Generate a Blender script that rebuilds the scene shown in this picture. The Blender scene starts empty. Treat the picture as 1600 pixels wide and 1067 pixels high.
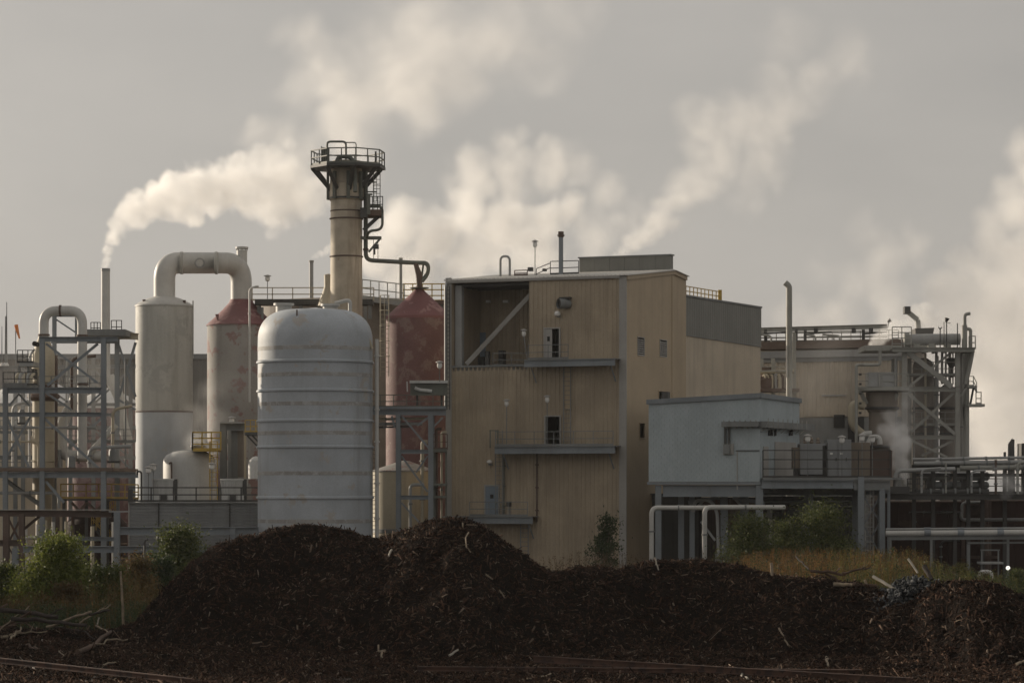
import bpy, bmesh, math, random
import numpy as np
from mathutils import Vector, Matrix
rnd = random.Random(7)
S = bpy.context.scene
COL = S.collection
# ------------------------------------------------------------------ camera
CAM_Z = 6.7
LENS = 100.0
F = 1600 * LENS / 36.0
HOR = 760.0
cam = bpy.data.objects.new('camera', bpy.data.cameras.new('camera'))
COL.objects.link(cam)
cam.location = (0, 0, CAM_Z)
cam.rotation_euler = (math.pi / 2, 0, 0)
cam.data.lens = LENS
cam.data.sensor_width = 36.0
cam.data.sensor_fit = 'HORIZONTAL'
cam.data.shift_y = (HOR - 533.5) / 1600.0
cam.data.clip_start = 1.0
cam.data.clip_end = 9000.0
S.camera = cam
# ------------------------------------------------------------------ sky and sun
SUN_BEHIND = math.radians(38)      # the sun stands to the left and a little beyond the plant
SUN_EL = math.radians(13)
sun_dir = Vector((-math.cos(SUN_BEHIND) * math.cos(SUN_EL), math.sin(SUN_BEHIND) * math.cos(SUN_EL), math.sin(SUN_EL)))
W = bpy.data.worlds.new('World')
S.world = W
W.use_nodes = True
nt = W.node_tree
nt.nodes.clear()
wo = nt.nodes.new('ShaderNodeOutputWorld')
bg = nt.nodes.new('ShaderNodeBackground')
bg.inputs['Strength'].default_value = 0.118
sky = nt.nodes.new('ShaderNodeTexSky')
sky.sky_type = 'NISHITA'
sky.sun_disc = False
sky.sun_elevation = SUN_EL
sky.sun_rotation = math.atan2(sun_dir.x, sun_dir.y)
sky.dust_density = 3.0
hsv = nt.nodes.new('ShaderNodeHueSaturation')
hsv.inputs['Saturation'].default_value = 0.35
# overcast veil: a grey cloud sheet laid over the clear sky, mottled by slow noise
tc = nt.nodes.new('ShaderNodeTexCoord')
mp = nt.nodes.new('ShaderNodeMapping')
mp.inputs['Scale'].default_value = (1.0, 1.0, 2.2)
no = nt.nodes.new('ShaderNodeTexNoise')
no.inputs['Scale'].default_value = 5.0
no.inputs['Detail'].default_value = 5.0
no.inputs['Roughness'].default_value = 0.55
rp = nt.nodes.new('ShaderNodeValToRGB')
rp.color_ramp.elements[0].position = 0.25
rp.color_ramp.elements[0].color = (3.18, 3.00, 2.80, 1)
rp.color_ramp.elements[1].position = 0.8
rp.color_ramp.elements[1].color = (4.25, 3.96, 3.62, 1)
mx = nt.nodes.new('ShaderNodeMixRGB')
mx.inputs[0].default_value = 0.82
L = nt.links.new
L(tc.outputs['Generated'], mp.inputs['Vector'])
L(mp.outputs[0], no.inputs['Vector'])
L(no.outputs['Fac'], rp.inputs[0])
L(sky.outputs[0], hsv.inputs['Color'])
L(hsv.outputs[0], mx.inputs[1])
L(rp.outputs[0], mx.inputs[2])
L(mx.outputs[0], bg.inputs['Color'])
L(bg.outputs[0], wo.inputs['Surface'])
sl = bpy.data.lights.new('sun', 'SUN')
sl.energy = 5.0
sl.angle = math.radians(0.6)
sl.color = (1.0, 0.86, 0.68)
so = bpy.data.objects.new('sun', sl)
COL.objects.link(so)
so.location = sun_dir * 500
so.rotation_euler = sun_dir.to_track_quat('Z', 'Y').to_euler()
S.view_settings.view_transform = 'Standard'
S.view_settings.look = 'None'
S.view_settings.exposure = 0.0
S.view_settings.gamma = 1.0
S.view_settings.use_curve_mapping = False
S.render.engine = 'CYCLES'
cy = S.cycles
cy.max_bounces = 24
cy.diffuse_bounces = 3
cy.glossy_bounces = 2
cy.volume_bounces = 20
cy.transmission_bounces = 4
cy.transparent_max_bounces = 16
cy.use_denoising = True
cy.denoiser = 'OPENIMAGEDENOISE'
cy.use_adaptive_sampling = True
cy.adaptive_threshold = 0.01
cy.caustics_reflective = False
cy.caustics_refractive = False


# ------------------------------------------------------------------ helpers: place and size
def at(x, y, Y):
    """world point that lies Y metres out, seen at (x, y) of the 1600 px wide photograph"""
    return Vector(((x - 800.0) / F * Y, Y, CAM_Z - (y - HOR) / F * Y))


def px(n, Y):
    return n * Y / F


def gnd(x, Y):
    return Vector(((x - 800.0) / F * Y, Y, 0.0))


def V(*a):
    return Vector(a)


# ------------------------------------------------------------------ helpers: mesh building
class MB:
    def __init__(self):
        self.v, self.f = [], []

    def add(self, vs, fs):
        o = len(self.v)
        self.v += [tuple(p) for p in vs]
        self.f += [tuple(i + o for i in q) for q in fs]
        return self

    def box(self, a, b):
        x0, x1 = sorted((a[0], b[0])); y0, y1 = sorted((a[1], b[1])); z0, z1 = sorted((a[2], b[2]))
        vs = [(x0, y0, z0), (x1, y0, z0), (x1, y1, z0), (x0, y1, z0), (x0, y0, z1), (x1, y0, z1), (x1, y1, z1), (x0, y1, z1)]
        return self.add(vs, [(0, 3, 2, 1), (4, 5, 6, 7), (0, 1, 5, 4), (1, 2, 6, 5), (2, 3, 7, 6), (3, 0, 4, 7)])

    def obox(self, o, u, v, w):
        """box from corner o along three edge vectors"""
        o, u, v, w = Vector(o), Vector(u), Vector(v), Vector(w)
        vs = [o, o + u, o + u + v, o + v, o + w, o + u + w, o + u + v + w, o + v + w]
        fs = [(0, 3, 2, 1), (4, 5, 6, 7), (0, 1, 5, 4), (1, 2, 6, 5), (2, 3, 7, 6), (3, 0, 4, 7)]
        if u.cross(v).dot(w) < 0:
            fs = [tuple(reversed(q)) for q in fs]
        return self.add(vs, fs)

    def bar(self, a, b, w, d=None):
        """rectangular bar from a to b, w across the view, d in depth"""
        a, b = Vector(a), Vector(b)
        d = w if d is None else d
        t = (b - a).normalized()
        ref = Vector((0, 1, 0)) if abs(t.y) < 0.9 else Vector((0, 0, 1))
        s = t.cross(ref).normalized()
        r = s.cross(t).normalized()
        o = a - s * w / 2 - r * d / 2
        return self.obox(o, s * w, r * d, b - a)

    def ibeam(self, a, b, w, d=None, t=None, face=0):
        """I section from a to b; face 0 shows the flange to the viewer, 1 shows the web between two flanges"""
        a, b = Vector(a), Vector(b)
        d = w if d is None else d
        t = max(0.02, w * 0.1) if t is None else t
        tt = (b - a).normalized()
        ref = Vector((0, 1, 0)) if abs(tt.y) < 0.9 else Vector((0, 0, 1))
        s = tt.cross(ref).normalized()
        r = s.cross(tt).normalized()
        if face == 0:
            h, q = r, s
            H, Q = d, w
        else:
            h, q = s, r
            H, Q = w, d
        pr = [(-Q / 2, -H / 2), (Q / 2, -H / 2), (Q / 2, -H / 2 + t), (t / 2, -H / 2 + t), (t / 2, H / 2 - t), (Q / 2, H / 2 - t),
              (Q / 2, H / 2), (-Q / 2, H / 2), (-Q / 2, H / 2 - t), (-t / 2, H / 2 - t), (-t / 2, -H / 2 + t), (-Q / 2, -H / 2 + t)]
        n = len(pr)
        vs = [a + q * p[0] + h * p[1] for p in pr] + [b + q * p[0] + h * p[1] for p in pr]
        fs = [(i, (i + 1) % n, (i + 1) % n + n, i + n) for i in range(n)]
        fs += [(0, 11, 2, 1), (2, 11, 10, 3), (3, 10, 9, 4), (4, 9, 8, 5), (5, 8, 7, 6)]
        fs += [tuple(i + n for i in reversed(q)) for q in fs[-5:]]
        return self.add(vs, fs)

    def tube(self, pts, r, n=12, cap=True, r2=None):
        pts = [Vector(p) for p in pts]
        m = len(pts)
        rs = r if isinstance(r, (list, tuple)) else [r + ((r2 - r) * i / (m - 1) if r2 is not None else 0) for i in range(m)]
        tan = []
        for i in range(m):
            t = (pts[min(i + 1, m - 1)] - pts[max(i - 1, 0)])
            tan.append(t.normalized())
        ref = Vector((0, 0, 1)) if abs(tan[0].z) < 0.8 else Vector((1, 0, 0))
        nrm = tan[0].cross(ref).normalized()
        o = len(self.v)
        for i in range(m):
            if i:
                ax = tan[i - 1].cross(tan[i])
                if ax.length > 1e-6:
                    nrm = Matrix.Rotation(tan[i - 1].angle(tan[i]), 3, ax.normalized()) @ nrm
            bn = tan[i].cross(nrm)
            k = 1.0
            if 0 < i < m - 1:
                c = (pts[i] - pts[i - 1]).normalized().dot((pts[i + 1] - pts[i]).normalized())
                k = 1.0 / max(0.75, math.sqrt(max(0.0, (1 + c) / 2)))
            for j in range(n):
                an = 2 * math.pi * j / n
                self.v.append(tuple(pts[i] + (nrm * math.cos(an) + bn * math.sin(an)) * rs[i] * k))
        for i in range(m - 1):
            for j in range(n):
                a0 = o + i * n + j; a1 = o + i * n + (j + 1) % n
                self.f.append((a0, a1, a1 + n, a0 + n))
        if cap:
            self.f.append(tuple(o + j for j in reversed(range(n))))
            self.f.append(tuple(o + (m - 1) * n + j for j in range(n)))
        return self

    def lathe(self, c, prof, n=48, a0=0.0, a1=2 * math.pi):
        """prof: list of (radius, z above c)"""
        c = Vector(c)
        full = abs(a1 - a0 - 2 * math.pi) < 1e-6
        k = n if full else n + 1
        o = len(self.v)
        for (r, z) in prof:
            for j in range(k):
                an = a0 + (a1 - a0) * j / n
                self.v.append((c.x + r * math.cos(an), c.y + r * math.sin(an), c.z + z))
        for i in range(len(prof) - 1):
            for j in range(n):
                b0 = o + i * k + j; b1 = o + i * k + (j + 1) % k
                self.f.append((b0, b1, b1 + k, b0 + k))
        if full:
            if prof[0][0] > 1e-4:
                self.f.append(tuple(o + j for j in reversed(range(k))))
            if prof[-1][0] > 1e-4:
                self.f.append(tuple(o + (len(prof) - 1) * k + j for j in range(k)))
        return self

    def prism(self, poly, vec):
        """closed polygon pushed along vec"""
        poly = [Vector(p) for p in poly]
        vec = Vector(vec)
        n = len(poly)
        nr = Vector((0, 0, 0))
        for i in range(n):
            nr += poly[i].cross(poly[(i + 1) % n])
        if nr.dot(vec) > 0:
            poly.reverse()
        vs = poly + [p + vec for p in poly]
        fs = [tuple(range(n)), tuple(reversed(range(n, 2 * n)))]
        fs += [((i + 1) % n, i, i + n, (i + 1) % n + n) for i in range(n)]
        return self.add(vs, fs)


def fil(pts, r, seg=6):
    """round the inner corners of a polyline"""
    pts = [Vector(p) for p in pts]
    out = [pts[0]]
    for i in range(1, len(pts) - 1):
        a, b, c = pts[i - 1], pts[i], pts[i + 1]
        u, w = (a - b), (c - b)
        ru = min(r, u.length * 0.49, w.length * 0.49)
        p, q = b + u.normalized() * ru, b + w.normalized() * ru
        for k in range(seg + 1):
            t = k / seg
            out.append(p * (1 - t) ** 2 + b * 2 * t * (1 - t) + q * t * t)
    out.append(pts[-1])
    return out


def loc_of(o):
    v = Vector((0, 0, 0))
    while o is not None:
        v += o.location
        o = o.parent
    return v


def mesh_obj(mb, name, mat, origin, smooth=35):
    me = bpy.data.meshes.new(name)
    ox, oy, oz = origin
    me.from_pydata([(p[0] - ox, p[1] - oy, p[2] - oz) for p in mb.v], [], mb.f)
    if smooth:
        me.polygons.foreach_set('use_smooth', [True] * len(me.polygons))
        me.set_sharp_from_angle(angle=math.radians(smooth))
    me.materials.append(mat)
    o = bpy.data.objects.new(name, me)
    COL.objects.link(o)
    return o


def thing(name, label, cat, base, group=None):
    o = bpy.data.objects.new(name, None)
    o.empty_display_size = 0.5
    COL.objects.link(o)
    o.location = base
    o['label'] = label
    o['category'] = cat
    if group:
        o['group'] = group
    return o


def part(mb, name, mat, parent, label=None, smooth=35, kind=None):
    o = mesh_obj(mb, name, mat, loc_of(parent), smooth)
    o.parent = parent
    if label:
        o['label'] = label
    if kind:
        o['kind'] = kind
    return o


def solo(mb, name, label, cat, mat, group=None, smooth=35, kind=None):
    a = np.array(mb.v)
    c = (a.min(0) + a.max(0)) / 2
    org = (float(c[0]), float(c[1]), float(a[:, 2].min()))
    o = mesh_obj(mb, name, mat, org, smooth)
    o.location = org
    if label: o['label'] = label
    if cat: o['category'] = cat
    if group: o['group'] = group
    if kind: o['kind'] = kind
    return o


def railing(parent, pts, mat, h=1.08, step=1.6, r=0.032, name='railing', rails=2, toe=True):
    pts = [Vector(p) for p in pts]
    m = MB()
    up = Vector((0, 0, 1))
    for i in range(len(pts) - 1):
        a, b = pts[i], pts[i + 1]
        n = max(1, round((b - a).length / step))
        for k in range(n + (1 if i == len(pts) - 2 else 0)):
            p = a.lerp(b, k / n)
            m.bar(p, p + up * h, r * 2)
        for q in range(rails):
            z = h * (q + 1) / rails
            m.bar(a + up * z, b + up * z, r * 2)
        if toe:
            m.bar(a + up * 0.08, b + up * 0.08, 0.14, 0.02)
    return part(m, name, mat, parent, smooth=0)


def ladder(parent, a, b, mat, w=0.45, pitch=0.32, side=Vector((1, 0, 0)), cage=0, name='ladder'):
    a, b = Vector(a), Vector(b)
    m = MB()
    for s in (-0.5, 0.5):
        m.bar(a + side * w * s, b + side * w * s, 0.06)
    n = int((b - a).length / pitch)
    for i in range(1, n):
        p = a.lerp(b, i / n)
        m.bar(p - side * w / 2, p + side * w / 2, 0.035)
    o = part(m, name, mat, parent, smooth=0)
    if cage:
        cg = MB()
        fr = Vector((side.y, -side.x, 0))
        if fr.y > 0: fr = -fr
        k = max(2, int((b - a).length * 0.75 / 1.0))
        rings = []
        for i in range(k + 1):
            p = (a + (b - a) * 0.25).lerp(b, i / k)
            ring = [p + side * (w / 2 + 0.02) * math.cos(t) * 1.15 + fr * cage * math.sin(t) for t in [math.pi * j / 6 for j in range(7)]]
            rings.append(ring)
            cg.tube(ring, 0.025, 4)
        for j in (1, 3, 5):
            cg.tube([rg[j] for rg in rings], 0.022, 4)
        part(cg, 'safety_cage', mat, o, smooth=0)
    return o


# ------------------------------------------------------------------ helpers: materials
def nd(t, kind, **kw):
    n = t.nodes.new('ShaderNode' + kind)
    for k, v in kw.items():
        setattr(n, k, v)
    return n


def surf(name, col, rough=0.6, metal=0.0, spec=0.4, var=0.18, vscale=0.35, streak=0.35, streak_col=(0.07, 0.055, 0.045), sscale=1.6,
         rust=0.0, rust_col=(0.12, 0.045, 0.022), rscale=0.9, second=None, second_amt=0.5, second_scale=0.5, fine=0.08, bump=0.0, bscale=12.0):
    """weathered paint / metal / concrete: slow tone change, vertical run-off streaks, patches of rust or of an older coat"""
    m = bpy.data.materials.new(name)
    m.use_nodes = True
    t = m.node_tree
    bs = t.nodes['Principled BSDF']
    tc = nd(t, 'TexCoord')
    co = tc.outputs['Object']
    lk = t.links.new

    def noise(scale, detail=4, stretch=None, rough_=0.55, off=0.0):
        mpn = nd(t, 'Mapping')
        mpn.inputs['Scale'].default_value = stretch or (1, 1, 1)
        mpn.inputs['Location'].default_value = (off, off * 1.7, off * 0.6)
        lk(co, mpn.inputs['Vector'])
        n = nd(t, 'TexNoise')
        n.inputs['Scale'].default_value = scale
        n.inputs['Detail'].default_value = detail
        n.inputs['Roughness'].default_value = rough_
        lk(mpn.outputs[0], n.inputs['Vector'])
        return n.outputs['Fac']

    def ramp(fac, a, b):
        n = nd(t, 'MapRange')
        n.interpolation_type = 'SMOOTHSTEP'
        n.inputs['From Min'].default_value = a
        n.inputs['From Max'].default_value = b
        lk(fac, n.inputs['Value'])
        return n.outputs[0]

    def mulc(fac, k):
        n = nd(t, 'Math', operation='MULTIPLY')
        lk(fac, n.inputs[0])
        n.inputs[1].default_value = k
        return n.outputs[0]

    def mix(fac, a, b):
        n = nd(t, 'MixRGB')
        if isinstance(fac, float): n.inputs[0].default_value = fac
        else: lk(fac, n.inputs[0])
        for i, q in ((1, a), (2, b)):
            if isinstance(q, tuple): n.inputs[i].default_value = (*q[:3], 1)
            else: lk(q, n.inputs[i])
        return n.outputs[0]

    dark = tuple(c * (1 - var) for c in col)
    lite = tuple(min(1, c * (1 + var * 0.7)) for c in col)
    c = mix(ramp(noise(vscale, 5), 0.3, 0.7), dark, lite)
    if second:
        c = mix(ramp(noise(second_scale, 9, rough_=0.68, off=5.0), 0.62 - 0.24 * second_amt, 0.66 - 0.24 * second_amt), c, second)
    if fine:
        c = mix(mulc(ramp(noise(9, 6, off=2.0), 0.35, 0.75), fine * 3), c, tuple(q * 0.6 for q in col))
    if streak:
        c = mix(mulc(ramp(noise(sscale, 5, (1, 1, 0.07), 0.6, 3.0), 0.48, 0.8), streak), c, streak_col)
    if rust:
        c = mix(mulc(ramp(noise(rscale, 8, (1, 1, 0.55), 0.7, 9.0), 0.72 - 0.3 * rust, 0.80 - 0.3 * rust), 0.85), c, rust_col)
    lk(c, bs.inputs['Base Color'])
    bs.inputs['Roughness'].default_value = rough
    bs.inputs['Metallic'].default_value = metal
    bs.inputs['Specular IOR Level'].default_value = spec
    if bump:
        b = nd(t, 'Bump')
        b.inputs['Strength'].default_value = bump
        b.inputs['Distance'].default_value = 0.02
        lk(noise(bscale, 5, off=1.0), b.inputs['Height'])
        lk(b.outputs[0], bs.inputs['Normal'])
    return m
def plume(name, label, blobs, dens=0.5, nscale=0.35, amp=0.55, warp=1.2, vox=0.2, lo=-0.05, hi=0.35, color=(1.0,0.998,0.995), aniso=0.45, seed=0.0, step=1.0, soft=0.6, kids=3, mod=0.75, cat='steam plume'):
    """blobs: (x, y, Y, radius in px, weight)"""
    rb = random.Random(int(seed) + 5)
    cs = []
    for (x, y, Y, r, w) in blobs:
        c0_, r0_ = at(x, y, Y), px(r, Y)
        cs.append((c0_, r0_ * .92, w))
        for k in range(kids):
            d = Vector((rb.gauss(0, 1), rb.gauss(0, 1), rb.gauss(0, 1))).normalized()
            cs.append((c0_ + d * r0_ * rb.uniform(.55, 1.0), r0_ * rb.uniform(.3, .6), w * rb.uniform(.5, 1.0)))
    mn = Vector([min(c[i] - r * 1.45 for c, r, w in cs) for i in range(3)])
    mxx = Vector([max(c[i] + r * 1.45 for c, r, w in cs) for i in range(3)])
    org = cs[0][0].copy()
    me = bpy.data.volumes.new(name)
    o = bpy.data.objects.new(name, me)
    COL.objects.link(o)
    o.location = org
    o['label'] = label; o['category'] = cat
    mat = bpy.data.materials.new(name)
    mat.use_nodes = True
    t = mat.node_tree
    t.nodes.clear()
    out = nd(t, 'OutputMaterial')
    pv = nd(t, 'VolumePrincipled')
    pv.inputs['Color'].default_value = (*color, 1)
    pv.inputs['Anisotropy'].default_value = aniso
    pv.inputs['Density'].default_value = 1.0
    pv.inputs['Density Attribute'].default_value = 'density'
    t.links.new(pv.outputs[0], out.inputs['Volume'])
    mat.cycles.volume_step_rate = step
    me.materials.append(mat)
    g = bpy.data.node_groups.new(name + '_field', 'GeometryNodeTree')
    g.interface.new_socket('Geometry', in_out='OUTPUT', socket_type='NodeSocketGeometry')
    N = lambda k: g.nodes.new(k)
    K = g.links.new
    vc = N('GeometryNodeVolumeCube')
    vc.inputs['Min'].default_value = mn - org
    vc.inputs['Max'].default_value = mxx - org
    for ax, nm in enumerate(('X', 'Y', 'Z')):
        vc.inputs['Resolution ' + nm].default_value = max(8, int((mxx[ax] - mn[ax]) / vox))
    pos = N('GeometryNodeInputPosition')
    n1 = N('ShaderNodeTexNoise'); n1.noise_dimensions = '4D'
    n1.inputs['W'].default_value = seed
    n1.inputs['Scale'].default_value = nscale * 0.6
    n1.inputs['Detail'].default_value = 4
    K(pos.outputs[0], n1.inputs['Vector'])
    sb = N('ShaderNodeVectorMath'); sb.operation = 'SUBTRACT'; sb.inputs[1].default_value = (0.5, 0.5, 0.5)
    K(n1.outputs['Color'], sb.inputs[0])
    sc = N('ShaderNodeVectorMath'); sc.operation = 'SCALE'; sc.inputs['Scale'].default_value = warp
    K(sb.outputs[0], sc.inputs[0])
    ad = N('ShaderNodeVectorMath'); ad.operation = 'ADD'
    K(pos.outputs[0], ad.inputs[0]); K(sc.outputs[0], ad.inputs[1])
    p = ad.outputs[0]
    n2 = N('ShaderNodeTexNoise'); n2.noise_dimensions = '4D'
    n2.inputs['W'].default_value = seed + 3
    n2.inputs['Scale'].default_value = nscale
    n2.inputs['Detail'].default_value = 7
    n2.inputs['Roughness'].default_value = 0.58
    K(p, n2.inputs['Vector'])
    nm = N('ShaderNodeMath'); nm.operation = 'MULTIPLY_ADD'
    K(n2.outputs['Fac'], nm.inputs[0]); nm.inputs[1].default_value = amp * 2; nm.inputs[2].default_value = -amp
    acc = num = den = None

    def math_(op, a_, b_, c_=None):
        n_ = N('ShaderNodeMath'); n_.operation = op
        for i_, q_ in enumerate((a_, b_, c_)):
            if q_ is None: continue
            if isinstance(q_, float): n_.inputs[i_].default_value = q_
            else: K(q_, n_.inputs[i_])
        return n_.outputs[0]
    for c, r, w in cs:
        ds = N('ShaderNodeVectorMath'); ds.operation = 'DISTANCE'
        K(p, ds.inputs[0]); ds.inputs[1].default_value = c - org
        q = math_('MULTIPLY_ADD', ds.outputs['Value'], -1.0 / r, 1.0)
        g_ = math_('MAXIMUM', math_('ADD', q, 0.5), 0.0001)
        g_ = math_('MULTIPLY', g_, g_)
        if acc is None:
            acc, num, den = q, math_('MULTIPLY', g_, float(w)), g_
        else:
            acc = math_('SMOOTH_MAX', acc, q, 0.15)
            num = math_('MULTIPLY_ADD', g_, float(w), num)
            den = math_('ADD', den, g_)
    wgt = math_('DIVIDE', num, den)
    sm_ = math_('ADD', acc, nm.outputs[0])
    mr = N('ShaderNodeMapRange'); mr.interpolation_type = 'SMOOTHSTEP'
    mr.inputs['From Min'].default_value = lo
    K(math_('MULTIPLY_ADD', wgt, -0.5 * soft, hi + 0.5 * soft), mr.inputs['From Max'])
    K(sm_, mr.inputs['Value'])
    n3 = N('ShaderNodeTexNoise'); n3.noise_dimensions = '4D'
    n3.inputs['W'].default_value = seed + 9
    n3.inputs['Scale'].default_value = nscale * 0.8
    n3.inputs['Detail'].default_value = 6
    n3.inputs['Roughness'].default_value = 0.62
    K(p, n3.inputs['Vector'])
    m3 = N('ShaderNodeMapRange'); m3.interpolation_type = 'SMOOTHSTEP'
    m3.inputs['From Min'].default_value = 0.36; m3.inputs['From Max'].default_value = 0.66
    m3.inputs['To Min'].default_value = 1.0 - mod; m3.inputs['To Max'].default_value = 1.0 + mod * .6
    K(n3.outputs['Fac'], m3.inputs['Value'])
    acc = math_('MULTIPLY', math_('MULTIPLY', math_('MULTIPLY', mr.outputs[0], wgt), float(dens)), m3.outputs[0])
    K(acc, vc.inputs['Density'])
    sm = N('GeometryNodeSetMaterial'); sm.inputs['Material'].default_value = mat
    K(vc.outputs[0], sm.inputs['Geometry'])
    go = N('NodeGroupOutput')
    K(sm.outputs[0], go.inputs[0])
    md = o.modifiers.new('field', 'NODES')
    md.node_group = g
    return o
def make_haze(dens, x0, x1, y0, y1, z0, z1):
    m = MB().box((x0, y0, z0), (x1, y1, z1))
    mat = bpy.data.materials.new('haze_air')
    mat.use_nodes = True
    t = mat.node_tree
    t.nodes.clear()
    out = nd(t, 'OutputMaterial')
    pv = nd(t, 'VolumePrincipled')
    pv.inputs['Color'].default_value = (0.93, 0.94, 0.96, 1)
    pv.inputs['Density'].default_value = dens
    pv.inputs['Anisotropy'].default_value = 0.2
    t.links.new(pv.outputs[0], out.inputs['Volume'])
    o = solo(m, 'haze', None, None, mat, smooth=0, kind='stuff')
    return o


# ------------------------------------------------------------------ materials
M = {}
M['ground'] = surf('dark_soil', (0.055, 0.042, 0.033), 0.95, var=0.4, vscale=0.05, streak=0, second=(0.09, 0.07, 0.05), second_amt=0.3, second_scale=0.15, bump=0.6)
M['beige'] = surf('tan_siding', (0.405, 0.335, 0.245), 0.55, var=0.17, vscale=0.3, streak=0.38, sscale=1.4, streak_col=(0.15, 0.115, 0.08), fine=0.09, rust=.06)
M['beige_side'] = surf('tan_siding_flat', (0.46, 0.365, 0.25), 0.6, var=0.08, streak=0.15, sscale=0.8)
M['sand'] = surf('sand_siding', (0.56, 0.48, 0.37), 0.6, var=0.1, streak=0.22, sscale=0.9)
M['darkclad'] = surf('charcoal_siding', (0.20, 0.20, 0.18), 0.55, var=0.12, streak=0.2)
M['trim'] = surf('pale_trim', (0.36, 0.35, 0.33), 0.5, var=0.1, streak=0.2)
M['roofm'] = surf('galvanised_roof', (0.68, 0.66, 0.62), 0.55, var=0.12, streak=0.1, sscale=3)
M['bluegrey'] = surf('bluegrey_steel_paint', (0.215, 0.24, 0.26), 0.5, var=0.15, streak=0.25, rust=0.12, rscale=1.4)
M['midgrey'] = surf('grey_steel_paint', (0.20, 0.21, 0.21), 0.55, var=0.2, streak=0.3, rust=0.15)
M['darksteel'] = surf('dark_steel', (0.06, 0.06, 0.058), 0.55, var=0.25, streak=0.2, rust=0.2)
M['greensteel'] = surf('greenish_steel', (0.135, 0.145, 0.125), 0.55, var=0.2, streak=0.3, rust=0.18)
M['brownsteel'] = surf('rusted_brown_steel', (0.12, 0.085, 0.07), 0.8, var=0.3, streak=0.4, rust=0.4)
M['white'] = surf('white_paint', (0.56, 0.56, 0.545), 0.5, var=0.12, streak=0.28, rust=0.06)
M['tankwhite'] = surf('chalky_white_coat', (0.405, 0.44, 0.475), 0.6, var=0.14, vscale=0.3, streak=0.35, sscale=0.9, streak_col=(0.17, 0.15, 0.13), second=(0.40, 0.38, 0.355), second_amt=0.16, second_scale=0.5, bump=0.1, bscale=3)
M['tallwhite'] = surf('grimy_white_coat', (0.47, 0.47, 0.44), 0.6, var=0.14, vscale=0.15, streak=0.6, sscale=0.8, streak_col=(0.16, 0.14, 0.11), second=(0.40, 0.40, 0.38), second_amt=0.25, second_scale=0.5, rust=.05)
M['pipewhite'] = surf('insulated_pipe_white', (0.52, 0.515, 0.49), 0.5, var=0.12, streak=0.25)
M['pipegrey'] = surf('insulated_pipe_grey', (0.33, 0.335, 0.33), 0.45, var=0.15, streak=0.25)
M['chimney'] = surf('stained_concrete_flue', (0.50, 0.44, 0.35), 0.7, var=0.28, vscale=0.35, streak=0.8, sscale=1.1, streak_col=(0.13, 0.10, 0.07), rust=0.30, rust_col=(0.20, 0.13, 0.08), rscale=.5)
M['red'] = surf('peeling_red_coat', (0.165, 0.09, 0.09), 0.75, var=0.2, streak=0.3, second=(0.225, 0.155, 0.145), second_amt=0.40, second_scale=0.85, fine=0.15)
M['redcone'] = surf('red_oxide_coat', (0.20, 0.088, 0.09), 0.7, var=0.14, streak=0.12, second=(0.29, 0.17, 0.165), second_amt=0.22, second_scale=0.9)
M['worn'] = surf('worn_red_grey_coat', (0.30, 0.29, 0.275), 0.8, var=0.15, streak=0.3, second=(0.25, 0.155, 0.145), second_amt=0.32, second_scale=0.7)
M['rustwall'] = surf('rust_red_plate', (0.035, 0.016, 0.013), 0.85, var=0.3, streak=0.5, sscale=1.2, streak_col=(0.02, 0.015, 0.013), second=(0.06, 0.035, 0.026), second_amt=0.2, second_scale=0.4)
M['cream'] = surf('cream_coat', (0.46, 0.41, 0.31), 0.65, var=0.12, streak=0.35, rust=0.12)
M['yellow'] = surf('safety_yellow', (0.48, 0.33, 0.07), 0.5, var=0.15, streak=0.2, rust=0.08)
M['brownroof'] = surf('brown_deck', (0.16, 0.12, 0.095), 0.85, var=0.25, streak=0.3, rust=0.2)
M['block'] = surf('painted_block', (0.41, 0.47, 0.495), 0.7, var=0.10, vscale=0.4, streak=0.15, sscale=1.5, second=(0.43, 0.485, 0.51), second_amt=0.3, second_scale=1.2, bump=0.3, bscale=8)
M['door'] = surf('slate_blue_door', (0.20, 0.25, 0.30), 0.45, var=0.1, streak=0.2)
M['black'] = surf('black_interior', (0.018, 0.018, 0.018), 0.8, var=0.1, streak=0)
M['lampw'] = surf('white_lamp_globe', (0.78, 0.77, 0.74), 0.25, var=0.04, streak=0.05)
M['orange'] = surf('orange_fabric', (0.75, 0.22, 0.03), 0.8, var=0.1, streak=0)
M['slat'] = surf('grey_louvre_board', (0.30, 0.31, 0.315), 0.6, var=0.15, streak=0.3, sscale=2)
M['beigehall'] = surf('grey_beige_siding', (0.46, 0.40, 0.315), 0.65, var=0.12, streak=0.3, sscale=0.8)
M['greygreen'] = surf('greygreen_steel_paint', (0.33, 0.33, 0.30), 0.6, var=0.18, streak=0.35, rust=0.1)
M['vesselbrown'] = surf('brown_grey_vessel', (0.23, 0.20, 0.17), 0.7, var=0.2, streak=0.4, rust=0.12)
M['cabinet'] = surf('grey_cabinet', (0.25, 0.26, 0.265), 0.5, var=0.08, streak=0.15)
M['cabbrown'] = surf('tan_cabinet', (0.20, 0.165, 0.13), 0.6, var=0.1, streak=0.2)
M['farwall'] = surf('far_grey_siding', (0.17, 0.16, 0.145), 0.7, var=0.12, streak=0.25, sscale=0.6)

# ------------------------------------------------------------------ the setting
gm = MB()
xs = [-1500, -260, -90, 0, 90, 260, 1500]
ys = [-80, 90, 160, 260, 420, 900, 4000]
for i in range(6):
    for j in range(6):
        gm.add([(xs[i], ys[j], 0), (xs[i + 1], ys[j], 0), (xs[i + 1], ys[j + 1], 0), (xs[i], ys[j + 1], 0)], [(0, 1, 2, 3)])
g = mesh_obj(gm, 'ground', M['ground'], (0, 0, 0), 0)
g['kind'] = 'structure'

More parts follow.
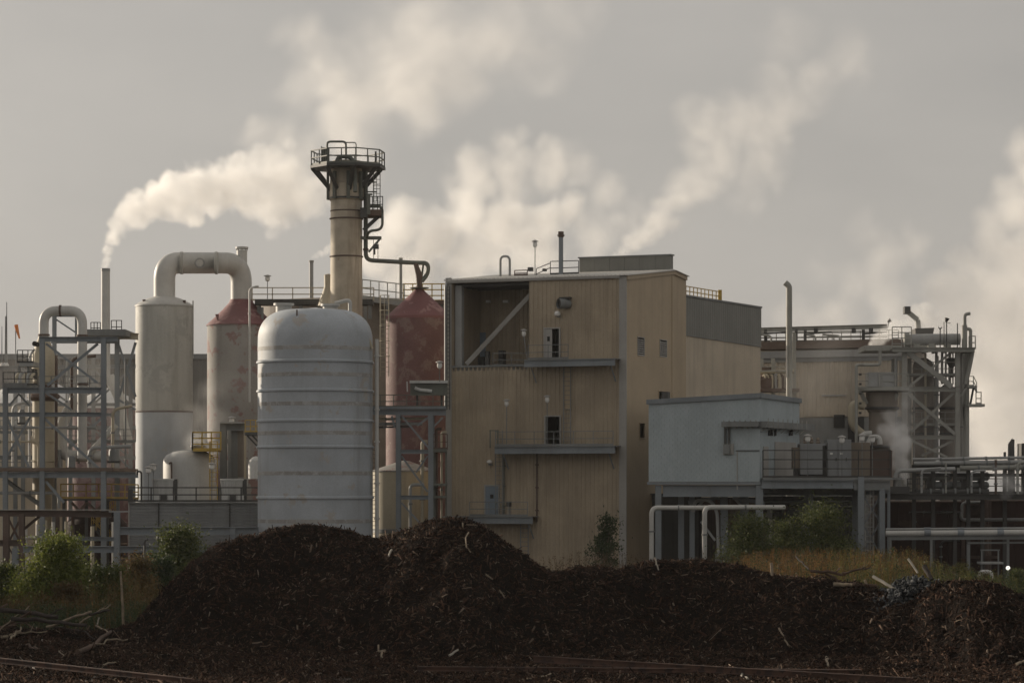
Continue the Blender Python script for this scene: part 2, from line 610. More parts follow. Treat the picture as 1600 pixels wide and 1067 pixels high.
TH = math.radians(23.0)
U = Vector((-math.cos(TH), math.sin(TH), 0))     # along the fronts, away to the left
Vv = Vector((math.sin(TH), math.cos(TH), 0))     # along the flanks, away to the right


class Face:
    """vertical plane through o along u; p() finds the spot on it that is seen at a photo pixel"""
    def __init__(self, o, u):
        self.o, self.u = Vector(o), Vector(u)
        n = Vector((u.y, -u.x, 0))
        self.n = n if n.y < 0 else -n

    def p(self, x, y, out=0.0):
        k = (x - 800.0) / F
        Y = self.n.dot(self.o) / (self.n.x * k + self.n.y)
        return Vector((k * Y, Y, CAM_Z - (y - HOR) / F * Y)) + self.n * out

    def s(self, x):
        return (self.p(x, HOR) - self.o).dot(self.u)

    def z(self, x, y):
        return self.p(x, y).z

    def at(self, s, z, out=0.0):
        q = self.o + self.u * s + self.n * out
        return Vector((q.x, q.y, z))

    def slab(self, mb, x0, y0, x1, y1, out0, out1):
        """box on the face between two photo pixels"""
        a = self.p(x0, y1)
        s0, s1 = self.s(x0), self.s(x1)
        z0, z1 = self.z(x0, y1), self.z(x0, y0)
        return mb.obox(self.at(s0, z0, out0), self.u * (s1 - s0), self.n * (out1 - out0), Vector((0, 0, z1 - z0)))


def corrugated(mb, face, s0, s1, zb, zt, pitch=0.35, depth=0.05, openings=(), out=0.0):
    """ribbed sheet on a face; zt is a function of s; openings are (s0, s1, z0, z1)"""
    n = max(1, round((s1 - s0) / pitch))
    pt = (s1 - s0) / n
    S_ = []
    for i in range(n):
        b = s0 + i * pt
        S_ += [(b, 0), (b + pt * 0.58, 0), (b + pt * 0.68, depth), (b + pt * 0.90, depth)]
    S_.append((s1, 0))
    cuts = sorted({q for op in openings for q in op[:2] if s0 < q < s1})
    full = []
    for i in range(len(S_) - 1):
        full.append(S_[i])
        for q in cuts:
            if S_[i][0] + 1e-4 < q < S_[i + 1][0] - 1e-4:
                f = (q - S_[i][0]) / (S_[i + 1][0] - S_[i][0])
                full.append((q, S_[i][1] + f * (S_[i + 1][1] - S_[i][1])))
    full.append(S_[-1])
    for i in range(len(full) - 1):
        (a, da), (b, db) = full[i], full[i + 1]
        md = (a + b) / 2
        spans = [(zb, None)]
        for (o0, o1, z0, z1) in sorted(openings, key=lambda q: q[2]):
            if o0 - 1e-5 <= md <= o1 + 1e-5:
                lo, _ = spans.pop()
                if z0 > lo + 1e-3: spans.append((lo, z0))
                spans.append((z1, None))
        for lo, hi in spans:
            ha = zt(a) if hi is None else hi
            hb = zt(b) if hi is None else hi
            if hi is None and zt(md) <= lo: continue
            q = [face.at(a, lo, out + da), face.at(b, lo, out + db), face.at(b, hb, out + db), face.at(a, ha, out + da)]
            if face.u.cross(Vector((0, 0, 1))).dot(face.n) < 0: q.reverse()
            mb.add(q, [(0, 1, 2, 3)])
    return mb


def lamp(p_top, p_base, label, head=0.17, grp='white jar lamps on poles about the plant'):
    """pole with a white jar lamp on its top"""
    t = thing('pole_lamp', label, 'lamp', p_base, grp)
    m = MB().tube([p_base, p_top], 0.035, 6)
    part(m, 'pole', M['midgrey'], t)
    h = MB().lathe(p_top, [(0.05, 0), (head * 0.8, 0.08), (head, 0.22), (head * 0.85, 0.40), (0.04, 0.46)], 10)
    hd = part(h, 'lamp_globe', M['lampw'], t)
    c = MB().lathe(p_top + V(0, 0, 0.44), [(head * 1.5, 0), (head * 1.35, 0.06), (0.05, 0.14)], 10)
    part(c, 'lamp_cap', M['trim'], hd)
    return t


# ------------------------------------------------------------------ tan processing building
c0 = gnd(978, 206)
BB = thing('process_building', 'tall tan ribbed metal building with an open bay under its pale roof', 'building', c0)
FR = Face(c0, U)
SD = Face(c0, Vv)
Wd = FR.s(700)
Dp = SD.s(1072)
sr = SD.s(1052)
z_e = FR.z(978, 431)
z_r = SD.z(1052, 423)
z_b = SD.z(1072, 432.5)
ops = []


def opening(x0, y0, x1, y1):
    a, b = sorted((FR.s(x0), FR.s(x1)))
    o = (a, b, FR.z(x0, y1), FR.z(x0, y0))
    ops.append(o)
    return o


bay = opening(707, 443, 827, 573)
d_up = opening(852, 514, 874, 561)
d_mid = opening(853, 651, 875, 698)
d_low = opening(759, 759, 779, 807)
wl = MB()
corrugated(wl, FR, FR.s(968), FR.s(705), 0.0, lambda s: z_e, 0.345, 0.045, ops)
part(wl, 'wall', M['beige'], BB, smooth=0)
w2 = MB()


def side_top(s):
    return z_e + (z_r - z_e) * s / sr if s <= sr else z_r + (z_b - z_r) * (s - sr) / (Dp - sr)


sops = []
for (x0, y0, x1, y1) in ((996, 527, 1006, 554), (1031, 531, 1041, 556), (1029, 611, 1038, 627), (999, 661, 1007, 684)):
    sops.append((SD.s(x0), SD.s(x1), SD.z(x0, y1), SD.z(x0, y0)))
corrugated(w2, SD, 0.0, Dp, 0.0, side_top, 0.3, 0.012, sops)
part(w2, 'wall', M['beige_side'], BB, smooth=0)
w3 = MB()
far = Face(c0 + Vv * Dp, U)
w3.add([far.at(0, 0), far.at(Wd, 0), far.at(Wd, z_b), far.at(0, z_b)], [(0, 1, 2, 3)])
part(w3, 'wall', M['beige_side'], BB, smooth=0)
w4 = MB()
lf = Face(c0 + U * Wd, Vv)
w4.add([lf.at(0, 0), lf.at(Dp, 0), lf.at(Dp, z_b), lf.at(sr, z_r), lf.at(0, z_e)], [(0, 1, 2, 3, 4)])
part(w4, 'wall', M['beige_side'], BB, smooth=0)
# roof sheet, ribbed, overhanging a little
rf = MB()
nr = 44
oh = 0.22
for i in range(nr):
    a = -oh + (Wd + 2 * oh) * i / nr
    b = -oh + (Wd + 2 * oh) * (i + 1) / nr
    for (p0_, p1_, dz) in ((a, a + (b - a) * 0.6, 0.0), (a + (b - a) * 0.6, b, 0.06)):
        for (q0, q1) in ((-oh, sr), (sr, Dp + oh)):
            def zz(q): return side_top(min(max(q, 0), Dp)) + 0.06 + dz
            A = c0 + U * p0_ + Vv * q0; B = c0 + U * p1_ + Vv * q0; C_ = c0 + U * p1_ + Vv * q1; D_ = c0 + U * p0_ + Vv * q1
            rf.prism([(A.x, A.y, zz(q0)), (B.x, B.y, zz(q0)), (C_.x, C_.y, zz(q1)), (D_.x, D_.y, zz(q1))], (0, 0, -0.05 - dz))
part(rf, 'roof', M['roofm'], BB, smooth=0)
ev = MB()
FR.slab(ev, 969, 431, 699, 434.5, 0.055, 0.2)
part(ev, 'eave_gutter', M['trim'], BB, smooth=0)
for (x0, x1, mt) in ((697, 706, 'trim'), (968, 979.2, 'trim')):
    ct = MB()
    FR.slab(ct, x0, 434.6 if x0 < 800 else 432, x1, 905, -0.02, 0.09)
    part(ct, 'corner_trim', M[mt], BB, smooth=0)
seam = MB()
SD.slab(seam, 1049.5, 425, 1052, 905, 0.0, 0.05)
part(seam, 'seam_strip', M['beige_side'], BB, smooth=0)
rk = MB()
for (q0, q1) in ((0, sr), (sr, Dp)):
    rk.obox(SD.at(q0, side_top(q0) - 0.28, 0.015), SD.at(q1, side_top(q1) - 0.28, 0.015) - SD.at(q0, side_top(q0) - 0.28, 0.015), SD.n * 0.1, V(0, 0, 0.3))
part(rk, 'rake_trim', M['beige_side'], BB, smooth=0)

# open bay: back wall, floor, soffit, inner walls
bd = 5.2
b0, b1, bz0, bz1 = bay
ib = MB()
inn = Face(FR.at(0, 0, -bd), U)
corrugated(ib, inn, b0, b1, bz0 - 0.3, lambda s: bz1 + 0.4, 0.345, 0.04)
for sgn, s in ((1, b0), (-1, b1)):
    q = [FR.at(s, bz0, 0), FR.at(s, bz0, -bd), FR.at(s, bz1, -bd), FR.at(s, bz1, 0)]
    ib.add(q, [(0, 1, 2, 3)])
bayp = part(ib, 'bay_lining', M['beige'], BB, smooth=0)
fl = MB().obox(FR.at(b0, bz0 - 0.32, 0.0), U * (b1 - b0), FR.n * -bd, V(0, 0, 0.32))
part(fl, 'bay_floor', M['bluegrey'], BB, smooth=0)
ce = MB().obox(FR.at(b0, bz1, -0.05), U * (b1 - b0), FR.n * (-bd + 0.05), V(0, 0, 0.2))
for k in range(5):
    ce.obox(FR.at(b0, bz1 - 0.25, -0.6 - k * 1.0), U * (b1 - b0), FR.n * -0.15, V(0, 0, 0.25))
part(ce, 'bay_ceiling', M['darksteel'], BB, smooth=0)
cl = MB()
FR.slab(cl, 708.5, 446, 718.5, 571.5, -0.75, -0.3)
part(cl, 'column', M['pipegrey'], BB, smooth=0)
br = MB().bar(FR.p(724, 568, -0.6), FR.p(829, 454, -0.6), 0.33, 0.3)
part(br, 'brace', M['trim'], BB, smooth=0)
bdoor = MB()
inn.slab(bdoor, 741, 520, 759.5, 566, 0.05, 0.12)
part(bdoor, 'door', M['door'], BB, label='dull blue door at the back of the open bay', smooth=0)
for lx in (764.5, 791):
    m_ = MB()
    inn.slab(m_, lx - 3, 469.5, lx + (3 if lx < 780 else 5), 473.5, 0.06, 0.3)
    part(m_, 'bay_lamp', M['lampw'], BB, smooth=0)
gdo = thing('bay_machine', 'dark machine blocks standing on the open bay floor by the brace', 'machine', FR.p(745, 572.5, -2.0))
for q_ in ((750, 548, 756, 572, -1.2, -0.9), (733, 556, 742, 572, -2.4, -1.6), (757, 545, 764, 571, -3.2, -2.6)):
    gd = MB(); FR.slab(gd, *q_); part(gd, 'casing', M['darksteel'], gdo, smooth=0)
railing(BB, [FR.p(768, 571.8, -0.25), FR.p(826, 571.8, -0.25)], M['midgrey'], 0.95, 1.2, 0.025, name='bay_railing')

sb = MB(); FR.slab(sb, 706, 571.5, 828, 574.5, 0.0, 0.09); part(sb, 'bay_sill', M['midgrey'], BB, smooth=0)
# doors of the front
def door_frame(o):
    m = MB()
    a, b, z0, z1 = o
    t_, q = 0.1, 0.10
    m.obox(FR.at(a - t_, z0, -0.1), U * t_, FR.n * (0.1 + q), V(0, 0, z1 - z0 + t_))
    m.obox(FR.at(b, z0, -0.1), U * t_, FR.n * (0.1 + q), V(0, 0, z1 - z0 + t_))
    m.obox(FR.at(a, z1, -0.1), U * (b - a), FR.n * (0.1 + q), V(0, 0, t_))
    return m


for o, kind in ((d_up, 'half'), (d_mid, 'open'), (d_low, 'shut')):
    fp = part(door_frame(o), 'door_frame', M['trim'], BB, smooth=0)
    a, b, z0, z1 = o
    rm = MB()     # unlit room behind the doorway
    rm.add([FR.at(a - .4, z0 - .02, -3), FR.at(b + .4, z0 - .02, -3), FR.at(b + .4, z1 + .3, -3), FR.at(a - .4, z1 + .3, -3)], [(0, 1, 2, 3)])
    rm.add([FR.at(a - .4, z0 - .02, -.1), FR.at(b + .4, z0 - .02, -.1), FR.at(b + .4, z0 - .02, -3), FR.at(a - .4, z0 - .02, -3)], [(0, 1, 2, 3)])
    if kind != 'shut':
        part(rm, 'room', M['darksteel'], BB, smooth=0)
    dm = MB()
    if kind == 'half':
        dm.obox(FR.at(b, z0 + .02, 0.0), U * (a - b) * 0.5, FR.n * 0.06, V(0, 0, z1 - z0 - .04))
        dd = part(dm, 'door', M['trim'], BB, label='pale door leaf half covering the upper doorway', smooth=0)
        wm_ = MB().obox(FR.at(b - 0.18, z0 + 1.3, 0.061), U * -0.2, FR.n * 0.01, V(0, 0, 0.35))
        part(wm_, 'pane', M['black'], dd, smooth=0)
    elif kind == 'shut':
        dm.obox(FR.at(a, z0 + .02, 0.0), U * (b - a), FR.n * 0.06, V(0, 0, z1 - z0 - .03))
        dd = part(dm, 'door', M['door'], BB, label='closed blue door with a small window above the lower platform', smooth=0)
        wm_ = MB().obox(FR.at((a + b) / 2 - .13, z0 + 1.35, 0.061), U * 0.26, FR.n * 0.012, V(0, 0, 0.3))
        part(wm_, 'pane', M['black'], dd, smooth=0)
        hm = MB().obox(FR.at(a + .1, z0 + .95, 0.061), U * 0.12, FR.n * 0.05, V(0, 0, 0.05))
        part(hm, 'handle', M['darksteel'], dd, smooth=0)
# flank vents
for i, (s0, s1, z0, z1) in enumerate(sops):
    vf = MB()
    t_ = 0.06
    for q in ((s0 - t_, s0, z0 - t_, z1 + t_), (s1, s1 + t_, z0 - t_, z1 + t_), (s0, s1, z0 - t_, z0), (s0, s1, z1, z1 + t_)):
        vf.obox(SD.at(q[0], q[2], -0.05), Vv * (q[1] - q[0]), SD.n * 0.1, V(0, 0, q[3] - q[2]))
    fo = part(vf, 'vent_frame', M['trim' if i < 2 else 'beige_side'], BB, smooth=0)
    if i < 2:
        n = 8
        sl_ = MB()
        for k in range(n):
            zz_ = z0 + (z1 - z0) * k / n
            sl_.obox(SD.at(s0, zz_, -0.04), Vv * (s1 - s0), SD.n * 0.06 + V(0, 0, -0.05), V(0, 0, 0.05))
        part(sl_, 'louvre', M['trim'], fo, smooth=0, kind='stuff')
    bk = MB().obox(SD.at(s0, z0, -0.32), Vv * (s1 - s0), SD.n * -0.02, V(0, 0, z1 - z0))
    part(bk, 'vent_backing', M['black'], fo, smooth=0)

# platforms on the front
def wall_platform(x0, x1, y0, y1, label, rx0, rx1, depth=1.3):
    t = thing('wall_platform', label, 'platform', FR.p((x0 + x1) / 2, y1, 0.06))
    m = MB()
    a, b = FR.s(x0), FR.s(x1)
    zt, zb = FR.z((x0 + x1) / 2, y0), FR.z((x0 + x1) / 2, y1)
    m.ibeam(FR.at(a, (zt + zb) / 2 - .02, depth), FR.at(b, (zt + zb) / 2 - .02, depth), zt - zb, 0.18, 0.03, face=1)
    part(m, 'edge_beam', M['bluegrey'], t, smooth=0)
    dk = MB().obox(FR.at(a, zt, 0.06), U * (b - a), FR.n * (depth - 0.06), V(0, 0, 0.05))
    part(dk, 'deck', M['midgrey'], t, smooth=0)
    n = 4
    for k in range(n):
        s = a + (b - a) * (k + 0.5) / n
        c = MB().bar(FR.at(s, zt - .14, 0.06), FR.at(s, zt - .14, depth - .1), 0.14)
        part(c, 'joist', M['bluegrey'], t, smooth=0)
    for k in (0.06, 0.94):
        s = a + (b - a) * k
        c = MB().bar(FR.at(s, zb - 1.1, 0.08), FR.at(s, zb, depth - .25), 0.09)
        part(c, 'bracket', M['bluegrey'], t, smooth=0)
    ra, rb = FR.s(rx0), FR.s(rx1)
    railing(t, [FR.at(ra, zt + .05, depth), FR.at(rb, zt + .05, depth)], M['midgrey'], 1.05, 1.5, 0.026)
    return t


PU = wall_platform(830, 971, 563, 573, 'upper grey platform under the half open door of the tan building', 836, 898)
PM = wall_platform(784, 971, 698, 708.5, 'middle grey platform under the dark open doorway of the tan building', 785, 968)
PL = wall_platform(700, 843, 807, 817, 'lower grey platform under the closed blue door of the tan building', 745, 835)
lamp(FR.p(799, 636, 0.9), FR.p(799, 698, 0.9), 'white lamp on a tall pole at the middle platform, left of the dark doorway')
lamp(FR.p(863, 630, 1.0), FR.p(863, 698, 1.0), 'white lamp on a thin pole standing before the dark middle doorway')
lamp(FR.p(826, 527, 0.9), FR.p(833, 563, 1.1), 'tilted white lamp beside the open bay above the upper platform')
# ladders and pipes of the front
lt = thing('wall_ladder', 'grey ladder running from the upper platform down to the middle platform', 'ladder', FR.p(888, 697, 0.3))
ladder(lt, FR.p(888, 697, 0.25), FR.p(888, 574, 0.25), M['midgrey'], 0.55, 0.32, U, name='rails_and_rungs')
bp = MB()
FR.slab(bp, 884, 574, 893, 640, 0.06, 0.1)
part(bp, 'back_panel', M['beige_side'], lt, smooth=0)
lt = thing('wall_ladder', 'grey ladder between lower and middle platforms right of the blue door', 'ladder', FR.p(783, 806, 0.3))
ladder(lt, FR.p(783, 806, 0.4), FR.p(783, 672, 0.4), M['midgrey'], 0.55, 0.32, U, name='rails_and_rungs')
gate = MB()
for gx in (776, 788):
    gate.bar(FR.p(gx, 700, 1.2), FR.p(gx, 672, 1.2), 0.1)
gate.bar(FR.p(775, 673, 1.2), FR.p(789, 673, 1.2), 0.08)
part(gate, 'gate_frame', M['greensteel'], lt, smooth=0)
lt = thing('wall_ladder', 'grey ladder strip below the lower platform of the tan building', 'ladder', FR.p(821, 900, 0.2))
ladder(lt, FR.p(821, 895, 0.2), FR.p(821, 818, 0.2), M['bluegrey'], 0.6, 0.32, U, name='rails_and_rungs')
bp = MB()
FR.slab(bp, 815, 838, 827, 895, 0.06, 0.1)
part(bp, 'back_panel', M['beige_side'], lt, smooth=0)
for (x, y0, y1, lb) in ((840, 708, 815, 'rusty drain pipe hanging from the middle platform of the tan building'),
                        (788.5, 712, 806, 'thin dark conduit on the tan wall beside the blue door')):
    m_ = MB().tube([FR.p(x, y0, 0.14), FR.p(x, y1, 0.14)], 0.06, 8)
    for k in range(3):
        yy = y0 + (y1 - y0) * (k + .5) / 3
        FR.slab(m_, x - 2.2, yy - 1, x + 2.2, yy + 1, 0.05, 0.2)
    solo(m_, 'drain_pipe', lb, 'pipe', M['brownsteel' if x > 800 else 'greensteel'])
pt = thing('control_post', 'small dark control post standing on the lower platform', 'control post', FR.p(805, 807, 1.0))
m_ = MB().tube([FR.p(805, 807, 1.0), FR.p(805, 786, 1.0)], 0.05, 6); part(m_, 'post', M['bluegrey'], pt)
m_ = MB(); FR.slab(m_, 802, 783, 808, 791, 1.05, 1.3); part(m_, 'box', M['darksteel'], pt, smooth=0)
wlp = thing('wall_lamp', 'white wall lamp left of the lower ladder above the blue door', 'lamp', FR.p(768, 727, 0.1))
m_ = MB(); FR.slab(m_, 766, 724, 770, 727, 0.05, 0.35); part(m_, 'arm', M['midgrey'], wlp, smooth=0)
m_ = MB().lathe(FR.p(768, 724, 0.4), [(0.05, 0), (0.2, 0.05), (0.2, 0.2), (0.06, 0.28)], 10); part(m_, 'lamp_globe', M['lampw'], wlp)
wlp = thing('wall_lamp', 'round cream lamp below the exhaust fan on the tan wall', 'lamp', FR.p(874, 494, 0.1))
m_ = MB(); FR.slab(m_, 872, 492, 876, 496, 0.05, 0.3); part(m_, 'arm', M['midgrey'], wlp, smooth=0)
m_ = MB().lathe(FR.p(874, 495, 0.38), [(0.08, 0), (0.2, 0.08), (0.24, 0.22), (0.17, 0.36), (0.04, 0.42)], 12); part(m_, 'lamp_globe', M['lampw'], wlp)
fan = thing('exhaust_fan', 'dark round exhaust fan hood sticking out of the tan wall', 'fan', FR.p(885, 481, 0.06))
ax = FR.p(885, 475, 0.0)
dirn = (FR.n + U * 0.9).normalized()
m_ = MB().tube([FR.p(888, 475, 0.02), ax + FR.n * 0.35, ax + FR.n * 0.35 + dirn * 0.5], [0.36, 0.36, 0.38], 16, cap=False); part(m_, 'duct', M['midgrey'], fan)
m_ = MB().tube([ax + FR.n * 0.35 + dirn * 0.3, ax + FR.n * 0.35 + dirn * 0.34], 0.35, 16); part(m_, 'fan_disc', M['black'], fan)
m_ = MB()
FR.slab(m_, 877, 465, 894, 467, 0.06, 0.5); part(m_, 'bracket', M['darksteel'], fan, smooth=0)

# rooftop
def roofp(x, y, q):
    """point seen at x over the roof, q metres behind the front eave, height from pixel y"""
    f = Face(c0 + Vv * q, U)
    return f, f.p(x, y)


ph = thing('roof_penthouse', 'long dark grey box standing on the ridge of the tan building', 'penthouse', roofp(978, 424, 9.7)[1])
f9 = Face(c0 + Vv * 9.7, U)
pb = MB()
s0, s1 = max(0.06, f9.s(1052)), f9.s(905)
for k in range(6):
    a = s0 + (s1 - s0) * k / 6
    b = s0 + (s1 - s0) * (k + 1) / 6 - 0.02
    pm = MB().obox(f9.at(a, side_top(9.7) - 0.6, 0.03), U * (b - a), f9.n * -0.08, V(0, 0, f9.z(978, 401.5) - side_top(9.7) + 0.6))
    part(pm, 'panel', M['darkclad'], ph, smooth=0)
pb.obox(f9.at(s0, side_top(9.7) - 0.6, -0.06), U * (s1 - s0), f9.n * -0.5, V(0, 0, f9.z(978, 402) - side_top(9.7) + 0.6))
part(pb, 'body', M['darkclad'], ph, smooth=0)
cp = MB().obox(f9.at(s0 - .08, f9.z(978, 401.5), 0.1), U * (s1 - s0 + .16), f9.n * -0.75, V(0, 0, 0.1))
part(cp, 'coping', M['midgrey'], ph, smooth=0)
f5 = Face(c0 + Vv * 5.0, U)
z5 = side_top(5.0) + 0.1
st = thing('roof_vent_stack', 'slim blue grey vent stack with a brown cap on the tan roof', 'stack', f5.at(f5.s(876.5), z5))
m_ = MB().tube([f5.at(f5.s(876.5), z5), f5.p(876.5, 368)], 0.17, 12); part(m_, 'pipe', M['bluegrey'], st)
m_ = MB().tube([f5.p(876.5, 371), f5.p(876.5, 362)], 0.21, 12); m_.bar(f5.p(871, 368), f5.p(882, 368), 0.1); part(m_, 'cap', M['brownsteel'], st)
gp = MB().tube(fil([f5.at(f5.s(782), z5), f5.p(782, 400.5), f5.p(796.5, 400.5), f5.at(f5.s(796.5), z5)], 0.42, 8), 0.09, 10)
solo(gp, 'vent_pipe', 'grey hairpin vent pipe standing on the tan roof', 'pipe', M['pipegrey'])
rr = thing('roof_handrail', 'thin handrail with sloping stair rail on the tan roof beside the penthouse', 'railing', f5.at(f5.s(850), z5))
railing(rr, [f5.at(f5.s(904), z5), f5.at(f5.s(860), z5)], M['darksteel'], f5.z(880, 408) - z5, 1.6, 0.03)
sr_ = MB()
for k in range(2):
    sr_.bar(f5.at(f5.s(838), z5 + 0.1 + .4 * k), f5.at(f5.s(860), z5 + .55 + .35 * k), 0.06)
sr_.bar(f5.at(f5.s(838), z5), f5.at(f5.s(838), z5 + .5), 0.06)
part(sr_, 'stair_rail', M['darksteel'], rr, smooth=0)
railing(rr, [f5.at(f5.s(824), z5), f5.at(f5.s(804), z5)], M['brownsteel'], 0.42, 0.7, 0.035, name='low_rail')
lamp(f5.p(836, 387), f5.at(f5.s(836), z5), 'small lamp on a thin pole on the tan roof left of the vent stack')
hd = thing('roof_vent', 'two small grey vent boxes on the tan roof beside the handrail', 'vent', f5.at(f5.s(829), z5))
m_ = MB(); f5.slab(m_, 826, 418, 832, 424, -0.2, 0.2); part(m_, 'box', M['darksteel'], hd, smooth=0)
m_ = MB(); f5.slab(m_, 849, 420, 853, 424, -0.2, 0.2); part(m_, 'box', M['darksteel'], hd, smooth=0)
# ribbed duct with ladder along the left edge of the building
dk = thing('wall_duct', 'narrow grey duct with dark rungs along the left edge of the tan building', 'duct', gnd(697, 211.5))
m_ = MB().tube(fil([at(696.5, 640, 211.2), at(696.5, 442, 211.2), at(703, 436, 212.4)], 0.6, 6), 0.11, 8); part(m_, 'duct_pipe', M['pipegrey'], dk)
ladder(dk, at(700.5, 640, 211.0), at(700.5, 447, 211.0), M['darksteel'], 0.2, 0.3, name='rungs')

# ------------------------------------------------------------------ dark over sand building behind
n0 = gnd(1072, 222)
NB = thing('rear_building', 'charcoal over sand coloured metal building behind the tan building', 'building', n0)
NF = Face(n0, Vv)
L2 = NF.s(1188)
za, zb_ = NF.z(1072, 464), NF.z(1188, 482)
zda, zdb = NF.z(1072, 523), NF.z(1188, 541)
w_ = MB()
corrugated(w_, NF, -3.0, L2, 0.0, lambda s: zda + (zdb - zda) * max(0, s) / L2, 0.5, 0.03)
part(w_, 'wall', M['sand'], NB, smooth=0)
w_ = MB()
for k in range(4):
    a = -3.0 + (L2 + 3.0) * k / 4
    b = -3.0 + (L2 + 3.0) * (k + 1) / 4 - 0.02
    w_ = MB()
    fz = lambda s: za + (zb_ - za) * max(0, s) / L2
    dz = lambda s: zda + (zdb - zda) * max(0, s) / L2
    n_ = 10
    for i in range(n_):
        p_, q_ = a + (b - a) * i / n_, a + (b - a) * (i + 0.7) / n_
        r_ = a + (b - a) * (i + 1) / n_
        w_.add([NF.at(p_, dz(p_), .06), NF.at(q_, dz(q_), .06), NF.at(q_, fz(q_), .06), NF.at(p_, fz(p_), .06)], [(0, 1, 2, 3)])
        w_.add([NF.at(q_, dz(q_), .06), NF.at(r_, dz(r_), .095), NF.at(r_, fz(r_), .095), NF.at(q_, fz(q_), .06)], [(0, 1, 2, 3)])
    part(w_, 'panel', M['darkclad'], NB, smooth=0)
fd = MB().obox(NF.at(-3, zda - .06, 0.0), NF.at(L2, zdb - .06) - NF.at(0, zda - .06) + Vv * 3, NF.n * 0.1, V(0, 0, .06))
part(fd, 'flashing', M['midgrey'], NB, smooth=0)
w_ = MB()
e1 = NF.at(L2, 0); e2 = e1 + U * -0.0
bk = [NF.at(L2, 0), NF.at(L2, 0) + U * 10, NF.at(L2, 0) + U * 10 + V(0, 0, zb_), NF.at(L2, zb_)]
w_.add(bk, [(0, 1, 2, 3)])
b2 = [NF.at(-3, 0), NF.at(-3, 0) + U * 10, NF.at(-3, 0) + U * 10 + V(0, 0, za), NF.at(-3, za)]
w_.add(b2, [(0, 1, 2, 3)])
w_.add([b2[1], bk[1], bk[2], b2[2]], [(0, 1, 2, 3)])
part(w_, 'wall', M['sand'], NB, smooth=0)
rf2 = MB()
rf2.prism([NF.at(-3, za + .02, .15), NF.at(0, za + .02, .15), NF.at(L2 + .1, zb_ + .02, .15), NF.at(L2 + .1, zb_ + .02, 0) + U * 10, NF.at(-3, za + .02, 0) + U * 10], (0, 0, 0.14))
part(rf2, 'roof', M['midgrey'], NB, smooth=0)
yr = thing('roof_guard_rail', 'yellow guard rail on the roof of the charcoal and sand building', 'railing', NF.at(3, za))
za_ = lambda s: za + (zb_ - za) * s / L2 + .16
pp = [NF.at(s, za_(s), -0.4) for s in (0.2, L2 * .3, L2 * .5)]
railing(yr, pp, M['yellow'], 0.75, 0.9, 0.035)
m_ = MB().bar(NF.at(L2 * .5, za_(L2 * .5), -.4), NF.at(L2 * .5, za_(L2 * .5) + .9, -.4), 0.3); part(m_, 'end_post', M['yellow'], yr, smooth=0)

# ------------------------------------------------------------------ long hall with roof gantry
h0 = gnd(1405, 258)
HB = thing('long_hall', 'long grey beige ribbed hall with a roof walkway behind the block house', 'building', h0)
HF = Face(h0, U)
sH = HF.s(1165)
zt_h = HF.z(1300, 549)
w_ = MB(); corrugated(w_, HF, 0, sH, HF.z(1300, 651), lambda s: zt_h, 0.42, 0.06)
part(w_, 'wall', M['beigehall'], HB, smooth=0)
w_ = MB(); HF.slab(w_, 1410, 545, 1165, 556, 0.0, 0.25); part(w_, 'eave_band', M['pipegrey'], HB, smooth=0)
w_ = MB(); HF.slab(w_, 1410, 556, 1165, 563, 0.07, 0.12); part(w_, 'fascia', M['midgrey'], HB, smooth=0)
w_ = MB(); HF.slab(w_, 1410, 651, 1165, 905, -0.3, -0.05)
part(w_, 'lower_wall', M['midgrey'], HB, smooth=0)
w_ = MB().obox(HF.at(-1, zt_h + .3, 0), U * (sH + 1), HF.n * -9, V(0, 0, 0.7)); part(w_, 'roof', M['brownroof'], HB, smooth=0)
w_ = MB().obox(HF.at(0, 0, -1), U * sH, HF.n * -8, V(0, 0, zt_h + .25)); part(w_, 'body', M['beigehall'], HB, smooth=0)
for (x0, y0, x1, y1) in ((1303, 648, 1320, 668), (1325, 652, 1350, 690)):
    w_ = MB(); HF.slab(w_, x0, y0, x1, y1, 0.0, 0.08); part(w_, 'window', M['black'], HB, smooth=0)
w_ = MB(); HF.slab(w_, 1285, 617, 1322, 619, 0.06, 0.2); part(w_, 'drip_rail', M['pipegrey'], HB, smooth=0)
ga = thing('roof_gantry', 'open pipe gantry with posts and rails on the roof of the long hall', 'gantry', HF.at(HF.s(1290), zt_h + 1.0, -1))
G1 = Face(HF.at(0, 0, -1.2), U)
m_ = MB().ibeam(G1.p(1170, 516), G1.p(1386, 510), 0.42, 0.3, face=1); part(m_, 'top_beam', M['greygreen'], ga, smooth=0)
zroof = zt_h + 1.0
for x in (1196, 1244, 1258, 1349):
    m_ = MB().ibeam(G1.at(G1.s(x), zroof), G1.p(x, 515), 0.26); part(m_, 'post', M['darksteel'], ga, smooth=0)
for (x0, x1) in ((1190, 1232), (1258, 1300), (1349, 1385)):
    m_ = MB().bar(G1.p(x0, 522, .1), G1.p(x1, 519, .1), 0.14); part(m_, 'stringer', M['darksteel'], ga, smooth=0)
for y in (518.5, 526, 531):
    m_ = MB().tube([G1.p(1170, y + 1.5, -.5), G1.p(1384, y, -.5)], 0.07, 6); part(m_, 'pipe_run', M['greygreen'], ga)
for (x, xe) in ((1190, 1206), (1288, 1313), (1262, 1275)):
    m_ = MB().tube(fil([G1.p(x, 523, .3), G1.p(xe, 525, .3), G1.at(G1.s(xe + 1), zroof, .3)], 0.7, 6), 0.1, 8); part(m_, 'bent_pipe', M['greygreen'], ga)
m_ = MB()
m_.bar(G1.p(1295, 523), G1.p(1290, 541), 0.12); m_.bar(G1.p(1301, 523), G1.p(1306, 541), 0.12); m_.bar(G1.p(1291, 534), G1.p(1307, 534), 0.08)
part(m_, 'trestle', M['greygreen'], ga, smooth=0)
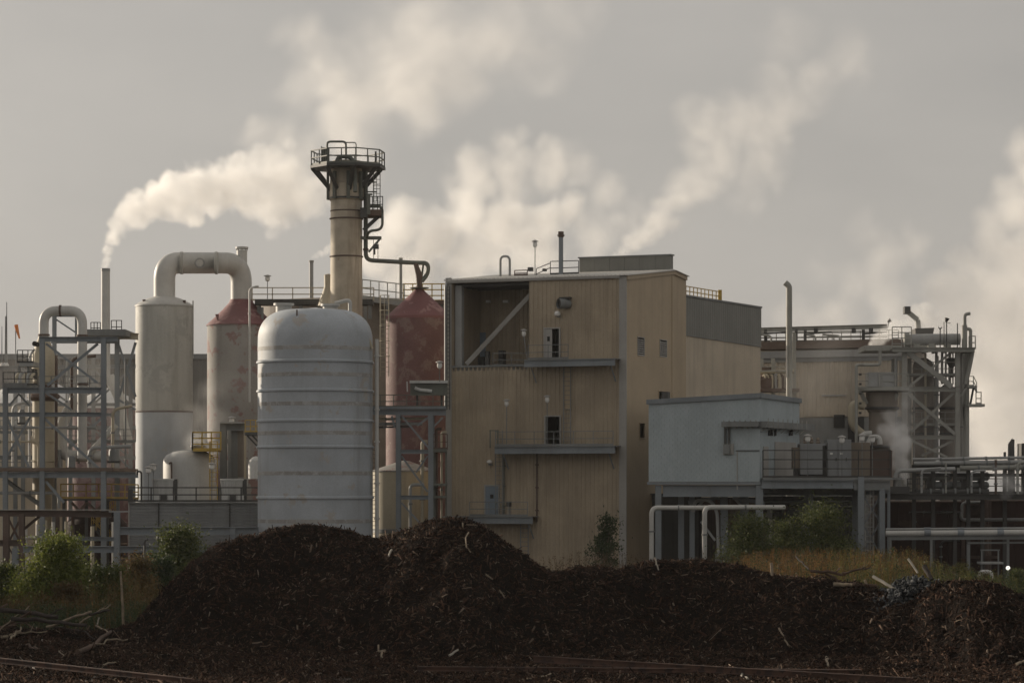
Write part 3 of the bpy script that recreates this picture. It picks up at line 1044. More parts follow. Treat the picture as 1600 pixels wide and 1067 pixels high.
railing(ga, [G1.at(G1.s(1180), zroof, -.8), G1.at(G1.s(1400), zroof, -.8)], M['greygreen'], 0.95, 0.9, 0.035)
for x in (1276, 1335, 1362):
    m_ = MB(); G1.slab(m_, x - 2, 513, x + 3, 521, 0.15, 0.5); part(m_, 'hanger', M['darksteel'], ga, smooth=0)
sp = thing('flood_lamp', 'dark flood lamp at the end of the roof gantry', 'lamp', G1.p(1387, 512))
m_ = MB().tube([G1.p(1387, 512), G1.p(1389, 503)], 0.05, 6); part(m_, 'stem', M['darksteel'], sp)
m_ = MB().tube([G1.p(1387, 503), G1.p(1391.5, 500)], [0.08, 0.2], 10); part(m_, 'lamp_head', M['darksteel'], sp)
# hooked stack left of the hall
hk = thing('hooked_stack', 'slim grey stack with a bent tip rising before the long hall', 'stack', gnd(1233, 246))
m_ = MB().tube(fil([gnd(1233, 246), at(1233, 447, 246), at(1226.5, 441.5, 246)], 0.25, 5), 0.26, 12); part(m_, 'pipe', M['greygreen'], hk)
m_ = MB().tube([at(1229.5, 590, 245.7), at(1229.5, 540, 245.7)], 0.07, 6); part(m_, 'steam_line', M['pipewhite'], hk)
cw = thing('pump_platform', 'cluttered brown pump platform between the sand building and the hooked stack', 'platform', gnd(1212, 250))
for x in (1190, 1208, 1241):
    m_ = MB().ibeam(gnd(x, 250), at(x, 560 if x != 1241 else 520, 250), 0.3); part(m_, 'column', M['greygreen'], cw, smooth=0)
m_ = MB().tube([at(1186, 581.5, 249.5), at(1240, 580, 249.5)], 0.16, 8); part(m_, 'header_pipe', M['cream'], cw)
m_ = MB().box(at(1184, 612, 249.0), at(1244, 608.5, 252)); part(m_, 'deck', M['brownsteel'], cw, smooth=0)
for k in range(9):
    x = 1190 + k * 5.6
    m_ = MB().tube(fil([at(x, 609, 249.3), at(x + rnd.uniform(-1, 1), 594 - rnd.random() * 12, 249.3), at(x + rnd.choice((-4, 4)), 590 - rnd.random() * 8, 249.6)], 0.3, 3), rnd.uniform(.07, .15), 8)
    part(m_, 'feed_pipe', M[rnd.choice(('cream', 'brownsteel', 'pipegrey'))], cw)
m_ = MB().lathe(at(1196, 609, 250.2), [(1.0, 0), (1.1, .3), (1.1, .9), (.5, 1.4), (.5, 2.0), (0.1, 2.1)], 20); part(m_, 'pump_casing', M['brownsteel'], cw)
railing(cw, [at(1186, 581, 249), at(1238, 581, 249)], M['greygreen'], 0.9, 1.2, 0.035)


# ------------------------------------------------------------------ white block house on steel legs
k0 = gnd(1187, 199)
KB = thing('block_house', 'pale blue painted block house raised on steel legs', 'building', k0)
KF = Face(k0, U)
KS = Face(k0, Vv)
Wk = KF.s(1013.5)
Lk = KS.s(1249)
kz0 = KF.z(1187, 752)
zk = lambda s: KF.z(1187, 619) + (KF.z(1014, 629) - KF.z(1187, 619)) * s / Wk
zks = lambda s: KF.z(1187, 619) + (KS.z(1249, 627) - KF.z(1187, 619)) * s / Lk
core = MB()
core.prism([KF.at(0, kz0, -.012), KF.at(Wk, kz0, -.012), KF.at(Wk, zk(Wk), -.012), KF.at(0, zk(0), -.012)], -KF.n * 0.2)
core.prism([KS.at(0, kz0, -.012), KS.at(Lk, kz0, -.012), KS.at(Lk, zks(Lk), -.012), KS.at(0, zks(0), -.012)], -KS.n * 0.2)
core.obox(KF.at(0.1, kz0, -.3), U * (Wk - .2), Vv * (Lk - .3), V(0, 0, zk(Wk) - kz0 - .1))
part(core, 'mortar_core', M['block'], KB, smooth=0)


def blockwall(face, s0, s1, zt, skip):
    m = MB()
    bw, bh, j = 0.405, 0.203, 0.012
    row, z = 0, kz0
    rr_ = random.Random(3)
    while z < zt(s0) + .3:
        s = s0 - (bw / 2 if row % 2 else 0)
        while s < s1:
            a, b = max(s, s0) + j / 2, min(s + bw, s1) - j / 2
            md = (a + b) / 2
            top = min(z + bh - j, zt(md))
            if b - a > .03 and top - z > .03 and not any(q[0] < md < q[1] and q[2] < z + .1 < q[3] for q in skip):
                m.obox(face.at(a, z, -.05), face.u * (b - a), face.n * (.05 + rr_.uniform(0, .012)), V(0, 0, top - z))
            s += bw
        z += bh
        row += 1
    return m


dr = (KS.s(1203), KS.s(1214), KS.z(1208, 750), KS.z(1208, 688))
part(blockwall(KF, 0, Wk, zk, []), 'block_facing', M['block'], KB, smooth=0, kind='stuff')
part(blockwall(KS, 0.02, Lk, zks, []), 'block_facing', M['block'], KB, smooth=0, kind='stuff')
for (fc, a, b, zf) in ((KF, -.12, Wk + .12, zk), (KS, -.12, Lk + .12, zks)):
    m_ = MB()
    p_, q_ = fc.at(a, zf(a), -.1), fc.at(b, zf(b), -.1)
    m_.obox(p_ - V(0, 0, .12), q_ - p_, fc.n * .26, V(0, 0, .34)); part(m_, 'parapet_cap', M['bluegrey'], KB, smooth=0)
    m_ = MB().obox(fc.at(a + .05, kz0 - .22, -.1), fc.u * (b - a - .1), fc.n * .2, V(0, 0, .2)); part(m_, 'sill_beam', M['bluegrey'], KB, smooth=0)
m_ = MB().obox(KF.at(0, zk(Wk) - .05, -.2), U * Wk, Vv * Lk, V(0, 0, .1)); part(m_, 'roof', M['midgrey'], KB, smooth=0)
m_ = MB(); KS.slab(m_, 1192, 697, 1199, 750, 0.02, 0.1); part(m_, 'door', M['trim'], KB, smooth=0)
m_ = MB(); KS.slab(m_, 1210, 690, 1243, 751, 0.02, 0.06); part(m_, 'door', M['trim'], KB, label='wide pale double door on the short wall', smooth=0)
for x in (1200, 1203.5, 1209, 1232, 1234.5):
    m_ = MB(); KS.slab(m_, x, 671, x + 2.4, 680.5, 0.02, 0.1); part(m_, 'vent', M['black'], KB, smooth=0)
m_ = MB()
KF.slab(m_, 1030, 622, 1036, 632, -.6, -.2)
m_.obox(KF.at(KF.s(1033) - .2, zk(5) - .1, -.9), U * .5, Vv * .4, V(0, 0, .75)); part(m_, 'roof_vent', M['darksteel'], KB, smooth=0)
# cable tray wrapped round the corner
ct = thing('cable_tray', 'grey cable tray on brackets wrapping the corner of the block house', 'cable tray', KF.p(1187, 666, .3))
m_ = MB(); KF.slab(m_, 1131, 659, 1188, 667, 0.08, 0.55); part(m_, 'tray', M['midgrey'], ct, smooth=0)
m_ = MB(); KS.slab(m_, 1186, 658, 1262, 668, 0.08, 0.55); part(m_, 'tray', M['midgrey'], ct, smooth=0)
for k in range(7):
    s = KF.s(1135) + (KF.s(1185) - KF.s(1135)) * k / 6
    m_ = MB().bar(KF.at(s, KF.z(1160, 669), .05), KF.at(s, KF.z(1160, 657), .6), .06); part(m_, 'bracket', M['greygreen'], ct, smooth=0)
for k in range(9):
    s = .2 + (Lk - .2) * k / 8
    m_ = MB().bar(KS.at(s, KS.z(1210, 676), .05), KS.at(s, KS.z(1210, 668), .5), .05); m_.bar(KS.at(s, KS.z(1210, 669), .56), KS.at(s, KS.z(1210, 655), .56), .05)
    part(m_, 'bracket', M['greygreen'], ct, smooth=0)
m_ = MB(); KF.slab(m_, 1132.5, 667, 1135.5, 694, .06, .16); KF.slab(m_, 1138.5, 667, 1141.5, 694, .06, .16); part(m_, 'conduit', M['darksteel'], ct, smooth=0)
m_ = MB(); KF.slab(m_, 1130.5, 693, 1147, 710, .05, .1); pl_ = part(m_, 'back_plate', M['trim'], ct, smooth=0)
m_ = MB(); KF.slab(m_, 1132.5, 694, 1142, 709, .1, .32); part(m_, 'junction_box', M['midgrey'], ct, smooth=0)
m_ = MB(); KF.slab(m_, 1150, 703.3, 1187, 704.6, .02, .08); part(m_, 'conduit', M['darksteel'], ct, smooth=0)
m_ = MB(); KF.slab(m_, 1151.5, 704, 1152.8, 765, .02, .07); part(m_, 'conduit', M['trim'], ct, smooth=0)
# legs and frame
LG = thing('support_framework', 'blue grey steel legs and girder carrying the block house', 'steel frame', gnd(1100, 199))
zg0, zg1 = KF.z(1187, 776), kz0 - .24
m_ = MB().ibeam(KF.at(.3, (zg0 + zg1) / 2, -.25), KF.at(Wk - 1.0, (zg0 + zg1) / 2, -.25), zg1 - zg0, .35, .05, face=1); part(m_, 'girder', M['bluegrey'], LG, smooth=0)
m_ = MB().ibeam(KS.at(.3, (zg0 + zg1) / 2, -.25), KS.at(Lk, (zg0 + zg1) / 2, -.25), zg1 - zg0, .35, .05, face=1); part(m_, 'girder', M['bluegrey'], LG, smooth=0)
for (x, q, w) in ((1185, -.2, .5), (1027, -.2, .42), (1042, -3, .4), (1063, -2.5, .35), (1110, -3.0, .5), (1125, -5, .4), (1140, -3.5, .45), (1233, -5.0, .4)):
    s = KF.s(x)
    b_ = KF.at(s, 0, q)
    m_ = MB().ibeam(b_, V(b_.x, b_.y, zg1 - .02), w, w, .03); part(m_, 'column', M['bluegrey'], LG, smooth=0)
for (xa, ya, xb, yb) in ((1060, 785, 1108, 777), (1130, 778, 1180, 786)):
    m_ = MB().bar(KF.p(xa, ya, -2.2), KF.p(xb, yb, -2.2), .25); part(m_, 'cross_beam', M['bluegrey'], LG, smooth=0)
for (xa, ya, xb, yb) in ((1078, 815, 1100, 845), (1130, 778, 1143, 792), (1082, 782, 1068, 796)):
    m_ = MB().bar(KF.p(xa, ya, -2.4), KF.p(xb, yb, -2.4), .16); part(m_, 'brace', M['pipegrey'], LG, smooth=0)
m_ = MB().tube(fil([KF.p(1072, 800, -1.5), KF.p(1075, 781, -1.5), KF.p(1100, 781, -1.5), KF.p(1110, 800, -1.5), KF.p(1112, 870, -1.5)], 1.2, 8), .12, 8)
solo(m_, 'curved_pipe', 'pale hoop of pipe curving under the block house', 'pipe', M['pipegrey'])
m_ = MB().box(KF.p(1075, 890, -6), KF.p(1098, 868, -7)); m_.box(KF.p(1076, 868, -6.2), KF.p(1092, 862, -6.8))
solo(m_, 'skip_container', 'pale low container on the ground under the block house', 'container', M['trim'], smooth=0)
rc = random.Random(5)
ORDK = ('first', 'second', 'third', 'fourth', 'fifth', 'sixth', 'seventh', 'eighth', 'ninth', 'tenth')
for k in range(10):
    x = 1115 + k * 9 + rc.uniform(-3, 3); q = -rc.uniform(5, 8)
    mk_ = rc.choice(('pipegrey', 'darksteel', 'trim', 'brownsteel'))
    m_ = MB().tube(fil([KF.at(KF.s(x), 0, q), KF.p(x, rc.uniform(790, 840), q), KF.p(x + rc.uniform(-25, 30), rc.uniform(790, 850), q)], .3, 3), rc.uniform(.06, .16), 8)
    solo(m_, 'ground_pipe', 'thin %s bent pipe under the block house, %s from the left' % ({'pipegrey': 'grey', 'darksteel': 'dark', 'trim': 'pale', 'brownsteel': 'rusty'}[mk_], ORDK[k]), 'pipe', M[mk_], group='thin pipes under the block house')


for (x0, x1, yt, Yx, mk_, lb) in ((1012, 1092, 772, 211, 'darksteel', 'added dark low shed standing in for deep shade under the left half of the block house'), (1098, 1182, 778, 214, 'brownsteel', 'added rust brown low shed standing in for deep shade under the right half of the block house'), (1192, 1338, 776, 209, 'darksteel', 'added dark low shed standing in for shade under the transformer deck')):
    t_ = thing('added_shade_shed', lb, 'shed', gnd((x0 + x1) / 2, Yx + 1.5))  # added dark sheds stand in for deep shade below block house and deck
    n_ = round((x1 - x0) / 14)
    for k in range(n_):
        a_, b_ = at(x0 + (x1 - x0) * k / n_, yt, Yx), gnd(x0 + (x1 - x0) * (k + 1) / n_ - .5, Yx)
        part(MB().box((a_.x, Yx + (.03 if k % 3 == 1 else 0), a_.z - .05), (b_.x, Yx + .1, 0)), 'shade_panel', M[mk_], t_, smooth=0)
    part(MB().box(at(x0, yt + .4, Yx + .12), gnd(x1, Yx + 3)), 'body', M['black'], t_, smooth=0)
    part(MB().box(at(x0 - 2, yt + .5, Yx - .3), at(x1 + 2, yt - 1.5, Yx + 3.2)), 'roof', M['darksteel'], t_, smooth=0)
for k, (x, y, w, h, Yx, mk_, lb) in enumerate(((1212, 868, 16, 26, 206, 'midgrey', 'small grey pump housing under the left end of the transformer deck'), (1252, 862, 20, 34, 206.5, 'brownsteel', 'rusty pump housing under the middle of the transformer deck'), (1310, 866, 22, 30, 206, 'midgrey', 'grey motor block under the right part of the transformer deck'))):
    t_ = thing('pump_housing', lb, 'machine', gnd(x, Yx))
    c_ = gnd(x, Yx)
    part(MB().lathe(c_, [(px(w, Yx) / 2, 0), (px(w, Yx) / 2, px(h, Yx) * .5 + .6), (px(w, Yx) / 3, px(h, Yx) + .7), (0, px(h, Yx) + .8)], 18), 'casing', M[mk_], t_)
    part(MB().tube(fil([c_ + V(0, -.3, .9), c_ + V(px(w, Yx), -.3, .9), c_ + V(px(w, Yx), -.3, px(h, Yx) + 2.0)], .3, 5), .1, 8), 'outlet_pipe', M['pipegrey'], t_)
for (y, x0, x1, r, lb) in ((784, 1194, 1338, 1.6, 'thin grey pipe hung highest under the transformer deck'), (792, 1230, 1340, 2.2, 'thicker grey pipe hung lower under the transformer deck')):
    t_ = thing('hung_pipe', lb, 'pipe', at((x0 + x1) / 2, y, 205))
    part(MB().tube([at(x0, y, 205), at(x1, y, 205)], px(r, 205), 10), 'pipe', M['midgrey'], t_)
    for q in (.2, .5, .8):
        x = x0 + (x1 - x0) * q
        part(MB().bar(at(x, y, 205), at(x, 770, 205), .06), 'hanger', M['darksteel'], t_, smooth=0)
# two light goose neck pipes before it
def goose(pts, r, label, mat='pipewhite', bend=.45, name='goose_neck_pipe', flanges=()):
    t = thing(name, label, 'pipe', pts[0])
    m = MB().tube(fil(pts, bend, 8), r, 14)
    part(m, 'pipe', M[mat], t)
    for (p, d) in flanges:
        fm = MB().tube([Vector(p) - Vector(d) * .05, Vector(p) + Vector(d) * .05], r * 1.35, 14)
        part(fm, 'flange', M['midgrey'], t)
    return t


YG = 194
goose([gnd(1018, YG), at(1018, 793, YG), at(1104, 793, YG + 1)], px(3.6, YG), 'white pipe rising by the tan corner and bending right under the block house', flanges=[(at(1018, 830, YG), (0, 0, 1)), (at(1060, 793, YG + .5), (1, 0, 0))])
goose([gnd(1101, YG - 1), at(1101, 792.5, YG - 1), at(1226, 792.5, YG + 1)], px(3.8, YG), 'white pipe rising in the middle and running right to the bushes', flanges=[(at(1101, 835, YG - 1), (0, 0, 1)), (at(1165, 792.5, YG), (1, 0, 0))])

# ------------------------------------------------------------------ transformer deck
TD = thing('equipment_deck', 'blue grey steel deck carrying transformers beside the block house', 'platform', gnd(1290, 198))
YD = 199.0
m_ = MB().box(at(1192, 749.5, YD - .3), at(1391, 746.5, YD + 6)); part(m_, 'deck_plate', M['midgrey'], TD, smooth=0)
m_ = MB().ibeam(at(1190, 756.5, YD - .2), at(1333, 756.5, YD - .2), px(13, YD), .4, .05, face=1); part(m_, 'edge_beam', M['bluegrey'], TD, smooth=0)
m_ = MB().ibeam(at(1334, 758, YD - .2), at(1391, 758, YD - .2), px(15, YD), .4, .05, face=1); part(m_, 'edge_beam', M['midgrey'], TD, smooth=0)
m_ = MB().ibeam(at(1180, 764, YD + 5.6), at(1391, 764, YD + 5.6), px(20, YD), .4, .05, face=1); part(m_, 'back_beam', M['bluegrey'], TD, smooth=0)
for x in (1210, 1250, 1300, 1335):
    m_ = MB().bar(at(x, 762, YD - .1), at(x, 762, YD + 5.6), .35); part(m_, 'cross_beam', M['darksteel'], TD, smooth=0)
for (x, dy, w) in ((1345, -.2, .42), (1378, -.2, .38), (1388.5, 0.2, .2), (1336, 5.6, .4), (1262, 5.6, .4), (1376, 5.6, .4)):
    m_ = MB().ibeam(gnd(x, YD + dy), at(x, 745 if x == 1345 else 763, YD + dy), w); part(m_, 'column', M['bluegrey'], TD, smooth=0)
for (xa, ya, xb, yb) in ((1349, 775, 1375, 815), (1375, 775, 1349, 820), (1349, 820, 1374, 864), (1375, 815, 1350, 860)):
    m_ = MB().bar(at(xa, ya, YD + .4), at(xb, yb, YD + .4), .1); part(m_, 'brace', M['bluegrey'], TD, smooth=0)
railing(TD, [at(1192, 746.5, YD - .25), at(1391, 746.5, YD - .25), at(1391, 746.5, YD + 5)], M['darksteel'], px(43, YD), 2.25, .035, rails=3)
lt = thing('deck_ladder', 'white ladder standing between the two legs of the transformer deck', 'ladder', gnd(1362, YD + .7))
ladder(lt, gnd(1358, YD + .7), at(1358, 752, YD + .7), M['white'], .55, .32, name='rails_and_rungs', cage=.6)
tr = thing('transformer', 'dark finned transformer on the deck beside the block house', 'transformer', at(1266, 746, YD + 2))
m_ = MB().box(at(1249, 746, YD + 1.8), at(1288, 696, YD + 3.2)); part(m_, 'tank', M['darksteel'], tr, smooth=0)
for k in range(11):
    x = 1250.5 + k * 3.15
    m_ = MB().box(at(x, 741, YD + 1.0), at(x + 1.3, 696, YD + 1.79)); part(m_, 'fin', M['cabinet'], tr, smooth=0)
m_ = MB().box(at(1239.5, 731, YD + 1.3), at(1249, 699, YD + 2.6)); part(m_, 'terminal_box', M['cabbrown'], tr, smooth=0)
m_ = MB().box(at(1241.5, 746, YD + 1.5), at(1246, 731, YD + 2.4)); part(m_, 'stand', M['darksteel'], tr, smooth=0)
m_ = MB().box(at(1250, 696, YD + 1.5), at(1287, 693.5, YD + 3.3)); part(m_, 'lid', M['cabinet'], tr, smooth=0)
for x in (1258, 1268, 1278):
    m_ = MB().lathe(at(x, 693, YD + 2.2), [(.12, 0), (.16, .1), (.1, .2), (.14, .3), (.05, .45)], 8); part(m_, 'bushing', M['cabbrown'], tr)
cb = thing('electrical_cabinet', 'tall grey steel cabinet on the deck right of the transformer', 'cabinet', at(1310, 746, YD + 2))
m_ = MB().box(at(1293, 746, YD + 1.4), at(1325, 687, YD + 3.4)); part(m_, 'body', M['cabinet'], cb, smooth=0)
for x in (1294, 1309.8):
    m_ = MB().box(at(x, 744, YD + 1.33), at(x + 14.6, 690, YD + 1.4)); d_ = part(m_, 'door', M['cabinet'], cb, smooth=0)
    m_ = MB().box(at(x + 3, 710, YD + 1.28), at(x + 7, 707, YD + 1.33)); part(m_, 'nameplate', M['lampw'], d_, smooth=0)
    m_ = MB().box(at(x + 12, 720, YD + 1.26), at(x + 13, 715, YD + 1.33)); part(m_, 'handle', M['black'], d_, smooth=0)
cb = thing('electrical_cabinet', 'brownish cabinet on the deck standing right behind the tall grey cabinet', 'cabinet', at(1340, 746, YD + 3))
m_ = MB().box(at(1326, 746, YD + 2.4), at(1354, 692, YD + 4.4)); part(m_, 'body', M['cabbrown'], cb, smooth=0)
m_ = MB().box(at(1328, 743, YD + 2.33), at(1340, 696, YD + 2.4)); part(m_, 'door', M['cabbrown'], cb, smooth=0)
cb = thing('electrical_cabinet', 'low reddish brown cabinet at the right end of the transformer deck', 'cabinet', at(1376, 746, YD + 3))
m_ = MB().box(at(1360, 746, YD + 2.4), at(1388, 704, YD + 4.4)); part(m_, 'body', M['brownsteel'], cb, smooth=0)
m_ = MB().box(at(1362, 743, YD + 2.33), at(1373, 707, YD + 2.4)); part(m_, 'door', M['brownsteel'], cb, smooth=0)
for (x, y, lb) in ((1262, 683, 'white lamp above the finned transformer on the deck'), (1315.5, 685, 'white lamp above the tall grey cabinet on the deck'),
                   (1347, 682, 'white lamp left of the brown steel vessel above the deck'), (1363, 684, 'white lamp before the brown steel vessel above the deck')):
    lamp(at(x, y + 8, YD + .2), at(x, 746, YD + .2), lb, .2)

# ------------------------------------------------------------------ brown vessel behind the deck
YV = 214
vs = thing('process_vessel', 'grey brown vertical vessel with a platform on top left of the steam puff', 'vessel', gnd(1378, YV))
c = gnd(1378, YV)
r_ = px(24, YV)
zz = lambda y, Y=YV: CAM_Z - (y - HOR) / F * Y
m_ = MB().lathe(c, [(r_ * .85, 0), (r_ * .85, zz(645)), (r_ * 1.0, zz(640)), (r_ * 1.0, zz(640) + .12), (r_ * 1.02, zz(630)), (r_ * 1.05, zz(613))], 40); part(m_, 'shell', M['vesselbrown'], vs)
for y in (640, 700):
    m_ = MB().lathe(c, [(r_ * 1.1, zz(y)), (r_ * 1.12, zz(y) + .05), (r_ * 1.12, zz(y) + .15), (r_ * 1.1, zz(y) + .2)], 40); part(m_, 'ring', M['darksteel'], vs)
m_ = MB().lathe(c, [(r_ * 1.7, zz(612)), (r_ * 1.75, zz(612) + .05), (r_ * 1.75, zz(607))], 24); part(m_, 'platform', M['greygreen'], vs)
m_ = MB().box(at(1357, 604, YV - 1.2), at(1393, 583, YV + .6)); part(m_, 'top_box', M['pipegrey'], vs, smooth=0)
m_ = MB().bar(at(1374, 604, YV - 1.25), at(1374, 583, YV - 1.25), .1); part(m_, 'box_rib', M['trim'], vs, smooth=0)
railing(vs, [at(1337, 607, YV - 1), at(1420, 607, YV - 1.4)], M['greygreen'], 1.1, 1.0, .03)
m_ = MB().tube(fil([at(1338, 694, YV - 1.6), at(1338, 570, YV - 1.6), at(1375, 570, YV - 1.6), at(1375, 548, YV - 1.6)], .2, 4), px(2.4, YV), 8); part(m_, 'riser_pipe', M['greygreen'], vs)
for q in (585, 600, 615, 630, 645):
    m_ = MB().tube([at(1344 - 2, q, YV - 1.4), at(1344 + 2, q, YV - 1.4)], .09, 6); part(m_, 'clamp', M['darksteel'], vs)
for (xa, ya, xb, yb) in ((1343, 610, 1354, 630), (1402, 615, 1388, 640)):
    m_ = MB().bar(at(xa, ya, YV - .8), at(xb, yb, YV - .4), .28); part(m_, 'brace', M['greygreen'], vs, smooth=0)
m_ = MB().tube(fil([at(1350, 634, YV - .6), at(1332, 630, YV - .8), at(1331, 665, YV - .8), at(1350, 680, YV - .6)], 1.1, 10), px(6.5, YV), 14)
solo(m_, 'elbow_duct', 'lit cream elbow duct curling out of the brown vessel', 'duct', M['cream'])
for k, (x, y) in enumerate(((1350, 682), (1372, 684), (1358, 690))):
    pass
m_ = MB().tube(fil([at(1346, 694, YV - 2), at(1347, 678, YV - 2), at(1362, 677, YV - 2)], .4, 5), .22, 10)
m_.tube(fil([at(1356, 694, YV - 2.2), at(1362, 682, YV - 2.2), at(1374, 683, YV - 2.2), at(1375, 694, YV - 2.2)], .4, 5), .2, 10)
solo(m_, 'wrapped_pipe', 'white wrapped pipe bends at the foot of the brown vessel', 'pipe', M['pipewhite'])

# ------------------------------------------------------------------ steel tower at the right
RT = thing('pipe_tower', 'grey green steel tower with crossed braces and a fat pipe on top', 'steel tower', gnd(1460, 222))
YR, YB = 219.0, 224.5
mt = M['greygreen']


def frame(root, cols=(), beams=(), braces=(), mat=None):
    for (x, yt, Y, w, yb) in cols:
        b_ = gnd(x, Y) if yb is None else at(x, yb, Y)
        part(MB().ibeam(b_, at(x, yt, Y), w), 'column', mat, root, smooth=0)
    for (x0, y0, x1, y1, Y, w) in beams:
        part(MB().ibeam(at(x0, y0, Y), at(x1, y1, Y), w, face=1), 'beam', mat, root, smooth=0)
    for (x0, y0, x1, y1, Y, w) in braces:
        part(MB().bar(at(x0, y0, Y), at(x1, y1, Y), w, w * .6), 'brace', mat, root, smooth=0)


frame(RT, cols=[(1413, 548, YR, .36, None), (1421, 560, YB, .3, None), (1496, 548, YR, .36, None), (1504, 548, YB, .36, None), (1511, 548, YR + .6, .3, None), (1459, 590, YB, .28, None), (1396, 560, YB, .3, 640)],
      beams=[(1410, 608, 1500, 608, YR, .36), (1420, 586, 1496, 586, YB, .3), (1424, 683, 1500, 683, YR, .3), (1424, 646, 1496, 646, YB, .25)],
      braces=[(1418, 550, 1487, 604, YR - .2, .4), (1487, 550, 1420, 604, YR + .2, .18), (1418, 614, 1492, 678, YR - .2, .25), (1490, 614, 1424, 674, YR + .2, .2), (1420, 610, 1494, 645, YB, .22),
              (1424, 688, 1480, 714, YR - .2, .18), (1490, 688, 1440, 712, YR + .2, .18), (1494, 640, 1450, 690, YB - .4, .2), (1452, 690, 1490, 640, YB, .16), (1508, 556, 1518, 549, YR, .14), (1500, 620, 1510, 606, YR, .12), (1500, 610, 1510, 680, YR + 2, .14), (1510, 610, 1500, 680, YR + 2, .14)], mat=mt)
for (x0, x1, w) in ((1395, 1523, .3), ):
    for Yx in (YR - .5, YB):
        part(MB().ibeam(at(x0, 546.5, Yx), at(x1, 546.5, Yx), .34, face=1), 'edge_beam', mt, RT, smooth=0)
for k in range(9):
    x = 1398 + k * 15.3
    part(MB().bar(at(x, 546, YR - .5), V(at(x, 546, YR - .5).x, YB, at(x, 546, YR - .5).z), .12), 'joist', mt, RT, smooth=0)
m_ = MB().box(V(at(1395, 544, YR - .6).x, YR - .6, zz(544.6, YR)), V(at(1523, 544, YR).x, YB + .2, zz(543.8, YR))); part(m_, 'deck', M['greygreen'], RT, smooth=0)
m_ = MB().box(at(1352, 548, YR + 1), at(1396, 544, YB)); part(m_, 'deck', M['greygreen'], RT, smooth=0)
railing(RT, [at(1394, 545.5, YR - .5), at(1424, 545.5, YR - .5)], mt, 1.7, .75, .035, rails=4)
railing(RT, [at(1514, 545.5, YR - .4), at(1524, 545.5, YR - .4), at(1524, 545.5, YB)], mt, 1.0, .8, .035)
railing(RT, [at(1424, 545.5, YB + .5), at(1500, 545.5, YB + .5)], mt, 1.0, .9, .03)
fp_ = thing('fat_pipe', 'fat grey horizontal pipe lying on top of the steel tower', 'pipe', at(1455, 545, YR + 1.5))
m_ = MB().tube([at(1416, 531, YR + 1.5), at(1500, 530, YR + 1.5)], px(9, YR), 20); part(m_, 'pipe', M['pipegrey'], fp_)
m_ = MB().tube([at(1413, 531, YR + 1.5), at(1420, 531, YR + 1.5)], px(12, YR), 20); part(m_, 'flange', M['greygreen'], fp_)
for x in (1432, 1455, 1480):
    m_ = MB(); m_.box(at(x - 4, 545.5, YR + 1.2), at(x + 4, 536, YR + 1.8)); part(m_, 'saddle', M['greygreen'], fp_, smooth=0)
goose([at(1507.5, 545, YR + .2), at(1507.5, 491, YR + .2), at(1516, 490, YR + .2)], px(2.6, YR), 'tall thin vent pipe with bent tip at the tower top', 'greygreen', .3, 'vent_pipe')
m_ = MB().tube([at(1507, 547, YR + .25), at(1507, 508, YR + .25)], px(4.3, YR), 12)
m_.tube(fil([at(1508, 514, YR + .3), at(1516.5, 514, YR + .3), at(1516.5, 545, YR + .3)], .5, 6), px(2.8, YR), 10)
solo(m_, 'vent_loop', 'looped grey vent pipe beside the tall thin pipe on the tower', 'pipe', M['greygreen'])
hp = thing('steam_hopper', 'dark hopper box with flared rim steaming above the fat pipe', 'hopper', at(1442, 524, YR + 4))
m_ = MB().prism([at(1431, 526, YR + 3), at(1457, 526, YR + 3), at(1460, 512, YR + 3), at(1430, 513, YR + 3)], (0, 2.2, 0)); part(m_, 'body', M['darksteel'], hp, smooth=0)
m_ = MB().box(at(1434, 545, YR + 3.2), at(1454, 526, YR + 4.8)); part(m_, 'stand', M['greygreen'], hp, smooth=0)
bx_ = thing('vent_duct', 'dark slanted box duct poking out of the steam on the tower', 'duct', at(1420, 498, YR + 4.5))
m_ = MB().box(at(1413.5, 490, YR + 4), at(1420, 480, YR + 5)); part(m_, 'hood', M['darksteel'], bx_, smooth=0)
m_ = MB().bar(at(1418, 487, YR + 4.5), at(1434, 500, YR + 4.5), .35); m_.bar(at(1434, 500, YR + 4.5), at(1436, 526, YR + 4.5), .35); part(m_, 'arm', M['greygreen'], bx_, smooth=0)
for (x, y, lb) in ((1469, 512, 'forked antenna lamp on the fat pipe of the tower'), (1479, 500, 'tallest slim lamp mast above the fat pipe on the tower'), (1496, 505, 'bare thin rod above the right end of the fat pipe')):
    t_ = thing('lamp_mast', lb, 'mast', at(x, 545, YR + .6))
    m_ = MB().tube([at(x, 545, YR + .6), at(x, y, YR + .6)], .045, 6); part(m_, 'pole', M['darksteel'], t_)
    if x == 1469:
        m_ = MB().tube([at(x - 3, 511, YR + .6), at(x, 515, YR + .6), at(x + 3, 511, YR + .6)], .04, 6); part(m_, 'fork', M['darksteel'], t_)
    if x == 1479:
        m_ = MB().tube([at(x - 1, 503, YR + .6), at(x + 1, 497, YR + .6)], [.08, .2], 8); part(m_, 'lamp_head', M['darksteel'], t_)
        m_ = MB().tube([at(x - 4, 545, YR + .6), at(x - 4, 503, YR + .6), at(x + 6, 505, YR + .6)], .03, 5); part(m_, 'stay', M['darksteel'], t_)
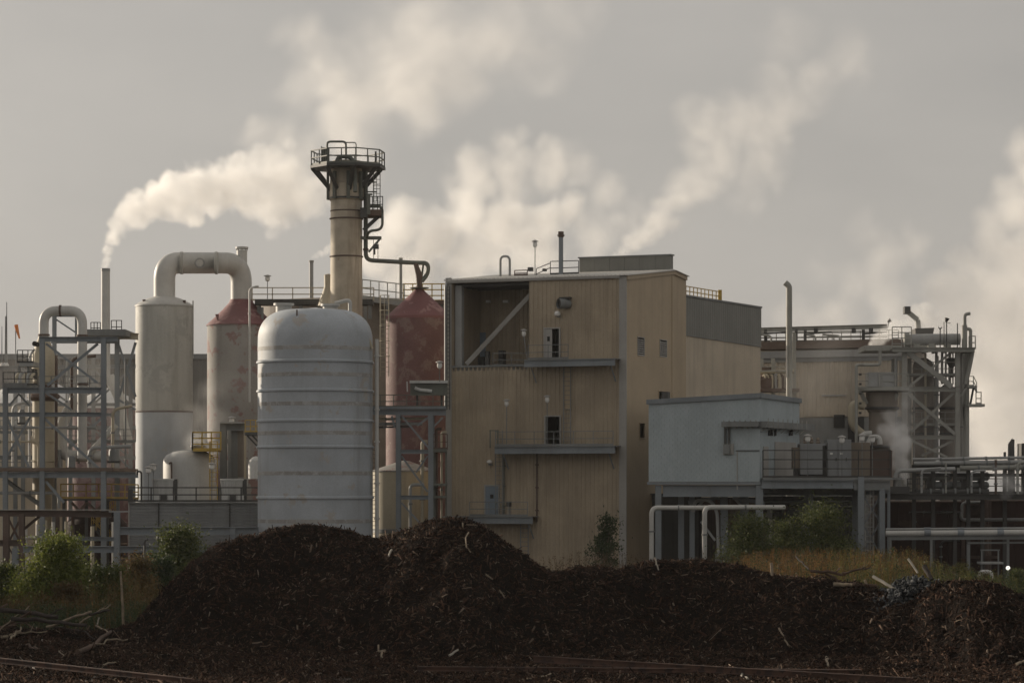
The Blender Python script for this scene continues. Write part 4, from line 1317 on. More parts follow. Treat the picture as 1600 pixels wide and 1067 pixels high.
for (x0, x1, yt, lb) in ((1426, 1459, 560, 'left dark brown vessel standing inside the steel tower'), (1468, 1493, 600, 'right dark brown vessel inside the steel tower, narrower one')):
    t_ = thing('tower_vessel', lb, 'vessel', gnd((x0 + x1) / 2, 222))
    c = gnd((x0 + x1) / 2, 222); r_ = px((x1 - x0) / 2, 222)
    m_ = MB().lathe(c, [(r_, 0), (r_, zz(yt + 12, 222)), (r_ * .85, zz(yt + 5, 222)), (r_ * .4, zz(yt, 222)), (0, zz(yt - 1, 222))], 32); part(m_, 'shell', M['vesselbrown'], t_)
    for y in (640, 680):
        m_ = MB().lathe(c, [(r_, zz(y, 222)), (r_ * 1.05, zz(y, 222) + .03), (r_ * 1.05, zz(y, 222) + .17), (r_, zz(y, 222) + .2)], 32); part(m_, 'ring', M['darksteel'], t_)
for k, x in enumerate((1463, 1472, 1478, 1484, 1489)):
    m_ = MB().tube([at(x, 600, YB - 1 + .2 * k), at(x, 546, YB - 1 + .2 * k)], rnd.uniform(.05, .12), 8)
    solo(m_, 'drop_pipe', 'thin drop pipe under the tower top deck, %s from the left' % ORDK[k], 'pipe', M['greygreen'], group='thin drop pipes under the tower deck')
for k, (x, y0, y1, r, mk_, lb) in enumerate(((1400, 700, 560, .12, 'pipegrey', 'slim grey riser pipe left of the tower legs'), (1446, 716, 552, .09, 'cream', 'slim cream riser pipe in front of the left tower vessel'),
                                        (1464, 716, 556, .14, 'pipegrey', 'grey riser pipe in the gap between the two tower vessels'), (1501, 716, 552, .16, 'trim', 'pale riser pipe beside the right tower legs'), (1428, 716, 600, .08, 'trim', 'thin pale pipe before the left tower vessel'))):
    t_ = thing('riser_pipe', lb, 'pipe', at(x, y0, YR + .9))
    part(MB().tube([at(x, y0, YR + .9), at(x, y1, YR + .9)], r, 8), 'pipe', M[mk_], t_)
    for q in (.3, .62):
        yy = y0 + (y1 - y0) * q
        part(MB().tube([at(x, yy + 1, YR + .9), at(x, yy - 1, YR + .9)], r * 1.6, 8), 'flange', M['midgrey'], t_)
for (y, lb) in ((586, 'upper thin handrail landing inside the steel tower'), (664, 'lower thin handrail landing inside the steel tower')):
    t_ = thing('tower_landing', lb, 'platform', at(1460, y, YR + 2))
    part(MB().box(at(1420, y + 1, YR + 1.2), at(1496, y, YR + 2.6)), 'deck', M['greygreen'], t_, smooth=0)
    railing(t_, [at(1422, y, YR + 1.2), at(1495, y, YR + 1.2)], M['greygreen'], 1.0, 1.0, .028)
sep = thing('cone_separator', 'small dark cone separator hanging inside the tower top', 'separator', at(1487, 590, YR + 2.4))
m_ = MB().lathe(at(1487, 590, YR + 2.4), [(.15, 0), (.15, .4), (.08, .45), (.1, .7), (.38, 1.1), (.4, 1.5), (.1, 1.55)], 14); part(m_, 'body', M['darksteel'], sep)
m_ = MB().tube([at(1480, 560, YR + 2.4), at(1487, 560, YR + 2.4), at(1487, 566, YR + 2.4)], .06, 6); part(m_, 'feed_line', M['greygreen'], sep)
fan_ = MB().tube(fil([at(1519, 548, YR + .4), at(1514, 575, YR + .4), at(1508, 600, YR + .4)], .8, 6), .2, 10)
solo(fan_, 'slanted_pipe', 'slanting grey pipe tucked under the right end of the tower deck', 'pipe', M['greygreen'])
sd = thing('side_platform', 'small stepped platform with handrails on the right side of the tower', 'platform', at(1523, 634, YR + 1))
m_ = MB().box(at(1512, 635, YR + .2), at(1533, 632, YR + 2)); part(m_, 'deck', M['greygreen'], sd, smooth=0)
railing(sd, [at(1525, 632, YR + .3), at(1533, 632, YR + .3), at(1533, 632, YR + 1.9)], M['greygreen'], .95, .5, .035)
m_ = MB().box(at(1512, 606, YR + .2), at(1521, 604, YR + 2)); part(m_, 'deck', M['greygreen'], sd, smooth=0)
railing(sd, [at(1513, 604, YR + .3), at(1521, 604, YR + .3), at(1526, 614, YR + .3)], M['greygreen'], .8, .5, .03)
m_ = MB().bar(at(1521, 606, YR + .3), at(1516, 632, YR + .3), .15); part(m_, 'stair', M['darksteel'], sd, smooth=0)

# ------------------------------------------------------------------ pipe rack and rust red tanks at the lower right
YP = 200.0
PR = thing('pipe_rack', 'dark steel pipe rack with deck above the rust red plates', 'pipe rack', gnd(1490, YP))
m_ = MB().box(at(1386, 778, YP), at(1640, 771, YP + 4)); part(m_, 'deck', M['darksteel'], PR, smooth=0)
m_ = MB().ibeam(at(1386, 776, YP - .1), at(1640, 776, YP - .1), .4, .3, face=1); part(m_, 'beam', M['darksteel'], PR, smooth=0)
for x in (1428, 1458, 1492, 1513, 1535, 1570, 1612):
    m_ = MB().ibeam(gnd(x, YP + 1.5), at(x, 728, YP + 1.5), .26); part(m_, 'column', M['darksteel'], PR, smooth=0)
for y in (742, 728):
    m_ = MB().ibeam(at(1425, y, YP + 1.6), at(1640, y, YP + 1.6), .22, face=1); part(m_, 'beam', M['darksteel'], PR, smooth=0)
railing(PR, [at(1418, 771, YP), at(1448, 771, YP)], M['darksteel'], 1.05, .7, .03, rails=3)
railing(PR, [at(1536, 771, YP), at(1640, 771, YP)], M['darksteel'], 1.05, 1.0, .03)
for (x0, y0, x1, y1, r, mt_, lb) in ((1426, 717.5, 1640, 714, 2.2, 'pipegrey', 'topmost thin grey pipe across the pipe rack'),
                                     (1428, 724, 1640, 721, 3.6, 'pipegrey', 'thicker grey pipe just under the topmost pipe of the rack'),
                                     (1500, 731, 1640, 729, 4.2, 'greygreen', 'greenish pipe on the right half of the pipe rack'),
                                     (1430, 769, 1545, 768, 4.5, 'darksteel', 'dark pipe lying low on the pipe rack deck')):
    t_ = thing('rack_pipe', lb, 'pipe', at((x0 + x1) / 2, (y0 + y1) / 2, YP + .8))
    a_, b_ = at(x0, y0, YP + .8), at(x1, y1, YP + .8)
    part(MB().tube([a_, b_], px(r, YP), 12), 'pipe', M[mt_], t_)
    for k in range(1, 6):
        p = a_.lerp(b_, k / 6 + .03)
        part(MB().tube([p, p + (b_ - a_).normalized() * .12], px(r * 1.35, YP), 12), 'flange', M['midgrey'], t_)
goose([at(1399, 763, YP - .3), at(1399, 735.5, YP - .3), at(1492, 732.5, YP + .2)], px(3.4, YP), 'grey goose neck pipe rising from a square box at the rack end', 'pipegrey', .5)
m_ = MB().box(at(1391, 771, YP - .8), at(1417, 760, YP + .6)); solo(m_, 'pump_box', 'square dark box at the foot of the goose neck pipe', 'box', M['darksteel'], smooth=0)
for (x0, x1, y, r, lb) in ((1438, 1487, 744, 7, 'left grey horizontal drum on the pipe rack'), (1491, 1546, 744, 7, 'right grey horizontal drum on the pipe rack'), (1452, 1545, 758, 6, 'lower dark horizontal drum on the pipe rack')):
    t_ = thing('horizontal_drum', lb, 'drum', at((x0 + x1) / 2, y + r, YP + 2))
    m_ = MB().tube([at(x0, y, YP + 2), at(x0 + 3, y, YP + 2), at(x1 - 3, y, YP + 2), at(x1, y, YP + 2)], [px(r * .6, YP), px(r, YP), px(r, YP), px(r * .6, YP)], 20); part(m_, 'shell', M['pipegrey' if y < 750 else 'midgrey'], t_)
    for q in (.25, .75):
        x = x0 + (x1 - x0) * q
        m_ = MB().box(at(x - 3, 771, YP + 1.7), at(x + 3, y + r * .6, YP + 2.3)); part(m_, 'saddle', M['darksteel'], t_, smooth=0)
YT = 206
for (x0, x1, yt, lb) in ((1384, 1502, 785, 'rust red plate wall of the left low tank behind the grey pipes'), (1548, 1700, 783, 'rust red plate wall of the right low tank at the photo edge')):
    t_ = thing('rusty_tank', lb, 'tank', gnd((x0 + x1) / 2, YT + 3))
    n = max(3, round((x1 - x0) / 20))
    for k in range(n):
        a_, b_ = x0 + (x1 - x0) * k / n, x0 + (x1 - x0) * (k + 1) / n - .4
        for (ya, yb) in ((yt, 843), (843.6, None)):
            pa = at(a_, ya, YT); pb_ = gnd(b_, YT) if yb is None else at(b_, yb, YT)
            m_ = MB().box((pa.x, YT, pa.z), (pb_.x, YT + .1, pb_.z)); part(m_, 'plate', M['rustwall'], t_, smooth=0)
    m_ = MB().box(at(x0, yt - .5, YT + .12), gnd(x1, YT + 9)); part(m_, 'body', M['rustwall'], t_, smooth=0)
    m_ = MB().box(at(x0, yt, YT - .1), at(x1, yt - 3, YT + 9)); part(m_, 'lid', M['brownsteel'], t_, smooth=0)
m_ = MB()
hx = thing('valve_station', 'dark pipework manifold between the two rust red tanks', 'pipework', gnd(1522, YT))
frame(hx, cols=[(1505, 775, YT, .25, None), (1546, 775, YT, .25, None), (1527, 780, YT + 1, .2, None)], beams=[(1503, 786, 1548, 786, YT, .25), (1503, 870, 1560, 870, YT - 1, .2)], mat=M['brownsteel'])
for k, y in enumerate((790, 798, 806, 818, 850, 862)):
    m_ = MB().tube([at(1508, y, YT + .4), at(1535, y, YT + .4)], px(rnd.uniform(2.5, 4), YT), 10); part(m_, 'header_pipe', M['darksteel' if k % 2 else 'midgrey'], hx)
m_ = MB().tube([at(1541, 900, YT - .2), at(1541, 775, YT - .2)], px(4, YT), 10); part(m_, 'riser_pipe', M['brownsteel'], hx)
m_ = MB().tube(fil([at(1503, 810, YT - 1), at(1503, 785, YT - 1), at(1533, 784, YT - 1)], .3, 5), px(2.2, YT), 10); part(m_, 'loop_pipe', M['pipegrey'], hx)
goose([at(1500, 800, YT - 2), at(1502, 812, YT - 2), at(1640, 811.5, YT - 2)], px(2.6, YT), 'thin pale pipe before the right rust red tank', 'pipegrey', .5, 'long_pipe')
YL = 196
for (y, r, mt_, lb) in ((832, 4.6, 'pipewhite', 'bright grey long pipe crossing low before the rust red tanks'), (825.5, 1.6, 'pipegrey', 'thin line lying just above the bright grey long pipe')):
    t_ = thing('long_pipe', lb, 'pipe', at(1500, y, YL))
    a_, b_ = at(1384, y + 1, YL), at(1650, y - 1, YL)
    part(MB().tube([a_, b_], px(r, YL), 14), 'pipe', M[mt_], t_)
    for x in (1446, 1498, 1560):
        p = at(x, y, YL)
        part(MB().tube([p - V(.1, 0, 0), p + V(.35, 0, 0)], px(r * 1.2, YL), 14), 'clamp', M['bluegrey'], t_)
fr_ = thing('pipe_trestle', 'low dark trestle under the long grey pipes at the right', 'trestle', gnd(1480, YL))
frame(fr_, cols=[(1391, 838, YL, .16, None), (1455, 838, YL, .16, None), (1513, 850, YL - 1, .2, None), (1575, 838, YL, .16, None)], beams=[(1386, 840, 1640, 838.5, YL, .3), (1512, 848, 1640, 847, YL - 1, .12)], mat=M['midgrey'])
dkt = thing('work_table', 'grey work table with rails by the rust red tank foot', 'table', gnd(1548, YL - 2))
m_ = MB().box(at(1532, 881, YL - 2.5), at(1562, 877, YL - 1)); part(m_, 'top', M['pipegrey'], dkt, smooth=0)
for x in (1534, 1560):
    m_ = MB().bar(gnd(x, YL - 1.8), at(x, 858, YL - 1.8), .09); part(m_, 'leg', M['midgrey'], dkt, smooth=0)
m_ = MB().bar(at(1532, 859, YL - 1.8), at(1562, 859, YL - 1.8), .09); part(m_, 'rail', M['midgrey'], dkt, smooth=0)
for k, (pts, r, mk_, lb) in enumerate((
        ([(1440, 770, 199), (1440, 733, 199), (1470, 731, 199)], 1.8, 'pipegrey', 'bent grey pipe before the left horizontal drum on the rack'),
        ([(1478, 770, 199), (1478, 722, 199)], 1.4, 'greygreen', 'thin upright between the two upper drums of the rack'),
        ([(1518, 770, 199), (1518, 735, 199), (1540, 735, 199)], 1.6, 'pipegrey', 'bent grey pipe before the right horizontal drum on the rack'),
        ([(1556, 772, 200), (1556, 718, 200)], 2.0, 'brownsteel', 'rusty upright on the rack behind the ragged steam puff'),
        ([(1590, 772, 200), (1590, 722, 200), (1612, 722, 200)], 2.2, 'greygreen', 'greenish bent pipe near the right edge on the rack'),
        ([(1420, 800, 203), (1500, 800, 203)], 1.5, 'midgrey', 'thin pipe fixed high on the left rust red tank'),
        ([(1430, 860, 203), (1430, 800, 203)], 1.3, 'midgrey', 'thin upright fixed to the left rust red tank'),
        ([(1470, 880, 203), (1470, 845, 203), (1500, 845, 203)], 1.8, 'darksteel', 'dark bent pipe low on the left rust red tank'))):
    t_ = thing('rack_pipe', lb, 'pipe', at(*pts[0]))
    P_ = [at(*p) for p in pts]
    part(MB().tube(fil(P_, .4, 5), px(r, 200), 10), 'pipe', M[mk_], t_)
    d = (P_[1] - P_[0]).normalized()
    for q in (.3, .75):
        c_ = P_[0].lerp(P_[1], q)
        part(MB().tube([c_ - d * .06, c_ + d * .06], px(r * 1.6, 200), 10), 'flange', M['midgrey'], t_)
    if k in (1, 3, 5):
        c_ = P_[0].lerp(P_[1], .55)
        part(MB().lathe(c_ + V(0, -.25, 0), [(.05, -.02), (.22, 0), (.22, .05), (.05, .07)], 12), 'valve_wheel', M['darksteel'], t_)
goose([gnd(1531, 188), at(1531, 893, 188), at(1549, 893, 188), gnd(1549, 188)], px(3.2, 188), 'white hoop of pipe standing in the weeds at the right', 'white', .25, 'pipe_hoop')
wl_ = thing('yard_lamp', 'small bright yard lamp low before the rust red tank', 'lamp', gnd(1575, 192))
m_ = MB().bar(gnd(1575, 192), at(1575, 886, 192), .09); part(m_, 'post', M['midgrey'], wl_, smooth=0)
le = bpy.data.materials.new('lit_lamp'); le.use_nodes = True
le.node_tree.nodes['Principled BSDF'].inputs['Emission Color'].default_value = (1, .95, .85, 1)
le.node_tree.nodes['Principled BSDF'].inputs['Emission Strength'].default_value = 1.2
m_ = MB().lathe(at(1575, 890, 191.9), [(.03, 0), (.12, .05), (.15, .14), (.1, .24), (.02, .27)], 12); part(m_, 'lamp_globe', le, wl_)
# far chimneys at the right edge
fc_ = thing('far_stack', 'dark little stack half lost in the steam at the right', 'stack', gnd(1580, 250))
m_ = MB().tube([gnd(1580, 250), at(1580, 694, 250), at(1583, 686, 250)], [px(8, 250), px(5, 250), px(2.5, 250)], 12); part(m_, 'shaft', M['darksteel'], fc_)
m_ = MB().tube([at(1570, 716, 249), at(1570, 706, 249)], .12, 6); part(m_, 'side_vent', M['darksteel'], fc_)
bx2 = thing('far_duct', 'dark square duct at the right edge of the photo', 'duct', gnd(1604, 245))
m_ = MB().box(at(1596, 718, 245), at(1618, 693, 247)); part(m_, 'duct_box', M['darksteel'], bx2, smooth=0)
for x in (1598, 1616):
    m_ = MB().bar(gnd(x, 246), at(x, 718, 246), .3); part(m_, 'leg', M['darksteel'], bx2, smooth=0)


# ------------------------------------------------------------------ far left background
def zat(y, Y):
    return CAM_Z - (y - HOR) / F * Y


fw_ = thing('far_warehouse', 'long low grey warehouse far behind the left tanks', 'building', gnd(130, 330))
WF = Face(gnd(340, 330), Vector((-1, 0, 0)))
w_ = MB(); corrugated(w_, WF, 0, WF.s(-80), 0, lambda s: zat(560, 330), .6, .05); part(w_, 'wall', M['farwall'], fw_, smooth=0)
w_ = MB(); WF.slab(w_, 341, 553, -80, 561, -.2, .25); part(w_, 'eave_band', M['midgrey'], fw_, smooth=0)
w_ = MB().box(at(-80, 556, 330.4), V(at(340, 0, 330).x, 350, 0)); part(w_, 'roof', M['darksteel'], fw_, smooth=0)
for (x, yt, yb, lb, r) in ((10.5, 472, 575, 'tallest thin radio mast at the far left edge', .05), (9, 494, 575, 'shorter mast standing close beside the tallest radio mast', .08), (3, 510, 575, 'faint short rod at the very left of the photo', .04)):
    t_ = thing('radio_mast', lb, 'mast', at(x, yb, 268))
    part(MB().tube([at(x, yb, 268), at(x, yt, 268)], [r * 1.6, r * .7], 6), 'pole', M['midgrey'], t_)
    part(MB().lathe(at(x, yb, 268), [(r * 4, 0), (r * 4, .3), (r * 2, .5)], 8), 'mast_foot', M['white'], t_)
ws = thing('windsock', 'orange windsock hanging limp from a thin pole at the left', 'windsock', at(24.5, 600, 262))
part(MB().tube([at(24.5, 600, 262), at(24.5, 507, 262)], .045, 6), 'pole', M['midgrey'], ws)
part(MB().tube([at(25, 507.5, 262), at(26, 512, 262), at(28, 520, 262), at(30.5, 529, 262)], [.18, .17, .13, .07], 10), 'sock', M['orange'], ws)

lt_ = thing('cone_roof_tank', 'wide pale tank with low cone roof at the far left behind the frame', 'tank', gnd(55, 266))
c = gnd(55, 266); r_ = px(97, 266)
part(MB().lathe(c, [(r_, 0), (r_, zat(634, 266))], 56), 'shell', M['cream'], lt_)
part(MB().lathe(c, [(r_ * 1.01, zat(635, 266)), (r_ * 1.01, zat(633, 266)), (.3, zat(584, 266)), (0, zat(583, 266))], 56), 'roof', M['white'], lt_)
rt_ = thing('red_tank', 'round red tank with white cone roof behind the curved ducts', 'tank', gnd(168, 252))
c = gnd(168, 252); r_ = px(62, 252)
part(MB().lathe(c, [(r_, 0), (r_, zat(638, 252))], 48), 'shell', M['red'], rt_)
part(MB().lathe(c, [(r_ * 1.01, zat(639, 252)), (r_ * 1.01, zat(637, 252)), (r_ * .5, zat(618, 252)), (.3, zat(607, 252)), (0, zat(606, 252))], 48), 'roof', M['white'], rt_)

# ------------------------------------------------------------------ tall white tank, duct and worn red tank
YA = 236
ta = thing('tall_tank', 'tall streaked white tank under the left end of the big curved duct', 'tank', gnd(256.5, YA))
c = gnd(256.5, YA); r_ = px(44.5, YA)
part(MB().lathe(c, [(r_, 0), (r_, zat(643.6, YA))], 64), 'lower_shell', M['tankwhite'], ta)
part(MB().lathe(c, [(r_ * .995, zat(643, YA)), (r_, zat(642.4, YA)), (r_, zat(478, YA))], 64), 'shell', M['tallwhite'], ta)
part(MB().lathe(c, [(r_, zat(645, YA)), (r_ * 1.012, zat(644.5, YA)), (r_ * 1.012, zat(642.5, YA)), (r_, zat(642, YA))], 64), 'seam_ring', M['brownsteel'], ta)
part(MB().lathe(c, [(r_ * 1.0, zat(480, YA)), (r_ * 1.025, zat(479.6, YA)), (r_ * 1.025, zat(477.6, YA)), (r_ * .9, zat(473.5, YA)), (r_ * .6, zat(467, YA)), (r_ * .35, zat(463.5, YA)), (0, zat(462, YA))], 64), 'roof', M['pipewhite'], ta)
for x, y in ((225, 472), (243, 471), (288, 473)):
    part(MB().tube([at(x, y + 2, YA - 1.2), at(x, y - 4, YA - 1.2)], [.1, .14], 8), 'roof_nozzle', M['brownsteel'], ta)
part(MB().bar(at(232, 760, YA - r_ * .87), at(232, 650, YA - r_ * .87), .09), 'drain_line', M['cream'], ta, smooth=0)
part(MB().bar(at(301.6, 560, YA - .2), at(301.6, 470, YA - .2), .1), 'level_tube', M['tallwhite'], ta, smooth=0)
YB2 = 241
tb = thing('worn_tank', 'wide grey tank with patchy red paint and red cone roof', 'tank', gnd(377, YB2))
c = gnd(377, YB2); r_ = px(53, YB2)
part(MB().lathe(c, [(r_, 0), (r_, zat(508, YB2))], 56), 'shell', M['worn'], tb)
part(MB().lathe(c, [(r_ * 1.03, zat(509.5, YB2)), (r_ * 1.03, zat(508, YB2)), (r_ * .78, zat(496, YB2)), (r_ * .55, zat(484, YB2)), (r_ * .36, zat(473, YB2)), (r_ * .33, zat(468, YB2))], 56), 'roof', M['redcone'], tb)
part(MB().tube([at(340, 500, YB2 - 2), at(339, 491, YB2 - 2)], [.08, .16], 8), 'roof_nozzle', M['redcone'], tb)
du = thing('curved_duct', 'huge white goose neck duct arching from the tall tank to the red cone roof', 'duct', at(257, 463, YA))
pth = fil([at(257, 464, YA), at(257, 411, YA), at(377, 411, YB2), at(377, 474, YB2)], px(44, YA), 14)
part(MB().tube(pth, px(16.8, YA), 28), 'duct_pipe', M['pipewhite'], du)
for (x, w) in ((284, 1.2), (338, 1.6)):
    p = at(x, 411, YA + 2 * (x - 257) / 120)
    part(MB().tube([p - V(.1, 0, 0), p + V(.1, 0, 0)], px(17.8, YA), 28), 'joint_ring', M['tallwhite'], du)
part(MB().tube([at(312, 411, YA + 1 - px(16.8, YA)), at(312, 411, YA + .9 - px(16.8, YA))], px(8, YA), 24), 'port_rim', M['pipegrey'], du)
part(MB().tube([at(312, 411, YA + .9 - px(16.8, YA)), at(312, 411, YA + .82 - px(16.8, YA))], px(5.5, YA), 24), 'port_cover', M['pipewhite'], du)
part(MB().tube([at(378, 418, YB2), at(378, 391, YB2)], px(8.2, YB2), 18), 'stub_stack', M['pipewhite'], du)
m_ = MB().lathe(at(378, 387, YB2), [(px(10, YB2), -.1), (px(10, YB2), .05), (0, .12)], 18)
for k in range(8):
    an = k * math.pi / 4
    m_.bar(at(378, 392, YB2) + V(math.cos(an), math.sin(an), 0) * px(8.5, YB2), at(378, 387, YB2) + V(math.cos(an), math.sin(an), 0) * px(8.5, YB2), .06)
part(m_, 'stub_cap', M['pipewhite'], du)
sp_ = thing('sample_pipe', 'thin white drain pipe with hooked top before the patchy red tank', 'pipe', at(390, 628, YB2 - 4))
part(MB().tube(fil([at(390, 628, YB2 - 4), at(390, 450, YB2 - 4), at(404, 447, YB2 - 4)], .4, 6), px(1.6, YB2), 8), 'pipe', M['white'], sp_)
for y in (490, 520, 545, 575, 605):
    part(MB().tube([at(390, y + 1, YB2 - 4), at(390, y - 1, YB2 - 4)], px(2.6, YB2), 8), 'joint', M['pipewhite'], sp_)

# ------------------------------------------------------------------ white stack and ducts inside the left frame
YS_ = 228
stk = thing('white_stack', 'white steaming stack standing behind the left steel frame', 'stack', at(165, 650, YS_))
part(MB().tube([at(165, 600, YS_), at(165, 522, YS_), at(165, 420, YS_)], [px(7.5, YS_), px(7, YS_), px(6.8, YS_)], 20, cap=False), 'shaft', M['pipewhite'], stk)
part(MB().tube([at(165, 424, YS_), at(165, 419.6, YS_)], px(7.2, YS_), 20, cap=False), 'mouth_band', M['pipegrey'], stk)
part(MB().tube([at(165, 522, YS_), at(165, 517, YS_)], px(9.5, YS_), 20), 'collar', M['midgrey'], stk)
part(MB().tube(fil([at(170, 588, YS_), at(188, 622, YS_), at(190, 655, YS_), at(200, 692, YS_ + 1)], 2.5, 8), px(8.5, YS_), 16), 'lower_duct', M['pipewhite'], stk)
u_ = thing('inverted_pipe', 'white hoop shaped pipe rising over the left steel frame', 'pipe', at(128, 715, 213))
Yq = 213
part(MB().tube(fil([at(68.5, 526, Yq), at(68.5, 486, Yq), at(128.5, 485, Yq), at(128.5, 716, Yq)], px(22, Yq), 10), px(7.6, Yq), 18), 'pipe', M['pipewhite'], u_)
for (a_, b_) in (((68.5, 525), (68.5, 522)), ((128.5, 526), (128.5, 523)), ((128.5, 602), (128.5, 599)), ((93, 485.7), (96, 485.6))):
    part(MB().tube([at(*a_, Yq), at(*b_, Yq)], px(9.2, Yq), 18), 'flange', M['brownsteel'], u_)
sdu = thing('bent_duct', 'white bent duct curving down behind the left frame braces', 'duct', at(100, 720, 219))
part(MB().tube(fil([at(133, 600, 219), at(108, 640, 219), at(95, 665, 219), at(95, 690, 219), at(100, 712, 219), at(160, 713, 219)], 1.2, 6), px(9, 219), 16), 'duct_pipe', M['pipewhite'], sdu)
part(MB().tube([at(140, 708, 218.5), at(181, 664, 219.5)], px(5, 219), 12), 'side_branch', M['pipewhite'], sdu)
for x in (122, 146):
    part(MB().tube([at(x, 713, 219), at(x + 2.5, 713, 219)], px(11, 219), 16), 'flange', M['pipegrey'], sdu)
part(MB().box(at(82, 733, 218), at(98, 703, 219.5)), 'side_box', M['cabinet'], sdu, smooth=0)
vc_ = thing('cream_column', 'cream process column with rusty skirt, lit along its left edge', 'vessel', gnd(68, 217))
c = gnd(68, 217); q_ = lambda n: px(n, 217)
part(MB().lathe(c, [(q_(12), 0), (q_(12), zat(770, 217)), (q_(17), zat(765, 217)), (q_(17), zat(626, 217))], 32), 'shell', M['cream'], vc_)
part(MB().lathe(c, [(q_(17), zat(627, 217)), (q_(26), zat(621, 217)), (q_(24), zat(616, 217)), (q_(13), zat(612, 217)), (q_(13), zat(600, 217))], 32), 'skirt', M['brownsteel'], vc_)
part(MB().lathe(c, [(q_(13), zat(601, 217)), (q_(18), zat(597, 217)), (q_(18), zat(556, 217)), (q_(13), zat(540, 217)), (q_(8), zat(527, 217)), (q_(8), zat(524, 217))], 32), 'top_cone', M['cream'], vc_)
for y in (650, 690, 720, 745):
    part(MB().lathe(c, [(q_(17), zat(y + 1.5, 217)), (q_(19), zat(y + 1, 217)), (q_(19), zat(y - 1, 217)), (q_(17), zat(y - 1.5, 217))], 32), 'flange_ring', M['cream'], vc_)
part(MB().tube([at(88, 730, 216), at(88, 555, 216)], q_(2.2), 10), 'side_pipe', M['brownsteel'], vc_)
part(MB().tube(fil([at(54, 545, 215), at(46, 556, 215), at(46, 735, 215)], .4, 5), q_(2.0), 8), 'down_pipe', M['white'], vc_)
part(MB().tube([at(58, 538, 216.3), at(54, 537, 215.3)], q_(4), 12), 'nozzle', M['black'], vc_)
# the steel frame itself
SF = thing('steel_framework', 'tall blue grey steel frame with crossed braces at the left', 'steel frame', gnd(110, 210))
YF, YK = 209.0, 222.0
frame(SF, cols=[(66, 530, YF, 0.370, None), (162, 528, YF, 0.370, None), (8.5, 605, YF, 0.353, None), (85, 492, YK, 0.302, None), (183, 529, YK, 0.353, None), (120, 492, YK, 0.252, 530), (209, 735, YK, 0.252, None), (24, 605, YK, 0.294, None)],
      beams=[(61, 530, 184, 530, YF, 0.353), (82, 493, 122, 493, YK, 0.202), (4, 610, 160, 610, YF, 0.420), (0, 647.5, 160, 647.5, YF, 0.319), (-40, 742, 216, 742, YF, 0.420), (80, 534, 186, 534, YK, 0.252), (4, 606, 90, 606, YK, 0.252), (84, 648, 186, 648, YK, 0.252)],
      braces=[(72, 537, 118, 572, YF, 0.168), (118, 572, 152, 598, YF, 0.168), (153, 537, 74, 602, YF + .3, .2), (70, 654, 155, 732, YF, 0.185), (158, 654, 72, 732, YF + 12, .2), (72, 614, 112, 640, YF + 6, .16), (158, 614, 130, 640, YF + 6, .14),
              (12, 655, 45, 730, YF, 0.168), (48, 650, 10, 715, YF + .3, .16), (14, 634, 30, 615, YF + 4, .14), (30, 616, 46, 634, YF + 4, .14),
              (186, 540, 212, 620, YK, 0.168), (212, 535, 186, 620, YK + .3, .2), (186, 625, 212, 640, YK, 0.168), (170, 700, 212, 740, YK, 0.134), (86, 498, 119, 520, YK, 0.118), (72, 752, 100, 785, YF, 0.202)], mat=M['bluegrey'])
part(MB().box(at(-40, 736, YF - .2), at(216, 732.5, YK + 1)), 'deck', M['brownroof'], SF, smooth=0)
part(MB().box(at(4, 605, YF - .2), at(60, 602, YF + 5)), 'deck', M['midgrey'], SF, smooth=0)
part(MB().box(at(120, 524, YK - 3), at(212, 521, YK + 3)), 'deck', M['midgrey'], SF, smooth=0)
part(MB().ibeam(at(184, 524, YK), at(216, 526, YK), .5, face=1), 'beam', M['cream'], SF, smooth=0)
railing(SF, [at(-20, 732, YF), at(50, 732, YF)], M['midgrey'], .95, 1.0, .03)
railing(SF, [at(5, 602, YF), at(58, 602, YF)], M['darksteel'], .95, .8, .03)
railing(SF, [at(142, 521, YK - 2.8), at(157, 521, YK - 2.8)], M['darksteel'], .85, .25, .03)
railing(SF, [at(174, 521, YK - 2.8), at(190, 521, YK - 2.8), at(190, 521, YK)], M['darksteel'], 1.0, .5, .03)
RF = thing('rear_framework', 'grey steel framework standing behind the blue grey one at the left', 'steel frame', gnd(110, 231))
frame(RF, cols=[(36, 572, 231, .3, None), (110, 566, 231, .3, None), (146, 560, 231, .3, None), (204, 566, 231, .3, None)],
      beams=[(-20, 575, 212, 572, 231, .3), (-20, 632, 212, 632, 231, .26), (-20, 668, 212, 668, 231, .3), (-20, 715, 212, 715, 231, .3)],
      braces=[(38, 578, 108, 630, 231, .16), (108, 578, 38, 630, 231.3, .16), (112, 636, 144, 666, 231, .14), (148, 578, 202, 630, 231, .16), (202, 578, 148, 630, 231.3, .16), (38, 672, 108, 713, 231, .16), (148, 672, 202, 713, 231, .16)], mat=M['midgrey'])
# upper little platform with box clutter left of the cream column
lp_ = thing('valve_platform', 'small grey platform of valves left of the cream column', 'platform', at(36, 602, 214))
part(MB().box(at(30, 572, 213), at(62, 567, 216)), 'deck', M['pipegrey'], lp_, smooth=0)
railing(lp_, [at(27, 567, 213), at(52, 567, 213)], M['darksteel'], .95, .35, .03)
for x in (30, 44):
    part(MB().bar(at(x, 602, 213.3), at(x, 572, 213.3), .16), 'post', M['midgrey'], lp_, smooth=0)
for k in range(5):
    x = 25 + k * 6
    part(MB().tube(fil([at(x, 602, 212.6), at(x, 588 - 3 * (k % 2), 212.6), at(x + 4, 584, 213)], .2, 4), rnd.uniform(.07, .13), 8), 'valve_pipe', M['pipegrey' if k % 2 else 'cream'], lp_)
part(MB().box(at(49, 590, 213.5), at(58, 577, 215)), 'motor', M['darksteel'], lp_, smooth=0)
